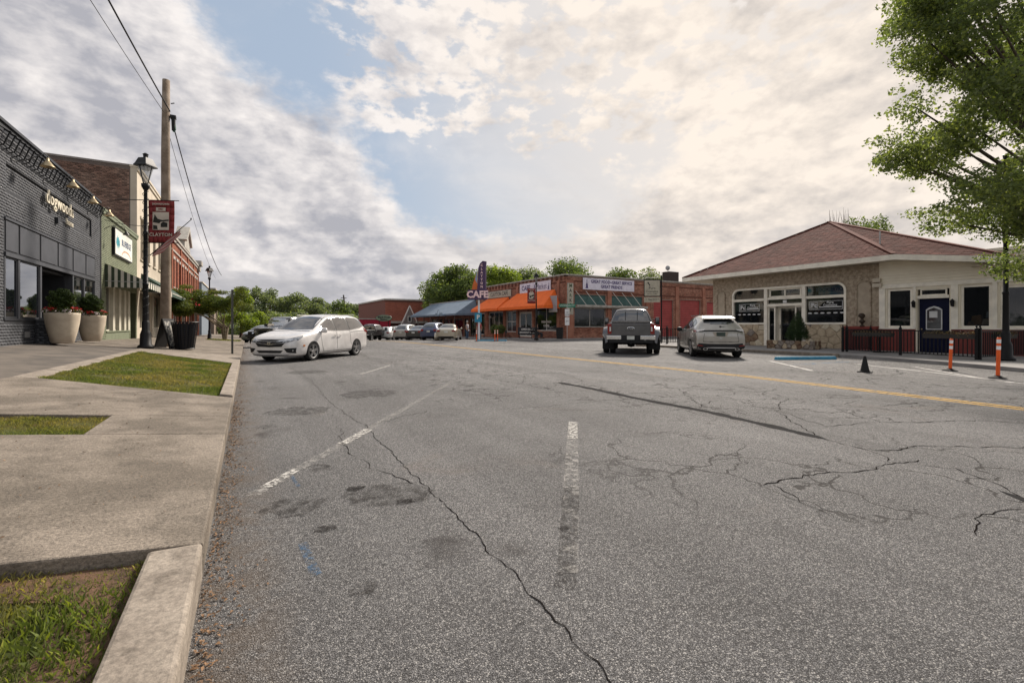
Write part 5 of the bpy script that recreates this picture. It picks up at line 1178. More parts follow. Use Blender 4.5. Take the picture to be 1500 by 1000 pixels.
MB().box(xs_(9.95), xs_(9.65), -.14, -.002, 3.18, 3.36).box(xs_(9.95), xs_(9.6), -.16, -.002, 2.95, 3.12).build('meter_box', CREAM, st)
# cream sided wing
cw = MB(); L0, L1 = xs_(9.74), xs_(4.6)
ch_ = [(xs_(9.43), xs_(8.51), 1.06, 2.82), (xs_(8.34), xs_(7.28), 0, 2.74), (xs_(6.94), xs_(6.02), 1.06, 2.82), (xs_(5.80), xs_(4.75), 1.06, 2.72)]
wall(st, L1 - L0 - .005, 4.2, ch_, SID, x0=L0 + .005, th=.3, name='wing_wall')
OX = MC['oxblood_paint']
segs = [(L0 + .006, xs_(8.4)), (xs_(7.22), L1)]
for p, q in segs: MB().box(p, q, -.025, -.002, .0, 1.0).build('wainscot', OX, st)
for p, q in segs: MB().box(p, q, -.06, -.002, 1.0, 1.06).build('wainscot_cap', FRM, st)
k = 0; z = 3.05
while z < 4.15:
    MB().add([(L0 + .01, -.004, z), (L1, -.004, z), (L1, -.038, z), (L0 + .01, -.038, z), (L0 + .01, -.004, z + .125), (L1, -.004, z + .125), (L1, -.010, z + .125), (L0 + .01, -.010, z + .125)],
             [(0, 3, 2, 1), (3, 7, 6, 2), (4, 5, 6, 7), (0, 4, 7, 3), (1, 2, 6, 5)]).build('siding_board', SID, st); z += .13
MB().box(L0 + .01, L1, -.05, -.002, 2.86, 3.04).build('frieze_board', FRM, st)
for p, q in ((L0 + .01, xs_(9.5)), (xs_(8.48), xs_(8.38)), (xs_(7.22), xs_(7.0)), (xs_(6.0), xs_(5.86)), (xs_(4.72), L1)): MB().box(p, q, -.045, -.002, 1.061, 2.859).build('casing', FRM, st)
for hh_ in (ch_[0], ch_[2], ch_[3]): window(st, *hh_, FRM, GL, y=.04, fw=.09, room=DARK, depth=2.)
window(st, xs_(8.25), xs_(7.37), 2.46, 2.74, FRM, GL, y=.04, fw=.05, room=DARK, depth=.8)
MB().box(xs_(8.33), xs_(7.29), -.03, .2, 2.33, 2.46).build('door_head', FRM, st)
ND = M('navy_door', (.005, .007, .028), .5, spec=.12)
dd = MB(); q0, q1 = xs_(8.3), xs_(7.32); dd.box(q0, q1, .12, .17, 0, 2.33); dor = dd.build('door', ND, st)
cx = (q0 + q1) / 2
MB().slabxz([(cx - .27, .98), (cx + .27, .98), (cx + .27, 1.85), (cx + .15, 1.95), (cx, 2.0), (cx - .15, 1.95), (cx - .27, 1.85)], .10, .119).build('door_light', LW, dor)
MB().slabxz([(cx - .23, 1.02), (cx + .23, 1.02), (cx + .23, 1.82), (cx, 1.93), (cx - .23, 1.82)], .088, .099).build('pane', GLM, dor); MB().box(cx - .15, cx + .12, .08, .086, 1.5, 1.78).build('notice', LW, dor)
MB().slabxz([(cx - .33, .2), (cx + .33, .2), (cx + .33, .8), (cx - .33, .8)], .105, .119).build('door_panel', ND, dor, bevel=.01); MB().lathe([(.0, -.03), (.03, -.02), (.03, .0)], 8, (q0 + .08, .1, 1.0), axis='Y').build('handle', BRASS, dor)
for X in (xs_(8.43), xs_(7.15)):
    sl = MB().box(X - .03, X + .03, -.07, -.046, 1.95, 2.12).tube([(X, -.06, 2.05), (X, -.16, 2.1), (X, -.16, 2.22)], .012, 6).lathe([(.05, -.14), (.075, .06), (.09, .07), (.03, .15), (0, .18)], 6, (X, -.16, 2.1)).build('wall_lantern', BLK, st)
# things in the wing windows
for (X, Z, w_, h_, c_) in ((xs_(8.95), 1.5, .5, .12, (.35, .33, .3)), (xs_(9.2), 1.16, .4, .22, (.05, .09, .05)), (xs_(6.6), 1.2, .35, .4, (.30, .18, .08)), (xs_(6.3), 1.2, .3, .25, (.4, .35, .26)), (xs_(6.75), 1.15, .25, .2, (.36, .27, .16)), (xs_(6.2), 1.48, .25, .28, (.26, .30, .33))):
    MB().slabxz([(X - w_ / 2, Z), (X + w_ / 2, Z), (X + w_ * .4, Z + h_), (X - w_ * .35, Z + h_ * .9)], .5, .8).build('window_display', M('disp_%d' % int(X * 100), c_, .8), st, bevel=.02)
# corner post at the far right
cp = thing('porch_column', (24.9, 4.45, .12), R(-90), 'cream boxed porch column at the extreme right edge of the photo', 'column')
MB().box(-.16, .16, -.16, .16, .2, 2.5).build('shaft', FRM, cp); MB().box(-.22, .22, -.22, .22, 0, .2).box(-.2, .2, -.2, .2, 1.05, 1.15).box(-.22, .22, -.22, .22, 2.5, 2.62).build('mouldings', FRM, cp)
# bust in the niche
bu = thing('garden_bust', (25.2, 10.3, 1.24), R(-90), 'dark bronze bust standing on the oxblood ledge before the right niche', 'bust')
MB().lathe([(.0, 0), (.10, 0), (.10, .03), (.05, .07), (.05, .14), (.12, .2), (.13, .26), (.06, .32), (.05, .36), (.09, .42), (.105, .5), (.08, .58), (0, .61)], 14).build('figure', M('bronze_dark', (.05, .035, .025), .5), bu, smooth=True)
MB().lathe([(0, .40), (.13, .45), (.14, .52), (.1, .6), (0, .63)], 10, (-.03, .03, 0)).build('hair', M('bronze_dark', (.05, .035, .025), .5), bu, smooth=True)
# body behind
MB().box(0, .35, .352, 11, 0, Hs).box(L1 - .35, L1, .302, 1.6, 0, 3.4).box(.35, L1 - .35, 10.7, 11, 0, Hs - .3).build('side_wall', STU, st)

# roof in building coordinates (world = 25.5+y, 18.5-x)
SH = M('maroon_shingle', (.105, .038, .028), .95, (.135, .05, .037), .8, 6, island=.26, bump=(80, .6, .006), stain=((.07, .03, .028), 1.2, .6, .8, .5)); SHB = M('roof_felt', (.055, .022, .02), .9)
def rl(X, Y, Z): return Vector((18.5 - Y, X - 25.5, Z - .12))
A = rl(30.2, 14.03, 7.48); B_ = rl(24.6, 8.85, 4.42); C_ = rl(24.55, 20.1, 4.36); Dp = rl(24.85, 5.2, 3.86); E1 = rl(36, 9.2, 3.86); E2 = rl(36, 20.1, 4.36)
rf = bpy.data.objects.new('roof', None)
faces = [(C_, B_, A), (B_, Dp, A), (Dp, E1, A), (E1, E2, A), (E2, C_, A)]
rb_ = MB()
for f in faces: rb_.add([p - Vector((0, 0, .015)) for p in f], [(0, 1, 2)])
roof = rb_.build('roof', SHB, st)
def shingle(face, nm, tab=.30, exp=.16, seed=1):
    p0, p1, ap = face; u = (p1 - p0).normalized(); n = (p1 - p0).cross(ap - p0).normalized(); v = n.cross(u)
    L_ = (p1 - p0).length; hA = (ap - p0).dot(v); xA = (ap - p0).dot(u); rg = random.Random(seed); mb = MB()
    r = 0
    while r * exp < hA:
        v0, v1 = r * exp, (r + 1.25) * exp; t0 = v0 / hA; lo, hi = xA * t0, L_ + (xA - L_) * t0
        x = lo - (tab * .5 * (r % 2)) - rg.uniform(0, .05)
        while x < hi:
            a0, a1 = max(x, lo), min(x + tab - .012, hi)
            if a1 - a0 > .03:
                tt = min(v1, hA) / hA; l2, h2_ = xA * tt, L_ + (xA - L_) * tt
                b0, b1 = max(a0, l2), min(a1, h2_)
                if b1 > b0:
                    up = .018 + rg.uniform(0, .008)
                    pts = [p0 + u * a0 + v * v0 + n * up, p0 + u * a1 + v * v0 + n * up, p0 + u * b1 + v * min(v1, hA) + n * .002, p0 + u * b0 + v * min(v1, hA) + n * .002, p0 + u * a0 + v * v0, p0 + u * a1 + v * v0]
                    mb.add(pts, [(0, 1, 2, 3), (4, 5, 1, 0)])
            x += tab
        r += 1
    return mb.build(nm, SH, roof, kind='stuff')
for i, f in enumerate(faces): shingle(f, 'shingles', seed=i)
hc = MB()
for p in (B_, C_, Dp, E1, E2): hc.bar(p + Vector((0, 0, .03)), A + Vector((0, 0, .03)), .22, .035)
hc.build('hip_cap', SH, roof)
def fascia(p, q, inn):
    d = Vector((0, 0, -.24)); return MB().add([p + Vector((0, 0, 0)), q, q + d, p + d, p + inn, q + inn, q + inn + d, p + inn + d], [(0, 3, 2, 1), (4, 5, 6, 7), (3, 7, 6, 2), (0, 4, 7, 3), (1, 2, 6, 5), (0, 1, 5, 4)]).build('fascia', FRM, roof)
fascia(C_, B_ , Vector((0, .05, 0))); fascia(B_, Dp, Vector((0, .05, 0))); fascia(E2, C_, Vector((.05, 0, 0))); fascia(Dp, E1, Vector((-.05, 0, 0)))
d = Vector((0, 0, -.22)); so_ = MB(); w1, w2 = rl(25.5, 18.5, 4.14), rl(25.5, 8.8, 4.18); w3 = rl(25.5, 5.0, 3.64)
so_.quad(C_ + d, rl(25.6, 20.1, 4.14), rl(25.6, 8.85, 4.20), B_ + d); so_.quad(B_ + d, rl(25.6, 8.85, 4.20), rl(25.6, 5.2, 3.64), Dp + d); so_.quad(rl(24.6, 20.1, 4.14), rl(36, 20.1, 4.14), rl(36, 18.3, 4.14), rl(24.6, 18.3, 4.14)); so_.quad(Dp + d, rl(36, 9.2, 3.64), rl(36, 10.4, 3.64), rl(24.9, 6.4, 3.64)); so_.build('soffit', CREAM, roof)
MB().tube([rl(26.0, 9.9, 5.0), rl(26.0, 9.9, 5.75)], .035, 6).build('vent_pipe', M('galvanised', (.4, .4, .4), .4, metal=.6), roof)

# rubble stone planter with cone shaped evergreen
pl = thing('stone_planter', (22.95, 13.55, .12), R(-83), 'low rubble stone planter box in front of the stucco entrance', 'planter')
PLW, PLD, PLH = 2.1, .9, .42
MB().box(.02, PLW - .02, .02, PLD, 0, PLH - .03).build('core', SOIL, pl)
SMP = [ST2, ST3, ST3, ST2, ST1]
stones(pl, 0, PLW, 0, PLH, .17, 5, SMP, y=.02, proud=.05, gap=.015)
sdp = bpy.data.objects.new('side_face', None); 
hold = []
n0 = set(o.name for o in pl.children); stones(pl, 0, PLD, 0, PLH, .17, 6, SMP, y=0, proud=.05, gap=.015)
for o in pl.children:
    if o.name not in n0: o.rotation_euler = (0, 0, R(90)); o.location = (PLW - .02, .02, 0)
n0 = set(o.name for o in pl.children); stones(pl, 0, PLD, 0, PLH, .17, 7, SMP, y=0, proud=.05, gap=.015)
for o in pl.children:
    if o.name not in n0: o.rotation_euler = (0, 0, R(-90)); o.location = (.02, PLD, 0)
ev = thing('conical_shrub', (23.45, 12.3, .5), 0, 'cone shaped dwarf evergreen growing in the rubble stone planter', 'shrub')
EVL = leafmat('evergreen_leaf', (.025, .05, .018), (.05, .085, .03), .15, .4)
leafcloud('foliage', ev, [(0, 0, .22 + i * .125, .50 * (1 - (i / 10) ** 1.25) + .03, .50 * (1 - (i / 10) ** 1.25) + .03, .18) for i in range(10)], EVL, 13000, .05, 8, shell_=.55, aspect=.4)
MB().tube([(0, 0, -.1), (0, 0, 1.0)], [.04, .015], 8).build('stem', MC['bark'], ev)

# black railing round the dining terrace
def fence(pts, lb, z0=.12, hgt=1.02, name='railing', sp=.125, grp=None):
    L_all = 0; t = thing(name, (pts[0][0], pts[0][1], z0), 0, lb, 'railing', grp); ox, oy = pts[0]
    for i in range(len(pts) - 1):
        a_, b_ = Vector(pts[i]) - Vector((ox, oy)), Vector(pts[i + 1]) - Vector((ox, oy)); L_ = (b_ - a_).length; ang = math.atan2(b_.y - a_.y, b_.x - a_.x)
        MB().bar((*a_, hgt - .06), (*b_, hgt - .06), .035).build('top_rail', BLK, t); MB().bar((*a_, .10), (*b_, .10), .03).build('bottom_rail', BLK, t)
        n = int(L_ / sp); me = None
        for k in range(1, n):
            p = a_.lerp(b_, k / n)
            if me is None: o = MB().box(-.0125, .0125, -.0125, .0125, .11, hgt - .07).build('baluster', BLK, t); me = o.data
            else: o = bpy.data.objects.new('baluster', me); col.objects.link(o); o.parent = t
            o.location = (p.x, p.y, 0)
        for e in ([a_, b_] if i == 0 else [b_]):
            q = MB().box(-.04, .04, -.04, .04, 0, hgt + .04).lathe([(.05, hgt + .04), (.05, hgt + .06), (.02, hgt + .08), (.035, hgt + .12), (0, hgt + .16)], 8).build('post', BLK, t); q.location = (e.x, e.y, 0)
    return t
fence([(22.8, 10.05), (22.1, 7.75), (21.4, 5.42)], 'long black iron railing fronting the dining terrace and navy door')
fence([(23.05, 10.0), (25.2, 9.95)], 'short black railing returning from the terrace front toward the oxblood pier')
fence([(21.5, 5.36), (25.2, 4.95)], 'black railing at the right end of the terrace running back to the wing')
fence([(21.5, 21.4), (22.9, 19.9), (24.6, 19.6)], 'black iron railing seen between the pickup truck and the tan car', hgt=1.0)
FBX = M('flower_box', (.05, .045, .04), .8)
for (x, y, L_, rz, lb, s) in ((22.75, 9.6, 1.6, -107, 'flower box with trailing dry blooms hung on the left part of the terrace railing', 1), (21.75, 6.9, 1.5, -107, 'flower box with trailing dry blooms hung below the rail before the navy door', 2), (22.6, 5.25, 1.4, -6, 'flower box hung on the right return of the terrace railing', 3)):
    t = thing('flower_box', (x, y, .82), R(rz), lb, 'flower box'); MB().add([(0, -.08, 0), (L_, -.08, 0), (L_, .08, 0), (0, .08, 0), (-.02, -.11, .16), (L_ + .02, -.11, .16), (L_ + .02, .11, .16), (-.02, .11, .16)], [(3, 2, 1, 0), (0, 1, 5, 4), (1, 2, 6, 5), (2, 3, 7, 6), (3, 0, 4, 7), (4, 5, 6, 7)]).build('trough', FBX, t)
    leafcloud('plants', t, [(L_ * (i + .5) / 6, 0, .16 + .03 * (i % 2), L_ / 9, .13, .1) for i in range(6)], leafmat('dry_bloom', (.12, .10, .06), (.20, .14, .10), .2, .5), 900, .05, s)
# small iron table set on the terrace
tt = thing('cafe_table', (23.6, 9.0, .12), 0, 'dark cafe table behind the left end of the terrace railing', 'table')
MB().lathe([(0, .72), (.38, .72), (.38, .75), (0, .75)], 20).build('top', BLK, tt); MB().tube([(0, 0, 0), (0, 0, .72)], .03, 8).build('stem', BLK, tt); MB().lathe([(0, .03), (.24, .0), (.24, .02), (0, .05)], 14).build('foot', BLK, tt)
lamp_post((21.81, 4.82, .12), R(0), 'black lamp post at the terrace corner with its head hidden in leaves')

# hanging sign on a black pole, street signs, cafe lamp, bench, people, pots, bin
hs = thing('hanging_sign', (25.96, 23.07, 0), R(-35), 'cream two part shop sign hung from a tall thin black pole', 'sign')
MB().tube([(0, 0, 0), (0, 0, 4.9)], .05, 10).tube([(0, 0, 4.72), (-1.25, 0, 4.72)], .025, 8).tube([(0, 0, 4.4), (-.35, 0, 4.72)], .015, 6).build('pole', BLK, hs)
s1 = MB().box(-1.2, -.12, -.03, .03, 3.42, 4.55).build('sign_panel', SIGNC, hs); MB().box(-1.25, -.07, -.02, .02, 3.36, 3.418).box(-1.25, -.07, -.02, .02, 4.552, 4.62).box(-1.25, -1.202, -.02, .02, 3.418, 4.552).box(-.118, -.07, -.02, .02, 3.418, 4.552).build('sign_frame', BLK, hs)
text(s1, 'Pure', .26, -.66, 3.98, INK, y=-.034); text(s1, 'Cosmetics', .2, -.66, 3.74, INK, y=-.034); text(s1, 'Bath Body Candles', .09, -.66, 3.56, INK, y=-.034)
MB().slabxz([(-1.0, 4.4), (-.92, 4.42), (-.85, 4.28), (-.8, 4.2), (-.84, 4.12), (-.9, 4.25), (-.98, 4.32)], -.036, -.031).build('sign_figure', INK, s1)
s2 = MB().box(-1.22, -.10, -.03, .03, 2.95, 3.33).build('sign_panel', SIGNC, hs); text(s2, '* 706.212 *', .2, -.66, 3.14, INK, y=-.034)
ss = thing('street_sign', (23.9, 31.6, .08), R(-20), 'green street name blade above white plates on a thin post at the corner', 'sign')
MB().tube([(0, 0, 0), (0, 0, 3.05)], .03, 8).build('post', SILV, ss); MB().box(-.75, .75, -.015, .015, 2.75, 3.05).build('blade', M('sign_green', (.02, .20, .13), .5), ss); text(ss, 'SAVANNAH ST', .2, 0, 2.9, WHT, y=-.02)
MB().box(-.2, .2, -.03, -.01, 2.0, 2.6).build('plate', REFL, ss); MB().box(-.2, .2, -.03, -.01, 1.2, 1.9).build('plate', REFL, ss)
for z, s_ in ((2.3, 'NO'), (2.12, 'ZONE'), (1.55, 'EXIT')): text(ss, s_, .14, 0, z, INK, y=-.033)
c2_ = lamp_post((20.95, 31.95, .08), R(20), 'black lantern lamp post with a small town banner before the orange awning')
c2_.scale = (.82, .82, .82); banner(c2_, 3.7, 1, R(145))
# ================================================================== VEHICLES
def paint(name, c, metal=.3, rough=.32):
    if name in MC: return MC[name]
    m = M(name, c, rough, metal=metal, coat=1., spec=.5); return m
PLAST = M('black_plastic', (.018, .018, .019), .55); TAIL = M('tail_lamp_red', (.22, .012, .012), .15, coat=.8); HEADL = M('head_lamp', (.40, .42, .44), .1, (.10, .10, .11), 14, 2, metal=.6, coat=1.)
AMBER = M('amber_lens', (.5, .16, .02), .3); PLATE = M('number_plate', (.55, .56, .52), .5); SEAM = M('seam_black', (.01, .01, .01), .9); LAMPW = M('reverse_lamp', (.6, .58, .56), .2, coat=.8)
UNDER = M('underbody', (.012, .012, .012), .9)

def loft(stations, ring, name, mat, parent, wells=(), well_r=.37, W=1.9, sub=2, wellw=.34):
    """closed smooth body from cross sections; ring(st) gives the half outline bottom centre -> top centre"""
    mb = bmesh.new(); rows = []
    for st_ in stations:
        half = ring(st_); pts = half + [(-y, z) for y, z in reversed(half[1:-1])]
        rows.append([mb.verts.new((st_[0], y, z)) for y, z in pts])
    n = len(rows[0])
    for i in range(len(rows) - 1):
        for j in range(n): mb.faces.new((rows[i][j], rows[i][(j + 1) % n], rows[i + 1][(j + 1) % n], rows[i + 1][j]))
    for row, rev in ((rows[0], True), (rows[-1], False)):
        h = n // 2
        for j in range(h):        # quad strip across the cap
            a, b, c, d = row[j], row[j + 1], row[(n - j - 1) % n], row[(n - j) % n]
            vs = [];
            for v in (a, b, c, d):
                if v not in vs: vs.append(v)
            if len(vs) >= 3: mb.faces.new(vs if rev else vs[::-1])
    bmesh.ops.recalc_face_normals(mb, faces=mb.faces); me = bpy.data.meshes.new(name); mb.to_mesh(me); mb.free()
    tmp = bpy.data.objects.new('tmp', me); col.objects.link(tmp)
    s = tmp.modifiers.new('s', 'SUBSURF'); s.levels = sub; s.render_levels = sub
    cutters = []
    for (x, r) in wells:
        for s_ in (-1, 1):
            c = MB().lathe([(0, -wellw / 2 - .1), (r, -wellw / 2 - .1), (r, wellw / 2), (0, wellw / 2)], 28, (x, 0, 0), axis='Y')
            cm = bmesh.new(); cme = c.mesh(); cm.from_mesh(cme); bmesh.ops.remove_doubles(cm, verts=cm.verts, dist=1e-5); bmesh.ops.recalc_face_normals(cm, faces=cm.faces); cm.to_mesh(cme); cm.free()
            co = bpy.data.objects.new('cut', cme); col.objects.link(co); co.location = (0, s_ * (W / 2 - .05 + (.1 if s_ > 0 else .0)), well_r * .95)
            if s_ < 0: co.location.y = -(W / 2 - wellw / 2 + .03); 
            else: co.location.y = (W / 2 - wellw / 2 + .15)
            b = tmp.modifiers.new('b', 'BOOLEAN'); b.operation = 'DIFFERENCE'; b.object = co; b.solver = 'EXACT'; cutters.append(co)
    dg = bpy.context.evaluated_depsgraph_get(); dg.update(); out = bpy.data.meshes.new_from_object(tmp.evaluated_get(dg))
    bpy.data.objects.remove(tmp)
    for c in cutters: bpy.data.objects.remove(c)
    out.materials.clear()
    o = link(name, out, mat, parent, True)
    try: out.set_sharp_from_angle(angle=R(38))
    except Exception: pass
    return o
def bvh(o):
    me = o.data; return BVHTree.FromPolygons([v.co for v in me.vertices], [p.vertices for p in me.polygons])
def patch(parent, name, mat, tree, view, top, bot, off=.006, nu=8, nv=3, side=1, smooth=True, thick=.012):
    """a pane or trim piece laid on the body: two edge lines in the named view, pressed onto the surface"""
    def lerp_line(L, t):
        d = [0]; 
        for i in range(len(L) - 1): d.append(d[-1] + math.hypot(L[i + 1][0] - L[i][0], L[i + 1][1] - L[i][1]))
        tt = t * d[-1]
        for i in range(len(L) - 1):
            if tt <= d[i + 1] + 1e-9: k = (tt - d[i]) / max(1e-9, d[i + 1] - d[i]); return (L[i][0] + (L[i + 1][0] - L[i][0]) * k, L[i][1] + (L[i + 1][1] - L[i][1]) * k)
        return L[-1]
    V = []; last = None
    for j in range(nv + 1):
        for i in range(nu + 1):
            a, b = lerp_line(bot, i / nu), lerp_line(top, i / nu); p = (a[0] + (b[0] - a[0]) * j / nv, a[1] + (b[1] - a[1]) * j / nv)
            if view == 'S': o_, d_ = Vector((p[0], side * 3, p[1])), Vector((0, -side, 0))
            elif view == 'F': o_, d_ = Vector((6, p[0], p[1])), Vector((-1, 0, 0))
            elif view == 'R': o_, d_ = Vector((-6, p[0], p[1])), Vector((1, 0, 0))
            else: o_, d_ = Vector((p[0], p[1], 4)), Vector((0, 0, -1))
            h, nn, _, _ = tree.ray_cast(o_, d_)
            if h is None: h = last or o_ + d_ * 3; nn = -d_
            last = h; nn = nn if nn.dot(d_) < 0 else -nn
            V.append(h + nn * off * .5 - d_ * off)
    d_ = {'S': Vector((0, -side, 0)), 'F': Vector((-1, 0, 0)), 'R': Vector((1, 0, 0)), 'T': Vector((0, 0, -1))}[view]
    n = nu + 1; F = [(j * n + i, j * n + i + 1, (j + 1) * n + i + 1, (j + 1) * n + i) for j in range(nv) for i in range(nu)]
    a, b, c, _ = [V[k] for k in F[0]]
    if (b - a).cross(c - b).dot(d_) > 0: F = [f[::-1] for f in F]
    K = len(V); back = [v + d_ * thick for v in V]; edge = [i for i in range(n)] + [j * n + nu for j in range(1, nv + 1)] + [nv * n + i for i in range(nu - 1, -1, -1)] + [j * n for j in range(nv - 1, 0, -1)]
    F2 = [(edge[i], edge[(i + 1) % len(edge)], K + edge[(i + 1) % len(edge)], K + edge[i]) for i in range(len(edge))]
    mb = MB(); mb.add(V + back, F + F2); return mb.build(name, mat, parent, smooth=False)
def sidepair(parent, name, mat, tree, top, bot, **k):
    for s in (1, -1): patch(parent, name, mat, tree, 'S', top, bot, side=s, **k)
def seam(parent, tree, line, w=.012, view='S', side=1, mat=None):
    n = len(line); A = []; B = []
    for i, p in enumerate(line):
        a, b = line[max(0, i - 1)], line[min(n - 1, i + 1)]; d = Vector((b[0] - a[0], b[1] - a[1])).normalized(); A.append((p[0] - d.y * w / 2, p[1] + d.x * w / 2)); B.append((p[0] + d.y * w / 2, p[1] - d.x * w / 2))
    return patch(parent, 'panel_gap', mat or SEAM, tree, view, A, B, off=.002, nu=max(4, n * 4), nv=1, side=side, thick=.006)
def wheel(parent, x, y, r, w, spokes=5, rimmat=None, dual=False, rr=.66, depth=.0):
    s = 1 if y > 0 else -1
    t = MB().lathe([(r * rr, -w / 2), (r * .93, -w / 2), (r, -w * .36), (r, w * .36), (r * .93, w / 2), (r * rr, w / 2), (r * (rr - .02), w * .3)], 30, axis='Y').build('wheel', RUB, parent, smooth=True)
    t.location = (x, y - s * w / 2, r)
    try: t.data.set_sharp_from_angle(angle=R(35))
    except Exception: pass
    yo = s * w * (.40 - depth)
    rb = MB().lathe([(r * rr, s * w * .5), (r * (rr - .05), s * w * .46), (r * (rr - .09), s * w * .1)], 30, axis='Y')
    for i in range(spokes):
        a = 2 * PI * i / spokes + .3
        for da in (-.13, .13):
            rb.bar((.05 * math.cos(a + da * 3), yo, .05 * math.sin(a + da * 3)), (r * (rr - .04) * math.cos(a + da), yo, r * (rr - .04) * math.sin(a + da)), .03 * r / .35, .03, up=(0, 1, 0))
    rb.lathe([(0, yo + s * .02), (.05, yo + s * .015), (.065, yo - s * .02)], 14, axis='Y')
    rb.build('rim', rimmat or SILV, t)
    MB().lathe([(0, s * w * .08), (r * (rr - .06), s * w * .08)], 24, axis='Y').build('hub', PLAST, t)
    if dual:
        d = MB().lathe([(r * rr, -w / 2), (r * .93, -w / 2), (r, -w * .36), (r, w * .36), (r * .93, w / 2), (r * rr, w / 2)], 30, axis='Y').build('inner_tyre', RUB, t, smooth=True); d.location = (0, -s * (w + .05), 0)
    return t
def stdring(s):
    # x, zb, wl, zbelt, wb, ztop, wt
    x, zb, wl, zbt, wb, zt, wt = s; gh = zt - zbt
    return [(0, zb), (wl * .55, zb), (wl * .93, zb + .03), (wl, zb + .16), (max(wl, wb) * 1.0, (zb + zbt) * .52), (wb, zbt - .06), (wb * .965, zbt + min(.03, gh * .2)), (wt + (wb * .96 - wt) * .12, zt - max(.02, gh * .16)), (wt * .82, zt - .004), (0, zt + .012)]

def mirror_pair(parent, x, y, z, mat, s=1.):
    for k in (1, -1):
        m = MB().lathe([(0, -.10), (.06, -.09), (.085, -.03), (.085, .04), (.07, .09), (0, .1)], 12, axis='Y', sx=.75, sy=1.).build('wing_mirror', mat, parent, smooth=True); m.location = (x, k * (y + .10), z); m.scale = (s, s, s)
        g = MB().bar((0, -k * .12, -.05), (0, 0, -.03), .04).build('mirror_foot', PLAST, m)
def plate(parent, x, y, z, rear=True, txt='', mat=PLATE, w=.30, rz=0):
    p = MB().box(-.008, .0, -w / 2, w / 2, -.075, .075).build('number_plate', mat, parent); p.location = (x, y, z)
    if not rear: p.rotation_euler = (0, 0, PI)
    if txt: text(p, txt, .085, -.010, 0, INK, y=0, ext=.001, rx=90, rz=-90)
    return p

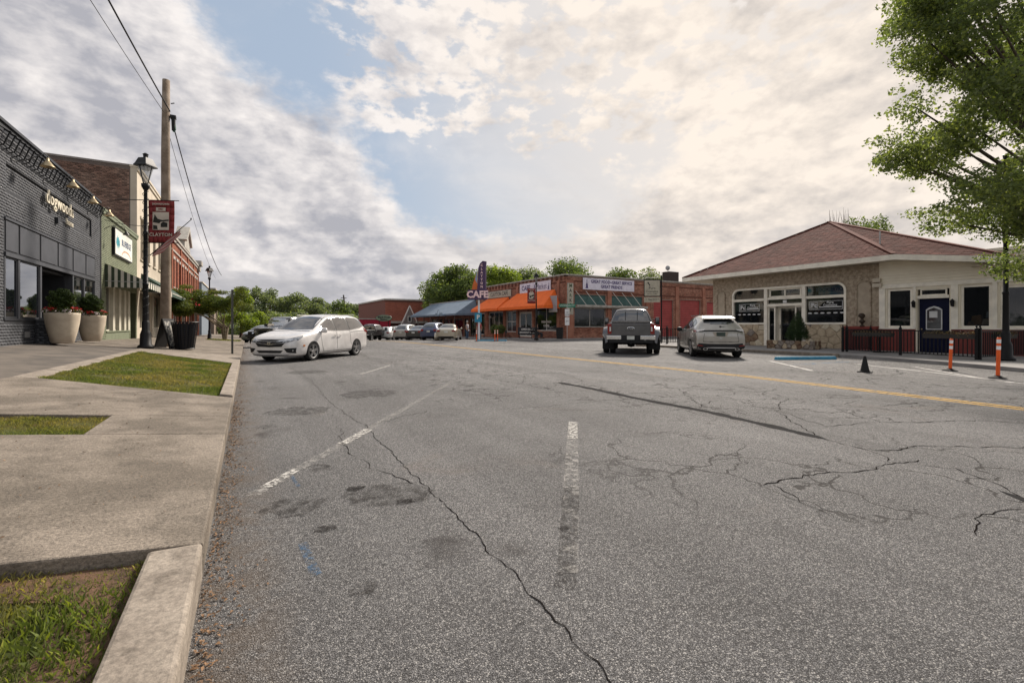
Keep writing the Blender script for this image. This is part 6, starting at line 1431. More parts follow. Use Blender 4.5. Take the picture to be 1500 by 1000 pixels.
# ---------- white minivan, seen from its front left
VW = paint('pearl_white', (.64, .62, .60), .05, .3)
def minivan(loc, rz, lb):
    t = thing('minivan', loc, rz, lb, 'minivan')
    S = [(2.60, .34, .58, .56, .62, .64, .52), (2.585, .24, .74, .64, .76, .74, .62), (2.48, .19, .87, .72, .88, .84, .74), (2.25, .17, .955, .84, .95, .945, .82), (1.9, .17, .985, .93, .965, 1.02, .84), (1.5, .17, .99, .99, .97, 1.09, .84),
         (1.28, .17, .99, 1.01, .97, 1.15, .80), (.85, .17, .99, 1.02, .97, 1.42, .70), (.45, .17, .99, 1.03, .97, 1.62, .66), (.1, .17, .99, 1.03, .97, 1.70, .67), (-.6, .17, .995, 1.04, .975, 1.745, .69), (-1.4, .17, .995, 1.05, .975, 1.745, .69),
         (-1.95, .18, .99, 1.07, .965, 1.70, .67), (-2.25, .20, .96, 1.09, .94, 1.62, .63), (-2.42, .24, .92, 1.08, .91, 1.42, .62), (-2.53, .28, .86, 1.0, .86, 1.16, .66), (-2.56, .36, .78, .9, .78, 1.02, .62)]
    b = loft(S, stdring, 'body', VW, t, wells=((1.55, .385), (-1.45, .385)), well_r=.355, W=1.98); T = bvh(b)
    patch(t, 'windscreen', CARGL, T, 'F', [(-.60, 1.60), (0, 1.64), (.60, 1.60)], [(-.76, 1.14), (0, 1.13), (.76, 1.14)], nu=14, nv=8)
    patch(t, 'bonnet_gap', SEAM, T, 'F', [(-.78, 1.085), (0, 1.112), (.78, 1.085)], [(-.78, 1.07), (0, 1.10), (.78, 1.07)], nu=12, nv=1, off=.003)
    glm = glass('van_side_glass', tint=(.07, .06, .05), refl=.12, trans=.1, rough=.04)
    sidepair(t, 'window_surround', PLAST, T, [(1.08, 1.13), (.80, 1.33), (.30, 1.555), (.0, 1.61), (-.95, 1.645), (-1.82, 1.61), (-2.26, 1.44)], [(1.08, 1.09), (.5, 1.075), (-.9, 1.085), (-2.26, 1.235)], nu=30, nv=5, off=.003)
    sidepair(t, 'side_window', glm, T, [(1.02, 1.14), (.78, 1.30), (.30, 1.52), (.06, 1.575)], [(1.02, 1.11), (.7, 1.10), (.3, 1.09), (.06, 1.09)], nu=10, nv=4)
    sidepair(t, 'side_window', glm, T, [(-.03, 1.585), (-.9, 1.615)], [(-.03, 1.09), (-.9, 1.10)], nu=8, nv=4)
    sidepair(t, 'side_window', glm, T, [(-1.0, 1.615), (-1.8, 1.585), (-2.2, 1.44)], [(-1.0, 1.10), (-1.8, 1.16), (-2.2, 1.26)], nu=10, nv=4)
    sidepair(t, 'window_trim', CHROME, T, [(1.06, 1.12), (.0, 1.085), (-1.0, 1.095), (-2.22, 1.25)], [(1.06, 1.10), (.0, 1.07), (-1.0, 1.08), (-2.22, 1.235)], nu=20, nv=1)
    patch(t, 'rear_window', CARGL, T, 'R', [(-.62, 1.56), (.62, 1.56)], [(-.74, 1.18), (.74, 1.18)], nu=10, nv=5)
    # grille, lamps, bumper openings
    g = patch(t, 'grille', PLAST, T, 'F', [(-.66, .78), (0, .80), (.66, .78)], [(-.46, .55), (0, .53), (.46, .55)], nu=12, nv=4)
    patch(g, 'grille_bar', CHROME, T, 'F', [(-.82, .80), (-.3, .755), (0, .74), (.3, .755), (.82, .80)], [(-.80, .765), (-.3, .715), (0, .70), (.3, .715), (.80, .765)], off=.018, nu=14, nv=1)
    patch(g, 'grille_bar', CHROME, T, 'F', [(-.6, .70), (0, .635), (.6, .70)], [(-.57, .68), (0, .61), (.57, .68)], off=.016, nu=14, nv=1)
    em = MB().box(0, .012, -.055, -.03, -.055, .055).box(0, .012, .03, .055, -.055, .055).box(0, .012, -.03, .03, -.01, .012).build('emblem', CHROME, g); em.location = (2.63, 0, .675)
    for s in (1, -1):
        hd = patch(t, 'headlight', HEADL, T, 'F', [(s * .50, .745), (s * .72, .84), (s * .905, .90)], [(s * .50, .69), (s * .72, .705), (s * .895, .79)], nu=8, nv=3, off=.01)
        patch(t, 'headlight', HEADL, T, 'S', [(2.35, .86), (2.05, .93)], [(2.35, .76), (2.05, .90)], side=s, nu=4, nv=2, off=.01)
        fo = patch(t, 'fog_lamp_bezel', PLAST, T, 'F', [(s * .56, .49), (s * .9, .51)], [(s * .66, .36), (s * .88, .32)], nu=5, nv=3, off=.008)
        f_ = MB().lathe([(0, .02), (.045, .015), (.05, 0)], 12, axis='X').build('fog_lamp', LAMPW, fo); f_.location = (2.50, s * .80, .42)
        seam(t, T, [(1.05, 1.10), (1.08, .95), (1.02, .55), (.90, .30)], side=s); seam(t, T, [(.02, 1.08), (.02, .30)], side=s); seam(t, T, [(-.95, 1.08), (-.98, .6), (-1.02, .5)], side=s); seam(t, T, [(.9, .30), (-1.0, .30)], side=s); seam(t, T, [(-1.0, 1.02), (-2.2, 1.06)], side=s, w=.02)
        for x in (.17, -.17):
            MB().bar((x - .11, s * 1.015, .91), (x + .11, s * 1.015, .91), .03, .02).box(x - .1, x - .07, min(s * .97, s * 1.02), max(s * .97, s * 1.02), .9, .92).build('door_handle', CHROME if False else VW, t)
        patch(t, 'tail_lamp', TAIL, T, 'S', [(-2.18, 1.18), (-2.5, 1.10)], [(-2.22, 1.02), (-2.5, .98)], side=s, nu=4, nv=3, off=.008)
        patch(t, 'side_marker', AMBER, T, 'S', [(2.12, .60), (2.02, .60)], [(2.12, .55), (2.02, .55)], side=s, nu=2, nv=1)
        patch(t, 'sill', PLAST, T, 'S', [(1.12, .22), (-1.02, .22)], [(1.12, .18), (-1.02, .18)], side=s, nu=8, nv=1)
        for x in (1.55, -1.45): wheel(t, x, s * .985, .355, .23, 5, rr=.70)
    patch(t, 'lower_grille', PLAST, T, 'F', [(-.52, .42), (.52, .42)], [(-.42, .33), (.42, .33)], nu=8, nv=2)
    patch(t, 'front_lip', CHROME, T, 'F', [(-.7, .275), (.7, .275)], [(-.68, .255), (.68, .255)], nu=8, nv=1)
    MB().box(-2.2, 2.2, -.8, .8, .19, .34).build('underbody', UNDER, t)
    mirror_pair(t, .98, .93, 1.10, VW, 1.15)
    for s in (1, -1): MB().bar((.3, s * .60, 1.69), (-1.9, s * .60, 1.735), .025).build('roof_rail', VW, t)
    wp = MB().bar((1.22, -.1, 1.165), (1.1, .55, 1.2), .02).bar((1.22, -.7, 1.165), (1.1, -.1, 1.22), .02).build('wiper', PLAST, t)
    return t
HV = math.atan2(-.72, -.69)
minivan((2.38, 19.85, 0), R(-131), 'white minivan parked nose to the left kerb, facing the viewer')

# ---------- generic car for the rest
def saloon(loc, rz, lb, mat, kind='sedan', L=4.7, W=1.82, H=1.45, group=None, name=None, cat='car', detail=True, rimmat=None):
    t = thing(name or {'sedan': 'parked_car', 'suv': 'parked_suv', 'hatch': 'parked_car'}[kind], loc, rz, lb, cat, group)
    h, w = L / 2, W / 2; k = H / 1.45
    if kind == 'sedan':
        S = [(h, .34, w * .6, .52, w * .66, .60, w * .56), (h - .03, .22, w * .8, .58, w * .84, .68, w * .7), (h - .25, .18, w * .93, .68, w * .93, .79, w * .80), (h - .8, .17, w, .82, w * .97, .92, w * .82), (h - 1.3, .17, w, .90, w * .97, .99, w * .8),
             (h - 1.55, .17, w, .92, w * .97, 1.08, w * .74), (h - 2.05, .17, w, .93, w * .97, 1.36, w * .62), (h - 2.5, .17, w, .94, w * .97, 1.44, w * .6), (h - 3.2, .17, w, .95, w * .97, 1.42, w * .6), (h - 3.6, .17, w, .96, w * .96, 1.26, w * .64), (h - 3.98, .18, w, .97, w * .95, 1.06, w * .74),
             (-h + .25, .2, w * .96, .96, w * .92, 1.03, w * .76), (-h + .04, .26, w * .86, .88, w * .86, .99, w * .74), (-h, .36, w * .74, .78, w * .74, .86, w * .66)]
    else:
        S = [(h, .36, w * .6, .62, w * .66, .72, w * .56), (h - .04, .26, w * .82, .70, w * .84, .82, w * .7), (h - .25, .22, w * .94, .82, w * .93, .94, w * .80), (h - .8, .2, w, .96, w * .97, 1.06, w * .82), (h - 1.2, .2, w, 1.0, w * .97, 1.14, w * .8),
             (h - 1.7, .2, w, 1.02, w * .97, 1.48, w * .66), (h - 2.1, .2, w, 1.03, w * .97, 1.62, w * .64), (h - 2.9, .2, w, 1.04, w * .97, 1.68, w * .64), (-h + .85, .22, w, 1.06, w * .96, 1.64, w * .62), (-h + .4, .24, w * .98, 1.07, w * .93, 1.5, w * .60),
             (-h + .16, .28, w * .92, 1.05, w * .89, 1.25, w * .64), (-h + .03, .3, w * .84, .94, w * .86, 1.08, w * .72), (-h, .38, w * .74, .84, w * .76, .94, w * .66)]
        k = H / 1.68
    S = [(s[0], s[1], s[2], s[3] * k, s[4], s[5] * k, s[6]) for s in S]
    r = .33 if kind == 'sedan' else .36; wx1, wx2 = h - .92, -h + .98
    b = loft(S, stdring, 'body', mat, t, wells=((wx1, r + .03), (wx2, r + .03)), well_r=r, W=W, sub=2 if detail else 1); T = bvh(b)
    if kind == 'sedan':
        patch(t, 'rear_window', CARGL, T, 'R', [(-w * .56, 1.36 * k), (w * .56, 1.36 * k)], [(-w * .68, 1.09 * k), (w * .68, 1.09 * k)], nu=8, nv=5)
        patch(t, 'windscreen', CARGL, T, 'F', [(-w * .58, 1.36 * k), (w * .58, 1.36 * k)], [(-w * .74, 1.04 * k), (w * .74, 1.04 * k)], nu=8, nv=5)
        sidepair(t, 'side_window', CARGL, T, [(h - 1.75, 1.08 * k), (h - 2.15, 1.32 * k), (h - 2.6, 1.37 * k)], [(h - 1.75, .99 * k), (h - 2.2, .99 * k), (h - 2.6, .99 * k)], nu=6); sidepair(t, 'side_window', CARGL, T, [(h - 2.68, 1.37 * k), (h - 3.3, 1.35 * k), (h - 3.8, 1.12 * k)], [(h - 2.68, .99 * k), (h - 3.3, .99 * k), (h - 3.8, 1.02 * k)], nu=6)
        tz = (.78 * k, .92 * k)
    else:
        patch(t, 'rear_window', CARGL, T, 'R', [(-w * .58, 1.55 * k), (w * .58, 1.55 * k)], [(-w * .68, 1.17 * k), (w * .68, 1.17 * k)], nu=8, nv=5)
        patch(t, 'windscreen', CARGL, T, 'F', [(-w * .62, 1.56 * k), (w * .62, 1.56 * k)], [(-w * .76, 1.13 * k), (w * .76, 1.13 * k)], nu=8, nv=5)
        sidepair(t, 'side_window', CARGL, T, [(h - 1.4, 1.17 * k), (h - 1.8, 1.45 * k), (h - 2.5, 1.57 * k)], [(h - 1.4, 1.1 * k), (h - 1.8, 1.1 * k), (h - 2.5, 1.1 * k)], nu=6); sidepair(t, 'side_window', CARGL, T, [(h - 2.6, 1.57 * k), (-h + .8, 1.55 * k), (-h + .5, 1.38 * k)], [(h - 2.6, 1.1 * k), (-h + .8, 1.12 * k), (-h + .5, 1.2 * k)], nu=6)
        tz = (.86 * k, 1.04 * k)
    for s in (1, -1):
        patch(t, 'tail_lamp', TAIL, T, 'R', [(s * w * .5, tz[1]), (s * w * .92, tz[1])], [(s * w * .55, tz[0]), (s * w * .92, tz[0])], nu=4, nv=2, off=.01)
        patch(t, 'headlight', HEADL, T, 'F', [(s * w * .5, tz[0] - .04), (s * w * .9, tz[0] + .02)], [(s * w * .5, tz[0] - .13), (s * w * .88, tz[0] - .1)], nu=4, nv=2, off=.01)
        for x in (wx1, wx2): wheel(t, x, s * (w - .015), r, .21, 5, rimmat=rimmat)
        if detail:
            seam(t, T, [(h - 1.6, .95 * k), (h - 1.62, .35)], side=s); seam(t, T, [(h - 2.64, .97 * k), (h - 2.64, .30)], side=s); seam(t, T, [(-h + 1.32, .97 * k), (-h + 1.45, .55)], side=s)
    patch(t, 'grille', PLAST, T, 'F', [(-w * .42, tz[0] - .06), (w * .42, tz[0] - .06)], [(-w * .36, tz[0] - .26), (w * .36, tz[0] - .26)], nu=4, nv=2); patch(t, 'rear_valance', PLAST, T, 'R', [(-w * .7, .40), (w * .7, .40)], [(-w * .66, .27), (w * .66, .27)], nu=6, nv=2)
    pl_, pn, _, _ = T.ray_cast(Vector((-6, 0, (tz[0] - .02))), Vector((1, 0, 0))); plate(t, pl_.x - .01, 0, tz[0] - .02)
    MB().box(-h + .4, h - .4, -w * .8, w * .8, .2, .36).build('underbody', UNDER, t); mirror_pair(t, h - 1.72, w - .06, 1.02 * k, mat, .9)
    return t

# ---------- tan crossover, rear three-quarter view
TAN = paint('champagne_metallic', (.36, .34, .305), .55, .3)
def crossover(loc, rz, lb):
    t = thing('crossover_suv', loc, rz, lb, 'suv')
    S = [(2.39, .38, .60, .70, .66, .80, .56), (2.35, .27, .78, .80, .82, .92, .68), (2.15, .22, .90, .90, .90, 1.02, .76), (1.6, .20, .955, 1.0, .94, 1.10, .80), (1.15, .20, .96, 1.03, .94, 1.16, .78),
         (.7, .20, .96, 1.05, .94, 1.45, .66), (.25, .20, .96, 1.07, .94, 1.64, .62), (-.4, .20, .96, 1.09, .94, 1.72, .63), (-1.1, .21, .96, 1.12, .94, 1.70, .63), (-1.65, .22, .96, 1.15, .93, 1.64, .61), (-1.98, .24, .95, 1.17, .92, 1.56, .60),
         (-2.12, .26, .94, 1.14, .91, 1.34, .70), (-2.24, .28, .93, 1.02, .91, 1.16, .82), (-2.34, .30, .90, .90, .89, 1.02, .82), (-2.38, .38, .86, .74, .85, .86, .78)]
    b = loft(S, stdring, 'body', TAN, t, wells=((1.45, .40), (-1.40, .40)), well_r=.37, W=1.93); T = bvh(b)
    patch(t, 'rear_window', CARGL, T, 'R', [(-.60, 1.56), (0, 1.59), (.60, 1.56)], [(-.56, 1.40), (-.3, 1.33), (.3, 1.33), (.56, 1.40)], nu=12, nv=4)
    sp = MB().add([(-1.72, -.56, 1.66), (-1.72, .56, 1.66), (-2.12, .60, 1.57), (-2.12, -.60, 1.57), (-1.75, -.56, 1.63), (-1.75, .56, 1.63), (-2.12, .60, 1.545), (-2.12, -.60, 1.545)], [(3, 2, 1, 0), (4, 5, 6, 7), (0, 1, 5, 4), (1, 2, 6, 5), (2, 3, 7, 6), (3, 0, 4, 7)]).build('roof_spoiler', TAN, t, bevel=.01)
    patch(t, 'windscreen', CARGL, T, 'F', [(-.6, 1.58), (.6, 1.58)], [(-.74, 1.16), (.74, 1.16)], nu=8, nv=5)
    # taillight band right across
    patch(t, 'tail_band', PLAST, T, 'R', [(-.88, 1.06), (-.5, 1.10), (.5, 1.10), (.88, 1.06)], [(-.88, 1.02), (-.5, 1.055), (.5, 1.055), (.88, 1.02)], nu=16, nv=1, off=.012)
    for s in (1, -1):
        patch(t, 'tail_lamp', LAMPW, T, 'R', [(s * .55, 1.145), (s * .88, 1.12)], [(s * .62, 1.085), (s * .90, 1.03)], nu=5, nv=2, off=.012)
        patch(t, 'tail_lamp', TAIL, T, 'S', [(-1.85, 1.10), (-2.2, 1.10)], [(-1.95, 1.05), (-2.22, 1.02)], side=s, nu=4, nv=2, off=.01)
        patch(t, 'side_window', CARGL, T, 'S', [(.82, 1.2), (.5, 1.38), (.1, 1.54), (-.28, 1.585)], [(.82, 1.13), (.4, 1.13), (.1, 1.135), (-.28, 1.14)], side=s, nu=8, nv=4); patch(t, 'side_window', CARGL, T, 'S', [(-.36, 1.59), (-.8, 1.585), (-1.15, 1.54)], [(-.36, 1.145), (-.8, 1.16), (-1.15, 1.18)], side=s, nu=6, nv=4)
        patch(t, 'side_window', CARGL, T, 'S', [(-1.22, 1.53), (-1.72, 1.40)], [(-1.22, 1.19), (-1.72, 1.30)], side=s, nu=4, nv=3)
        patch(t, 'window_trim', CHROME, T, 'S', [(.85, 1.135), (0, 1.13), (-1.2, 1.18)], [(.85, 1.115), (0, 1.11), (-1.2, 1.16)], side=s, nu=10, nv=1)
        patch(t, 'wheel_arch_trim', PLAST, T, 'S', [(1.0, .30), (-.96, .30)], [(1.0, .21), (-.96, .21)], side=s, nu=8, nv=1)
        seam(t, T, [(.95, 1.10), (.98, .8), (.92, .35)], side=s); seam(t, T, [(-.32, 1.12), (-.32, .33)], side=s); seam(t, T, [(-1.25, 1.15), (-1.15, .8), (-.98, .6)], side=s); seam(t, T, [(-.2, .93), (.95, .93)], side=s, w=.012, mat=M('crease_shade', (.2, .17, .14), .4))  # last strip is no gap: shade of a body crease painted darker
        for x in (.0, -.95): MB().bar((x - .1, s * .965, 1.0), (x + .1, s * .965, 1.0), .035, .03).build('door_handle', TAN, t)
        for x in (1.45, -1.40): wheel(t, x, s * .955, .37, .24, 10, rr=.72)
        seam(t, T, [(s * .60, .97), (s * .66, .66), (s * .30, .64)], view='R', w=.014); 
        patch(t, 'bumper_reflector', TAIL, T, 'R', [(s * .66, .50), (s * .86, .53)], [(s * .66, .47), (s * .86, .49)], nu=4, nv=1, off=.014)
        ex = MB().lathe([(.055, -.06), (.06, -.07), (.045, -.07), (.045, .0)], 16, axis='X', sx=1.4, sy=.8).build('exhaust_tip', CHROME, t); ex.location = (-2.36, s * .58, .36); ex.rotation_euler = (R(90), 0, 0) if False else (0, 0, 0)
        MB().bar((.2, s * .60, 1.70), (-1.5, s * .60, 1.70), .03).build('roof_rail', SILV, t)
    patch(t, 'rear_bumper_cladding', PLAST, T, 'R', [(-.92, .60), (-.4, .56), (.4, .56), (.92, .60)], [(-.84, .33), (.84, .33)], nu=14, nv=4, off=.010)
    patch(t, 'skid_plate', SILV, T, 'R', [(-.50, .43), (.50, .43)], [(-.56, .395), (.56, .395)], nu=8, nv=1, off=.022)
    seam(t, T, [(-.66, .65), (.66, .65)], view='R', w=.014)
    pl_, _, _, _ = T.ray_cast(Vector((-6, 0, .93)), Vector((1, 0, 0))); plate(t, pl_.x - .02, 0, .94, mat=M('dark_plate', (.05, .07, .06), .5), w=.32)
    patch(t, 'plate_recess', M('tan_shade_metal', (.30, .26, .21), .4, metal=.5), T, 'R', [(-.30, 1.02), (.30, 1.02)], [(-.22, .86), (.22, .86)], nu=6, nv=2, off=.004)
    MB().bar((-2.20, -.05, 1.24), (-2.16, -.45, 1.22), .02).lathe([(0, -.03), (.035, -.02), (.035, .02), (0, .03)], 8, (-2.20, -.02, 1.24)).build('rear_wiper', PLAST, t)
    em = MB().lathe([(0, 0), (.055, .004), (.06, .01)], 16, axis='X', sx=1.0, sy=.5).build('emblem', SILV, t); em.location = (-2.395, 0, .80); em.rotation_euler = (0, 0, PI)
    MB().lathe([(.03, 0), (.012, .06), (0, .07)], 8, (-1.5, 0, 1.68)).build('antenna', TAN, t)
    MB().box(-2.1, 2.1, -.8, .8, .22, .40).build('underbody', UNDER, t); mirror_pair(t, .83, .90, 1.12, PLAST, 1.15)
    return t
crossover((17.55, 13.05, 0), R(90 - 41), 'tan metallic crossover parked nose-in before the stucco building')

# ---------- dark grey dual-wheel pickup, rear view
TG = paint('magnetic_grey', (.085, .084, .09), .5, .3)
def pickup(loc, rz, lb, mat=TG, dual=True, name='pickup_truck', sc=1.):
    t = thing(name, loc, rz, lb, 'pickup truck'); t.scale = (sc, sc, sc)
    def ring_cab(s):
        x, zb, wl, zbt, wb, zt, wt = s; return [(0, zb), (wl * .6, zb), (wl, zb), (wl, zb + .15), (wb * 1.0, (zb + zbt) / 2), (wb, zbt - .03), (wb * .98, zbt + .02), (wt + .03, zt - .08), (wt * .9, zt - .01), (0, zt + .02)]
    cab = loft([(1.55, .6, .98, 1.28, .96, 1.36, .82), (1.5, .6, .99, 1.30, .97, 1.42, .80), (1.0, .6, .99, 1.32, .97, 1.80, .70), (.7, .6, .99, 1.33, .97, 1.98, .68), (-.2, .6, .99, 1.34, .97, 2.02, .70), (-.75, .6, .99, 1.34, .97, 2.0, .69), (-.85, .6, .99, 1.34, .97, 1.93, .68), (-.95, .62, .97, 1.33, .95, 1.42, .84), (-.955, .64, .95, 1.30, .93, 1.36, .82)], ring_cab, 'cab', mat, t); T = bvh(cab)
    rw = patch(t, 'rear_window', CARGL, T, 'R', [(-.66, 1.88), (.66, 1.88)], [(-.80, 1.45), (.80, 1.45)], nu=8, nv=5); patch(rw, 'slider_frame', PLAST, T, 'R', [(-.28, 1.86), (-.25, 1.86)], [(-.28, 1.46), (-.25, 1.46)], nu=1, nv=4, off=.012); patch(rw, 'slider_frame', PLAST, T, 'R', [(.25, 1.86), (.28, 1.86)], [(.25, 1.46), (.28, 1.46)], nu=1, nv=4, off=.012)
    patch(t, 'high_brake_lamp', LAMPW, T, 'R', [(-.20, 1.985), (.20, 1.985)], [(-.22, 1.945), (.22, 1.945)], nu=4, nv=1, off=.012)
    patch(t, 'windscreen', CARGL, T, 'F', [(-.64, 1.9), (.64, 1.9)], [(-.78, 1.42), (.78, 1.42)], nu=8, nv=5)
    for s in (1, -1):
        patch(t, 'side_window', CARGL, T, 'S', [(1.0, 1.68), (.55, 1.86), (.22, 1.88)], [(1.1, 1.40), (.55, 1.40), (.22, 1.40)], side=s, nu=6, nv=3); patch(t, 'side_window', CARGL, T, 'S', [(.12, 1.88), (-.6, 1.87)], [(.12, 1.40), (-.66, 1.40)], side=s, nu=6, nv=3)
        seam(t, T, [(.17, 1.36), (.17, .68)], side=s)
    hood = loft([(3.05, .75, .86, 1.08, .86, 1.18, .78), (3.0, .62, .95, 1.14, .93, 1.26, .84), (2.5, .58, .99, 1.24, .95, 1.33, .84), (1.6, .58, .99, 1.28, .96, 1.38, .84), (1.5, .58, .99, 1.28, .96, 1.38, .84)], ring_cab, 'bonnet', mat, t, wells=((2.2, .46),), well_r=.42, W=2.0)
    TH = bvh(hood)
    patch(t, 'grille', CHROME, TH, 'F', [(-.6, 1.12), (.6, 1.12)], [(-.6, .82), (.6, .82)], nu=4, nv=3); MB().box(3.0, 3.16, -.98, .98, .52, .74).build('front_bumper', CHROME, t, bevel=.03)
    for s in (1, -1): patch(t, 'headlight', HEADL, TH, 'F', [(s * .64, 1.14), (s * .9, 1.12)], [(s * .64, .84), (s * .9, .86)], nu=3, nv=3)
    # bed: box with tailgate set between the fenders
    bed = loft([(-.98, .62, .99, 1.30, .97, 1.38, .90), (-1.0, .6, .99, 1.30, .975, 1.385, .90), (-1.8, .6, 1.0, 1.30, .975, 1.385, .90), (-2.9, .6, .99, 1.29, .97, 1.38, .90), (-3.0, .62, .985, 1.28, .965, 1.37, .89), (-3.01, .64, .97, 1.27, .95, 1.36, .88)], ring_cab, 'bed', mat, t, wells=((-1.95, .47),), well_r=.42, W=2.0, wellw=.5)
    TB_ = bvh(bed)
    if dual:
        for s in (1, -1):     # bulging rear fenders over the double wheels
            mb = MB(); n = 12; 
            prof = []
            for i in range(n + 1):
                a = PI * i / n; prof.append((-1.95 + .66 * math.cos(a), .50 + .70 * math.sin(a) ** .8))
            for i in range(n):
                (xa, za), (xb_, zb_) = prof[i], prof[i + 1]; wa = .235 * min(1, math.sin(PI * (i + .3) / n) * 1.5 + .35); wb_ = .235 * min(1, math.sin(PI * (i + 1 + .3) / n) * 1.5 + .35) if i < n - 1 else .235 * .45
                ia, ib = (-1.95 + (xa + 1.95) * .72, .42 + (za - .42) * .74), (-1.95 + (xb_ + 1.95) * .72, .42 + (zb_ - .42) * .74)
                y0 = s * .975; f = (lambda w_: s * (.985 + w_))
                mb.quad((xa, y0, za), (xb_, y0, zb_), (xb_, f(wb_ * .8), zb_ - .05), (xa, f(wa * .8), za - .05)); mb.quad((xa, f(wa * .8), za - .05), (xb_, f(wb_ * .8), zb_ - .05), (ib[0], f(wb_), ib[1] + .03), (ia[0], f(wa), ia[1] + .03))
                mb.quad((ia[0], f(wa), ia[1] + .03), (ib[0], f(wb_), ib[1] + .03), (ib[0], f(wb_), ib[1] - .0), (ia[0], f(wa), ia[1] - .0)); mb.quad((ia[0], f(wa), ia[1]), (ib[0], f(wb_), ib[1]), (ib[0], y0, ib[1]), (ia[0], y0, ia[1]))
            if s > 0: mb.f = [f[::-1] for f in mb.f]
            fo = mb.build('rear_fender', mat, t, smooth=True); fo.data.set_sharp_from_angle(angle=R(60))
    tgw = .76
    tg = MB().box(-3.035, -3.0, -tgw, tgw, .80, 1.34).build('tailgate', mat, t, bevel=.012)
    MB().box(-3.045, -3.034, -tgw + .02, tgw - .02, 1.20, 1.225).box(-3.045, -3.034, -tgw + .02, tgw - .02, .985, 1.0).build('tailgate_rib', M('grey_rib', (.09, .09, .09), .35, metal=.5), tg); MB().box(-3.06, -2.94, -tgw - .02, tgw + .02, 1.345, 1.385).build('tailgate_spoiler', PLAST, tg, bevel=.012)
    em = MB().lathe([(0, 0), (.13, .006), (.15, .012)], 24, axis='X', sx=1., sy=.45).build('oval_emblem', CHROME, tg); em.location = (-3.06, 0, 1.10)
    e2 = MB().lathe([(0, -.003), (.125, -.001)], 24, axis='X', sx=1., sy=.42).build('emblem_field', M('emblem_dark', (.03, .04, .07), .4), em); text(em, 'Ford', .09, -.010, 0, WHT, y=0, ext=.001, rx=90, rz=-90, shear=.3)
    for s in (1, -1):
        tl = MB().box(-3.03, -2.93, min(s * .79, s * .955), max(s * .79, s * .955), .86, 1.30).build('tail_lamp', TAIL, t, bevel=.015); MB().box(-3.038, -3.029, min(s * .81, s * .87), max(s * .81, s * .87), .98, 1.16).build('reverse_lamp', LAMPW, tl)
        MB().tube([(1.1, s * .98, 1.36), (1.1, s * 1.2, 1.38)], .025, 6).tube([(1.1, s * .98, 1.52), (1.1, s * 1.2, 1.5)], .025, 6).box(1.04, 1.18, min(s * 1.14, s * 1.34), max(s * 1.14, s * 1.34), 1.26, 1.62).build('tow_mirror', PLAST, t, bevel=.03); MB().box(1.03, 1.04, min(s * 1.17, s * 1.31), max(s * 1.17, s * 1.31), 1.40, 1.58).build('mirror_glass', CARGL, t)
        wheel(t, 2.2, s * .985, .42, .26, 8, rr=.62)
        wheel(t, -1.95, s * (1.19 if dual else .985), .42, .24, 8, rr=.62, dual=dual, depth=.3 if dual else 0)
        MB().box(-2.52, -2.49, min(s * .72, s * 1.2), max(s * .72, s * 1.2), .2, .62).build('mud_flap', RUB, t)
    bp = MB().slabxz([(-1.0, .66), (1.0, .66), (1.0, .84), (-1.0, .84)], 0, .2)
    bump = MB().box(-3.20, -2.98, .38, .99, .62, .80).build('rear_bumper', CHROME, t, bevel=.025); MB().box(-3.20, -2.98, -.99, -.38, .62, .80).build('rear_bumper', CHROME, t, bevel=.025); MB().box(-3.18, -2.98, -.379, .379, .60, .80).build('bumper_centre', PLAST, t, bevel=.01)
    MB().box(-3.15, -2.98, -.9, .9, .50, .60).build('bumper_step', PLAST, t)
    plate(t, -3.19, 0, .71); MB().box(-3.3, -2.9, -.05, .05, .46, .56).tube([(-3.26, 0, .56), (-3.26, 0, .60)], .02, 6).lathe([(0, .03), (.025, .01), (.025, -.01), (0, -.03)], 8, (-3.26, 0, .62)).build('tow_hitch', BLK, t)
    MB().box(-2.8, 2.7, -.55, .55, .42, .62).build('chassis', UNDER, t); MB().lathe([(0, -.16), (.14, -.12), (.17, 0), (.14, .12), (0, .16)], 12, (-1.95, 0, .42)).tube([(-1.95, -.8, .42), (-1.95, .8, .42)], .05, 8).build('rear_axle', UNDER, t)
    MB().tube([(1.3, -.92, 2.0), (1.5, -.95, 2.5)], .006, 4).build('aerial', BLK, t)
    return t
pickup((16.85, 16.9, 0), R(90 - 45.5), 'dark grey dual rear wheel pickup truck parked tail toward the viewer', sc=1.05)

# ---------- far and half hidden vehicles
GREYB = paint('blue_grey_metallic', (.11, .135, .16), .5); BLKP = paint('black_paint', (.012, .012, .013), .1); WHP = paint('plain_white', (.55, .54, .52), 0.); SLV = paint('silver_paint', (.34, .34, .33), .5); REDP = paint('dark_red_paint', (.16, .02, .02), .3); GLD = paint('pale_gold_paint', (.40, .36, .28), .5); BLU = paint('slate_blue_paint', (.05, .07, .14), .4); DG = paint('charcoal_paint', (.04, .042, .045), .4)
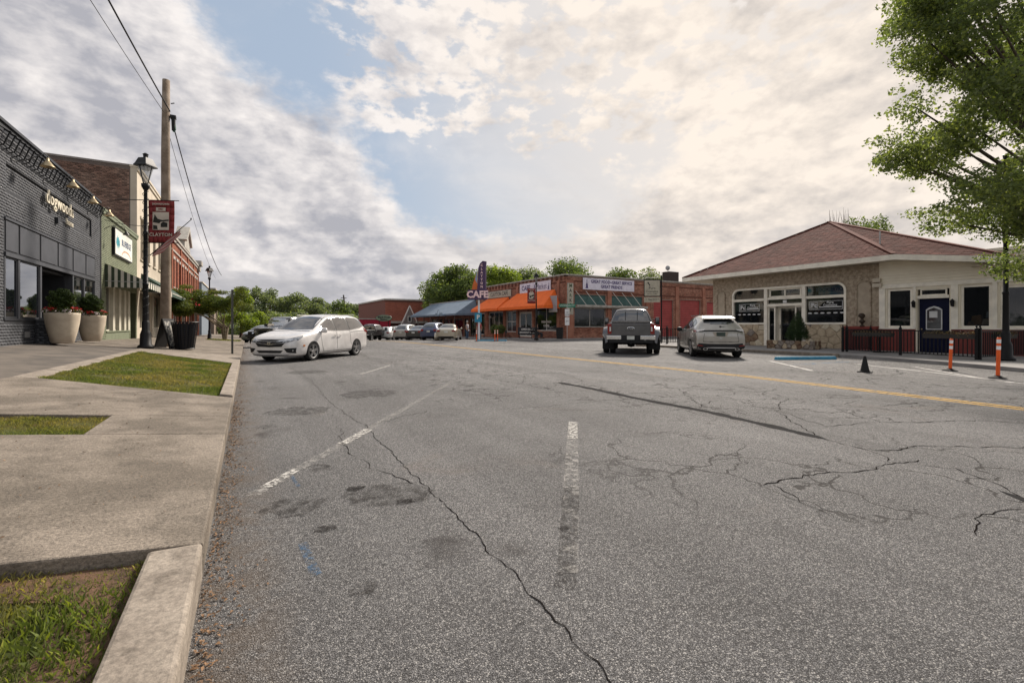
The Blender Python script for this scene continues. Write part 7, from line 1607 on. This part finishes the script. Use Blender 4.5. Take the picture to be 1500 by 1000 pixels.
# black off-roader beside the van
jp = thing('off_roader', (2.0, 31.6, 0), R(-131), 'boxy black off-roader half hidden behind the white minivan', 'off-roader')
def boxring(s):
    x, zb, wl, zbt, wb, zt, wt = s; return [(0, zb), (wl * .7, zb), (wl, zb), (wl, zb + .12), (wl, zbt - .2), (wb, zbt - .02), (wb * .99, zbt + .02), (wt + .02, zt - .06), (wt * .92, zt - .005), (0, zt + .01)]
jb = loft([(1.85, .55, .62, 1.02, .62, 1.10, .58), (1.83, .5, .68, 1.06, .68, 1.14, .62), (.85, .45, .74, 1.12, .74, 1.2, .66), (.6, .45, .78, 1.14, .78, 1.24, .70), (.45, .45, .8, 1.15, .79, 1.74, .70), (.3, .45, .8, 1.15, .79, 1.82, .70), (-1.7, .45, .8, 1.15, .79, 1.83, .70), (-1.85, .46, .8, 1.15, .79, 1.8, .70), (-1.9, .5, .78, 1.12, .77, 1.7, .68)], boxring, 'body', BLKP, jp); T = bvh(jb)
patch(jp, 'windscreen', glass('jeep_glass', tint=(.10, .11, .11), refl=.35, trans=.1), T, 'F', [(-.62, 1.72), (.62, 1.72)], [(-.66, 1.26), (.66, 1.26)], nu=6, nv=4)
for s in (1, -1):
    patch(jp, 'side_window', MC['jeep_glass'], T, 'S', [(.3, 1.72), (-.5, 1.72)], [(.38, 1.24), (-.5, 1.24)], side=s, nu=5, nv=3); patch(jp, 'side_window', MC['jeep_glass'], T, 'S', [(-.6, 1.72), (-1.7, 1.72)], [(-.6, 1.24), (-1.7, 1.24)], side=s, nu=5, nv=3)
    h_ = MB().lathe([(0, .03), (.085, .02), (.09, -.02)], 14, axis='X').build('headlight', HEADL, jp); h_.location = (1.86, s * .48, .93)
    MB().box(1.0, 1.95, min(s * .66, s * .93), max(s * .66, s * .93), .88, .93).box(1.9, 1.95, min(s * .66, s * .93), max(s * .66, s * .93), .68, .88).build('fender_flare', PLAST, jp, bevel=.02); MB().box(-1.7, -.8, min(s * .78, s * .93), max(s * .78, s * .93), .88, .93).build('fender_flare', PLAST, jp, bevel=.02)
    for x in (1.42, -1.25): wheel(jp, x, s * .93, .41, .26, 5, rr=.55)
for i in range(7): MB().box(1.84, 1.87, -.27 + i * .08, -.235 + i * .08, .72, 1.0).build('grille_slot', SEAM, jp)
MB().box(1.9, 2.12, -.8, .8, .52, .68).build('front_bumper', PLAST, jp, bevel=.02); plate(jp, 2.13, .5, .62, rear=False); mirror_pair(jp, .5, .8, 1.3, PLAST); MB().box(-1.6, 1.6, -.6, .6, .36, .5).build('underbody', UNDER, jp)
saloon((-.35 + 1.6, 48.6, rz_road(0, 48)), R(-120), 'blue grey small suv parked far up the left kerb near the feathery tree', GREYB, 'suv', L=4.4, W=1.8, H=1.62, cat='suv')
saloon((2.0, 57.5, rz_road(0, 57)), R(-125), 'silver car parked beyond the blue grey suv on the left side', SLV, 'hatch', L=4.3, H=1.5)
G = 'cars in the angled row before the blue awning'
row = [((11.6, 49.6), BLKP, 'truck', 'small black pickup at the left end of the far row next to the red shed'), ((14.1, 51.5), WHP, 'hatch', 'white hatchback beside the black pickup in the far row'), ((15.0, 47.6), SLV, 'suv', 'silver suv right of the white hatchback in the far row'),
       ((15.3, 44.2), DG, 'sedan', 'charcoal sedan near the middle of the far row'), ((15.7, 41.2), BLU, 'suv', 'slate blue suv directly left of the tan sedan'), ((15.5, 37.6), GLD, 'sedan', 'pale gold sedan at the right end of the far row'), ((17.2, 55.5), REDP, 'suv', 'dark red suv deep in the far row behind the silver ones'), ((18.0, 60.5), WHP, 'suv', 'white suv farthest up the row under the blue awning')]
for i, ((x, y), m_, kd, lb) in enumerate(row):
    loc = (x, y, rz_road(x, y))
    if kd == 'truck': q = pickup(loc, R(48), lb, mat=m_, dual=False, sc=.86); q['group'] = G
    else: q = saloon(loc, R(49) if i != 5 else R(60), lb, m_, kd, L={'sedan': 4.8, 'suv': 4.6, 'hatch': 4.2}[kd], H={'sedan': 1.46, 'suv': 1.68, 'hatch': 1.5}[kd], W=1.84, group=G, cat='suv' if kd == 'suv' else 'car')
# ================================================================== TREES
BARK = MC['bark']
BARKL = M('pale_bark', (.30, .24, .17), .85, (.17, .13, .09), 6, bump=(20, .5, .01))
LA = leafmat('maple_leaf', (.115, .15, .065), (.165, .20, .095), .5, .45); LD = leafmat('oak_leaf_dark', (.085, .125, .045), (.14, .18, .065), .4, .4); LY = leafmat('lime_leaf', (.14, .19, .035), (.19, .24, .05), .45, .3); LB = leafmat('far_leaf_hazed', (.13, .165, .095), (.18, .21, .125), .4, .3)  # LB is paler: distance haze put into the leaf colour
LM = leafmat('feathery_leaf', (.075, .11, .02), (.13, .145, .03), .35, .45)
def limbs(parent, base, targets, r0, mat, seed, crot=.45, name='trunk'):
    """trunk that forks into tapered limbs, each limb bending out to its clump of leaves"""
    rg = random.Random(seed); mb = MB(); base = Vector(base)
    top = Vector((sum(t[0] for t in targets) / len(targets), sum(t[1] for t in targets) / len(targets), max(t[2] for t in targets)))
    fork = base.lerp(top, crot); fork.x = base.x * .6 + fork.x * .4; fork.y = base.y * .6 + fork.y * .4
    mb.tube([base - Vector((0, 0, .15)), base + Vector((0, 0, .25)), base.lerp(fork, .5) + Vector((rg.uniform(-.1, .1), rg.uniform(-.1, .1), 0)), fork, fork.lerp(top, .5), top], [r0 * 1.35, r0, r0 * .85, r0 * .7, r0 * .35, r0 * .1], 10)
    for t in targets:
        e = Vector(t[:3]); k = max(0.05, min(.95, (e.z - base.z) / (top.z - base.z) * .75)); s = base.lerp(fork, min(1, k * 1.3 + .25)) if k < .5 else fork.lerp(top, (k - .5) * 1.2)
        m = s.lerp(e, .5) + Vector((rg.uniform(-.2, .2), rg.uniform(-.2, .2), -(e - s).length * .07 + .1)); L_ = (e - s).length
        rr = min(r0 * .45, .018 * L_ + .02); mb.tube([s, m, e], [rr, rr * .55, rr * .15], 5, cap=False)
    return mb.build(name, mat, parent, smooth=True)
# the big tree leaning in from the right
CROWN = [(21.6,4.2,9.7,0.77),(19.7,3.0,14.0,0.87),(24.5,2.9,18.9,0.82),(16.0,2.3,11.8,0.62),(18.5,3.7,4.3,0.77),(18.4,2.3,9.2,0.93),(24.1,2.3,12.1,0.92),(17.8,3.4,2.2,0.81),(17.7,1.7,10.8,0.92),(16.0,4.9,8.4,0.72),(14.8,4.9,6.9,0.54),(19.0,4.1,4.3,0.93),(17.6,5.1,13.7,0.62),(20.4,3.1,13.6,0.75),(23.4,1.1,9.8,0.67),(18.9,1.6,11.5,0.92),(15.5,4.4,6.0,0.73),(18.4,4.7,15.1,0.65),(20.2,3.2,4.3,0.91),(14.5,3.9,8.9,0.68),(18.4,2.9,14.0,0.93),(21.9,3.0,10.3,0.93),(23.3,2.5,6.9,0.72),(23.5,2.8,3.7,0.87),(23.1,1.6,8.6,0.8),(20.9,3.0,16.3,0.9),(22.8,2.5,11.9,0.75),(17.6,2.6,8.7,0.77),(15.3,3.9,6.1,0.87),(23.4,3.0,11.6,0.82),(17.5,5.2,11.0,0.78),(16.5,3.7,7.6,0.77),(16.7,4.4,14.0,0.64),(18.1,3.8,7.5,0.88),(19.0,2.2,7.7,0.61),(14.6,4.8,9.3,0.55),(21.0,2.9,10.6,0.87),(15.1,4.5,9.1,0.66),(18.8,2.1,12.9,0.84),(21.0,3.6,8.3,0.87),(16.1,5.3,10.2,0.59),(21.8,3.4,4.0,0.76),(21.9,2.9,14.8,0.82),(24.0,2.7,15.5,0.93),(17.8,3.0,4.8,0.89),(17.1,4.0,15.1,0.86),(14.9,3.6,4.5,0.77),(22.3,2.4,4.5,0.77),(15.6,4.5,8.5,0.73),(19.5,3.3,4.3,0.73),(18.3,5.4,4.5,0.7),(16.4,4.9,8.8,0.53),(18.5,4.0,5.0,0.83),(21.2,4.5,2.8,0.76),(16.5,5.5,10.8,0.61),(18.1,4.5,14.4,0.63),(19.2,2.3,11.3,0.64),(20.9,2.2,14.9,0.67),(18.1,3.1,9.8,0.78),(20.2,2.8,7.3,0.81),(24.0,1.8,14.4,0.9),(20.0,5.0,13.7,0.91),(19.8,1.3,13.3,0.69),(15.4,3.2,4.5,0.83),(18.9,3.4,5.5,0.67),(16.3,2.8,7.3,0.67),(17.2,3.3,5.1,0.78),(14.7,3.0,6.5,0.88),(17.0,5.2,10.5,0.57),(14.6,4.6,8.4,0.73),(21.7,2.5,4.2,0.8),(25.0,2.2,14.8,0.86),(25.0,2.1,12.2,0.83),(20.3,2.0,5.3,0.63),(14.1,3.3,8.1,0.82),(23.5,3.3,15.4,0.72),(20.5,2.6,8.4,0.93),(22.2,3.0,6.9,0.61),(17.9,2.5,5.4,0.62),(14.8,4.5,10.3,0.78),(22.9,3.7,10.7,0.93),(16.6,2.2,4.2,0.86),(15.0,4.8,9.2,0.67),(18.9,3.9,9.2,0.7),(18.4,2.4,7.8,0.7),(24.4,2.5,12.5,0.62),(21.7,4.4,11.2,0.78),(20.9,4.0,2.4,0.64),(18.6,3.2,14.5,0.76),(16.4,4.5,8.0,0.72),(17.6,1.9,11.3,0.86),(18.1,2.5,10.4,0.79),(17.6,4.7,10.8,0.73),(21.4,2.6,8.9,0.76),(17.4,5.1,12.3,0.55),(17.6,2.4,4.9,0.69),(22.8,1.9,11.8,0.71),(22.5,3.7,6.4,0.73),(20.9,3.3,10.2,0.86),(18.6,2.4,14.3,0.83),(16.2,4.2,13.9,0.69),(15.8,5.3,6.3,0.72),(25.1,1.5,11.3,0.71),(20.9,4.5,3.2,0.72),(17.0,3.9,10.9,0.67),(19.7,3.1,5.0,0.79),(17.4,5.4,5.9,0.52),(19.5,3.4,8.9,0.82),(21.9,1.9,16.0,0.63),(16.0,5.7,6.0,0.62),(16.3,5.3,5.8,0.55),(23.4,2.3,9.8,0.72),(20.5,3.7,9.4,0.91),(19.3,4.1,4.7,0.87),(21.4,3.6,6.8,0.74),(17.3,5.6,6.2,0.54),(15.6,4.6,10.0,0.55),(18.2,4.6,15.7,0.64),(17.1,4.8,6.3,0.6),(18.5,4.8,15.2,0.74)]
bt = thing('leafy_tree', (20.6, 2.0, .12), 0, 'large leafy green tree reaching into the picture from the right edge', 'tree')
off = Vector((20.6, 2.0, .12))
cl = [(x - off.x, y - off.y, z - off.z, r) for x, y, z, r in CROWN if z > 3.1]
limbs(bt, (0, 0, 0), cl, .22, BARK, 4, .35)
rngb = random.Random(5); blobs = []
for x, y, z, r in cl:
    blobs.append((x, y, z, r * .95, r * .95, r * .72))
    for k in range(6):       # drooping sprays that leave gaps between them
        a = rngb.uniform(0, 2 * PI); q = r * rngb.uniform(.7, 1.45); s_ = r * rngb.uniform(.25, .5); blobs.append((x + q * math.cos(a), y + q * math.sin(a), z - rngb.uniform(-.6, .6), s_, s_, s_ * .6))
leafcloud('crown', bt, blobs, LA, 195000, .09, 21, up=.5, aspect=.62)

def tree(loc, h, rx, n, size, mat, seed, label, group=None, bark=None, name='leafy_tree', ncl=22, low=.3, flat=.75, tr=.16):
    if group == 'trees rising behind the cafe block': rx *= 1.28; n = int(n * 1.35); low = .42; h *= .93
    t = thing(name, loc, 0, label, 'tree', group); r = random.Random(seed); T_ = []
    for i in range(ncl):
        a = r.uniform(0, 2 * PI); v = r.uniform(low, .95); prof = math.sin(PI * min(1, (v - low + .12) / (1.12 - low)) ** .85) ; q = rx * prof * math.sqrt(r.uniform(.15, 1)) * .85
        T_.append((q * math.cos(a), q * math.sin(a), h * v))
    limbs(t, (0, 0, 0), T_, tr, bark or BARK, seed, .45)
    B = [(x, y, z, rx * r.uniform(.24, .40), rx * r.uniform(.24, .40), rx * r.uniform(.18, .3) * flat / .75) for x, y, z in T_]
    leafcloud('crown', t, B, mat, n, size, seed, up=.4); return t
GB_ = 'trees rising behind the cafe block'
tree((29.8, 69.5, -.6), 11.6, 4.9, 11000, .42, LD, 51, 'dark green round tree behind the blue awning left of the pylon sign', GB_, ncl=34)
tree((39.2, 71.8, -.6), 13.0, 4.8, 9000, .42, LY, 52, 'lime green tree just right of the pylon sign top', GB_, ncl=26)
tree((36.0, 76.5, -.6), 12.1, 4.4, 7000, .42, LD, 53, 'dark tree behind the lime green one, showing between it and the pylon', GB_)
tree((52.1, 83.1, -.6), 14.3, 5.6, 8000, .5, LB, 54, 'greyish green tree behind the market sign, lower than its right neighbour', GB_, ncl=26)
tree((51.6, 69.5, -.6), 14.4, 6.3, 11000, .45, LD, 55, 'tallest broad dark tree above the corner of the red brick cafe', GB_, ncl=32)
tree((55.6, 57.9, -.6), 12.6, 3.9, 7000, .4, LD, 56, 'rounded tree above the slogan sign, left of the pair', GB_); tree((64.6, 59.6, -.6), 12.6, 4.8, 7000, .42, LB, 57, 'rounded tree left of the chimney, right of the pair', GB_)
for k, (x, y, z, rx, m_, lb) in enumerate([(30.5, 66, 8.2, 2.6, LD, 'low small dark tree at the foot of the tree line directly over the blue awning'), (43.5, 78, 11.8, 5.2, LD, 'dark tree filling between the lime green tree and the market sign'), (48.0, 88, 13.2, 5.6, LB, 'greyish tree behind and between the two above the market sign'), (57.5, 75, 12.0, 5.0, LB, 'lower greyish tree to the right of the tallest one above the cafe corner'), (60.5, 63.5, 11.8, 4.2, LD, 'dark tree joining the rounded pair left of the chimney'), (33.5, 80, 11.2, 4.6, LB, 'pale tree glimpsed left of the pylon behind the dark round one')]):
    tree((x, y, -.6), z, rx, 8000, .42, m_, 90 + k, lb, GB_, ncl=26)
t6 = tree((54.3, 22.2, 0), 12.8, 2.9, 3600, .26, LD, 58, 'small tree with thin foliage and bare twigs showing over the maroon roof', None, ncl=18, low=.72)
mb = MB(); rg = random.Random(2)
for i in range(26):
    a = Vector((rg.uniform(-2.6, -.6), rg.uniform(-.8, .8) + 1.2, 10.8)); b = a + Vector((rg.uniform(-.5, .3), rg.uniform(-.5, .5), rg.uniform(1.0, 2.6))); mb.tube([a, a.lerp(b, .5) + Vector((.08, .05, 0)), b], [.03, .02, .006], 4, cap=False)
mb.build('bare_twigs', M('twig_grey', (.20, .18, .16), .9), t6, kind='stuff')
FW = 'wooded slope beyond the street'
lbs = ['yellow green tree closest to the street end, beside the feathery tree', 'tall tree topping the wood straight above the black off-roader', 'tree with a pointed top in the wood, second peak from the left', 'low tree in the dip left of the wood\'s middle peak', 'tree left of the middle peak of the wood above the minivan', 'highest round tree at the middle peak of the wood above the minivan', 'tree right of the middle peak above the minivan windscreen', 'tree above the front of the minivan roof', 'tree above the middle of the minivan roof', 'tree beneath the leaning far pole', 'tree just right of the leaning far pole', 'tree above the rear of the minivan roof', 'small tree above the minivan tail', 'smallest tree at the right end of the wood near the red shed']
for k, (x, y, z) in enumerate([(-.8, 72.2, 5.8), (1.4, 138.0, 10.3), (5.5, 141.4, 10.9), (9.0, 151.0, 9.2), (12.1, 166.5, 9.8), (12.5, 143.1, 9.9), (15.8, 152.8, 9.3), (17.5, 146.0, 9.0), (22.4, 160.5, 8.1), (23.6, 148.2, 8.7), (27.8, 157.4, 7.6), (30.4, 155.9, 7.4), (32.7, 154.5, 5.6), (38.0, 163.0, 4.7)]):
    tree((x, y, -1.1), z + 1.5, 3.0 if k == 0 else 5.6, 3600 if k else 5000, .34 if k == 0 else .62, LY if k == 0 else (LB if k % 3 else LD), 70 + k, lbs[k], FW, ncl=16, low=.15, tr=.2)
# lower mass of undergrowth that fills the slope between them
rg = random.Random(8); B = []
for i in range(70):
    u = i / 69; x = -6 + 62 * u + rg.uniform(-1, 1); y = 112 + 40 * u + rg.uniform(-10, 14); B.append((x, y, rg.uniform(0, 3.4) * (1.1 - .5 * u) - .5, rg.uniform(2.4, 4.2), rg.uniform(2.4, 4.2), rg.uniform(1.5, 2.8)))
o = leafcloud('woodland', None, B, LB, 34000, .7, 9, kind='stuff')
rg = random.Random(9); B = []
for i in range(170):  # ring runs on unseen behind the camera, added to darken the reflected horizon
    u = i / 169; a = R(-12 + 340 * u); d_ = rg.uniform(230, 330); B.append((math.sin(a) * d_, math.cos(a) * d_, rg.uniform(-3, 1.5), rg.uniform(9, 16), rg.uniform(9, 16), rg.uniform(4, 7)))
leafcloud('woodland', None, B, M('far_wood_hazed', (.12, .155, .13), .9, (.15, .18, .15), .02), 60000, 1.8, 10, kind='stuff')  # bluish green carries the distance haze in its colour
# distant mountain
rg = random.Random(4); xsn = np.linspace(-420, 120, 60); V = []; F = []
for j in range(7):
    for i, x in enumerate(xsn):
        v = j / 6; ridge = (112 * math.exp(-((x + 190) / 150) ** 2) + 22 * math.exp(-((x - 10) / 60) ** 2) + 6 * math.sin(x * .09) + 3 * math.sin(x * .31)) * max(0, 1 - max(0, x) / 130)
        V.append((x, 980 + 90 * v + 6 * math.sin(x * .2 + j), -3 + ridge * math.sin(PI / 2 * v) + (rg.uniform(-1.5, 1.5) if j else 0)))
F = [(j * 60 + i, j * 60 + i + 1, (j + 1) * 60 + i + 1, (j + 1) * 60 + i) for j in range(6) for i in range(59)]
o = npmesh('hills', np.array(V), np.array(F), M('hill_wood', (.11, .145, .12), .95, (.075, .105, .09), .06, 6, bump=(.1, 1., 6)), smooth=True); o['kind'] = 'structure'

# feathery multi-stemmed street tree
mt = thing('crape_myrtle', (-1.5, 41.7, .22), 0, 'spreading feathery street tree with several pale bare stems', 'tree')
rg = random.Random(12); tg_ = [(rg.uniform(-3.2, 1.4), rg.uniform(-1.6, 1.6), rg.uniform(2.0, 3.6)) for _ in range(26)]
mb = MB()
for i in range(9):
    a = 2 * PI * i / 9; e = tg_[i * 2]; mb.tube([(0.08 * math.cos(a), .08 * math.sin(a), -.1), (.22 * math.cos(a), .22 * math.sin(a), .8), (e[0] * .45, e[1] * .5, 1.7), e], [.07, .055, .04, .012], 6, cap=False)
mb.build('stems', BARKL, mt, smooth=True)
leafcloud('crown', mt, [(x, y, z + .15 * math.sin(x * 3), .75, .7, .38) for x, y, z in tg_] + [(x + .2, y, z + .55, .5, .5, .18) for x, y, z in tg_[:14]], LM, 50000, .11, 13, up=.9, aspect=.4)

# leaning pole and its wire far off
fp = thing('far_utility_pole', (28.6, 157, -1.1), 0, 'thin leaning utility pole rising out of the distant wood', 'utility pole')
MB().tube([(0, 0, 0), (-1.25, 0, 12.3)], [.32, .22], 8).box(-2.1, -.3, -.06, .06, 11.2, 11.4).build('pole', BARK, fp)

# ================================================================== PEOPLE AND SMALL THINGS BY THE CAFE
def skin(name, P, E, mat, parent, root=0, sub=1, infl=0.):
    me = bpy.data.meshes.new(name); me.from_pydata([p[:3] for p in P], E, []); o = bpy.data.objects.new('tmp', me); col.objects.link(o)
    m = o.modifiers.new('skin', 'SKIN'); m.use_smooth_shade = True
    for i, p in enumerate(P): v = me.skin_vertices[0].data[i]; rr = p[3] + infl; v.radius = (rr * (p[4] if len(p) > 4 else 1), rr); v.use_root = (i == root)
    s = o.modifiers.new('s', 'SUBSURF'); s.levels = sub; s.render_levels = sub
    dg = bpy.context.evaluated_depsgraph_get(); dg.update(); out = bpy.data.meshes.new_from_object(o.evaluated_get(dg)); bpy.data.objects.remove(o)
    out.materials.clear(); q = link(name, out, mat, parent, True); return q
SKN = M('skin', (.42, .25, .17), .55)
def person(loc, rz, lb, shirt, pants, hair, sit=False, arms=0):
    t = thing('person', loc, rz, lb, 'person'); h = 0 if not sit else -.42
    hip = .93 + h
    if sit: kl, al, kr, ar_ = (.11, -.46, .50), (.12, -.44, .08), (-.11, -.46, .50), (-.14, -.40, .08); fl_, fr_ = (.12, -.58, .04), (-.14, -.55, .04)
    else: kl, al, kr, ar_ = (.10, -.04, .50), (.11, .02, .09), (-.10, .02, .50), (-.12, .04, .09); fl_, fr_ = (.12, -.12, .035), (-.13, -.10, .035)
    sh = hip + .50; ez = sh - .27; fwd = -.22 if (sit or arms) else -.03; hz = sh - .30 if (sit or arms) else sh - .52
    P = [(0, 0, hip, .135, 1.15), (0, 0, hip + .2, .115, 1.2), (0, .0, hip + .38, .13, 1.25), (0, .01, sh + .03, .075), (0, 0, sh + .1, .052), (0, -.01, sh + .17, .07), (0, -.015, sh + .27, .088), (0, -.01, sh + .34, .06),
         (.18, 0, sh - .02, .058), (.25, .02, ez, .045), (.22, fwd - .02, hz, .034), (.20, fwd - .08, hz - .04, .030), (-.18, 0, sh - .02, .058), (-.25, .02, ez, .045), (-.22, fwd - .02, hz, .034), (-.20, fwd - .08, hz - .04, .030),
         (.09, 0, hip - .06, .095), (*kl, .062), (*al, .045), (*fl_, .036), (-.09, 0, hip - .06, .095), (*kr, .062), (*ar_, .045), (*fr_, .036)]
    E = [(0, 1), (1, 2), (2, 3), (3, 4), (4, 5), (5, 6), (6, 7), (2, 8), (8, 9), (9, 10), (10, 11), (2, 12), (12, 13), (13, 14), (14, 15), (0, 16), (16, 17), (17, 18), (18, 19), (0, 20), (20, 21), (21, 22), (22, 23)]
    b = skin('body', P, E, SKN, t)
    sp_ = [P[0], P[1], P[2], P[3][:3] + (.06,), P[8], ((P[8][0] + P[9][0]) / 2, .01, (P[8][2] + P[9][2]) / 2, .055), P[12], ((P[12][0] + P[13][0]) / 2, .01, (P[12][2] + P[13][2]) / 2, .055)]
    skin('shirt', sp_, [(0, 1), (1, 2), (2, 3), (2, 4), (4, 5), (2, 6), (6, 7)], shirt, t, infl=.018)
    pp = [P[0], P[16], P[17], P[18], P[20], P[21], P[22]]; skin('trousers', pp, [(0, 1), (1, 2), (2, 3), (0, 4), (4, 5), (5, 6)], pants, t, infl=.014)
    MB().lathe([(0, .12), (.07, .10), (.105, .03), (.105, -.03), (.095, -.07)], 14, (0, .02, sh + .28)).build('hair', hair, t, smooth=True)
    MB().lathe([(0, -.03), (.012, -.02), (.016, .01), (0, .02)], 6, (0, -.105, sh + .22)).build('nose', SKN, t); MB().box(-.035, -.02, -.100, -.09, sh + .255, sh + .265).box(.02, .035, -.100, -.09, sh + .255, sh + .265).box(-.022, .022, -.098, -.088, sh + .17, sh + .178).build('face_features', INK, t)
    for x, y, z in (fl_, fr_): MB().prism([(x - .045, y - .08), (x + .045, y - .08), (x + .04, y + .16), (x - .04, y + .16)], z - .035, z + .045).build('shoe', PLAST, t, bevel=.02)
    for q in (11, 15):          # palm and fingers
        px, py, pz = P[q][:3]; hb = MB().box(px - .035, px + .035, py - .07, py, pz - .03, pz + .0)
        for f in range(4): hb.tube([(px - .027 + f * .018, py - .065, pz - .012), (px - .027 + f * .018, py - .10, pz - .02), (px - .027 + f * .018, py - .115 - .006 * (f in (1, 2)), pz - .045)], .0085, 5)
        hb.tube([(px + (.035 if px > 0 else -.035) * -1, py - .02, pz - .01), (px - (.06 if px > 0 else -.06), py - .055, pz - .02)], .010, 5); hb.build('hand', SKN, t)
    return t
H1 = M('hair_dark', (.03, .02, .015), .7); H2 = M('hair_grey', (.25, .24, .23), .7)
person((19.2, 39.2, -.1), R(-30), 'person in a crimson shirt and grey shorts standing by the pylon sign pole', M('shirt_crimson', (.32, .02, .03), .8), M('shorts_grey', (.16, .19, .22), .8), H1)
person((18.3, 40.0, -.1), R(40), 'person in a pale grey top and denim standing left of the one in crimson', M('shirt_pale', (.42, .40, .42), .8), M('denim', (.06, .10, .16), .8), H2)
person((22.1, 33.6, .10), R(40), 'person in dark clothes sitting on the bench beside the cafe lamp post', M('shirt_black', (.025, .025, .03), .8), M('trousers_black', (.03, .03, .035), .8), H1, sit=True)
bench = thing('bench', (22.2, 33.8, .08), R(40), 'dark slatted bench under the seated person outside the cafe', 'bench')
for i in range(4): MB().box(-.75, .75, -.2 + i * .12, -.11 + i * .12, .42, .45).build('slat', BLK, bench)
for i in range(3): MB().box(-.75, .75, .27 + i * .02, .29 + i * .02, .55 + i * .13, .64 + i * .13).build('back_slat', BLK, bench)
for x in (-.65, .65): MB().bar((x, -.18, 0), (x, -.18, .42), .04).build('leg', BLK, bench); MB().bar((x, .25, 0), (x, .34, .95), .04).build('leg', BLK, bench)
bk_ = thing('trash_bin', (23.4, 32.0, .1), 0, 'dark round bin at the brick corner below the projecting sign', 'bin')
MB().lathe([(.0, 0), (.27, 0), (.33, .95), (.30, 1.0), (0, 1.0)], 18).build('shell', PLAST, bk_); MB().lathe([(.34, .93), (.36, .96), (.34, .99)], 18).build('rim', BLK, bk_)
for k, (x, y, lb) in enumerate([(22.6, 41.2, 'large potted shrub right of the cafe door-side window'), (22.9, 43.0, 'smaller potted shrub beside the large one under the orange awning')]):
    t = thing('potted_shrub', (x, y, -.08), 0, lb, 'potted plant'); MB().lathe([(0, 0), (.2, 0), (.3, .45), (.32, .5), (.28, .5), (0, .45)], 16).build('pot', M('terracotta', (.20, .09, .05), .8), t)
    leafcloud('foliage', t, [(0, 0, .95, .6 - .1 * k, .6 - .1 * k, .5)], LA, 1800, .12, 3 + k)
for k, (x, y, lb) in enumerate([(21.9, 45.6, 'black cafe chair outside nearest the left window'), (22.2, 44.6, 'black cafe chair outside, second from the left window'), (21.8, 38.2, 'black cafe chair outside the double door')]):
    t = thing('cafe_chair', (x, y, -.12), R(30 * k + 20), lb, 'chair'); MB().box(-.22, .22, -.22, .22, .44, .47).build('seat', BLK, t); MB().box(-.22, .22, .20, .23, .6, .92).build('backrest', BLK, t)
    for a, b in ((-.2, -.2), (.2, -.2), (-.2, .2), (.2, .2)): MB().bar((a, b, 0), (a, b, .44 if b < 0 else .92), .025).build('leg', BLK, t)
db = thing('board_sign', (22.7, 36.0, .05), R(-60), 'low dark easel board with pale writing before the cafe window', 'sign board')
MB().box(-1.1, 1.1, -.02, .02, .35, 1.05).build('board', INK, db); text(db, 'OPEN DAILY', .26, 0, .84, WHT, y=-.03, bold=.006); text(db, 'BREAKFAST LUNCH', .2, 0, .55, WHT, y=-.03, bold=.004)
for x in (-.9, .9): MB().bar((x, 0, 0), (x, 0, .4), .04).build('leg', BLK, db)
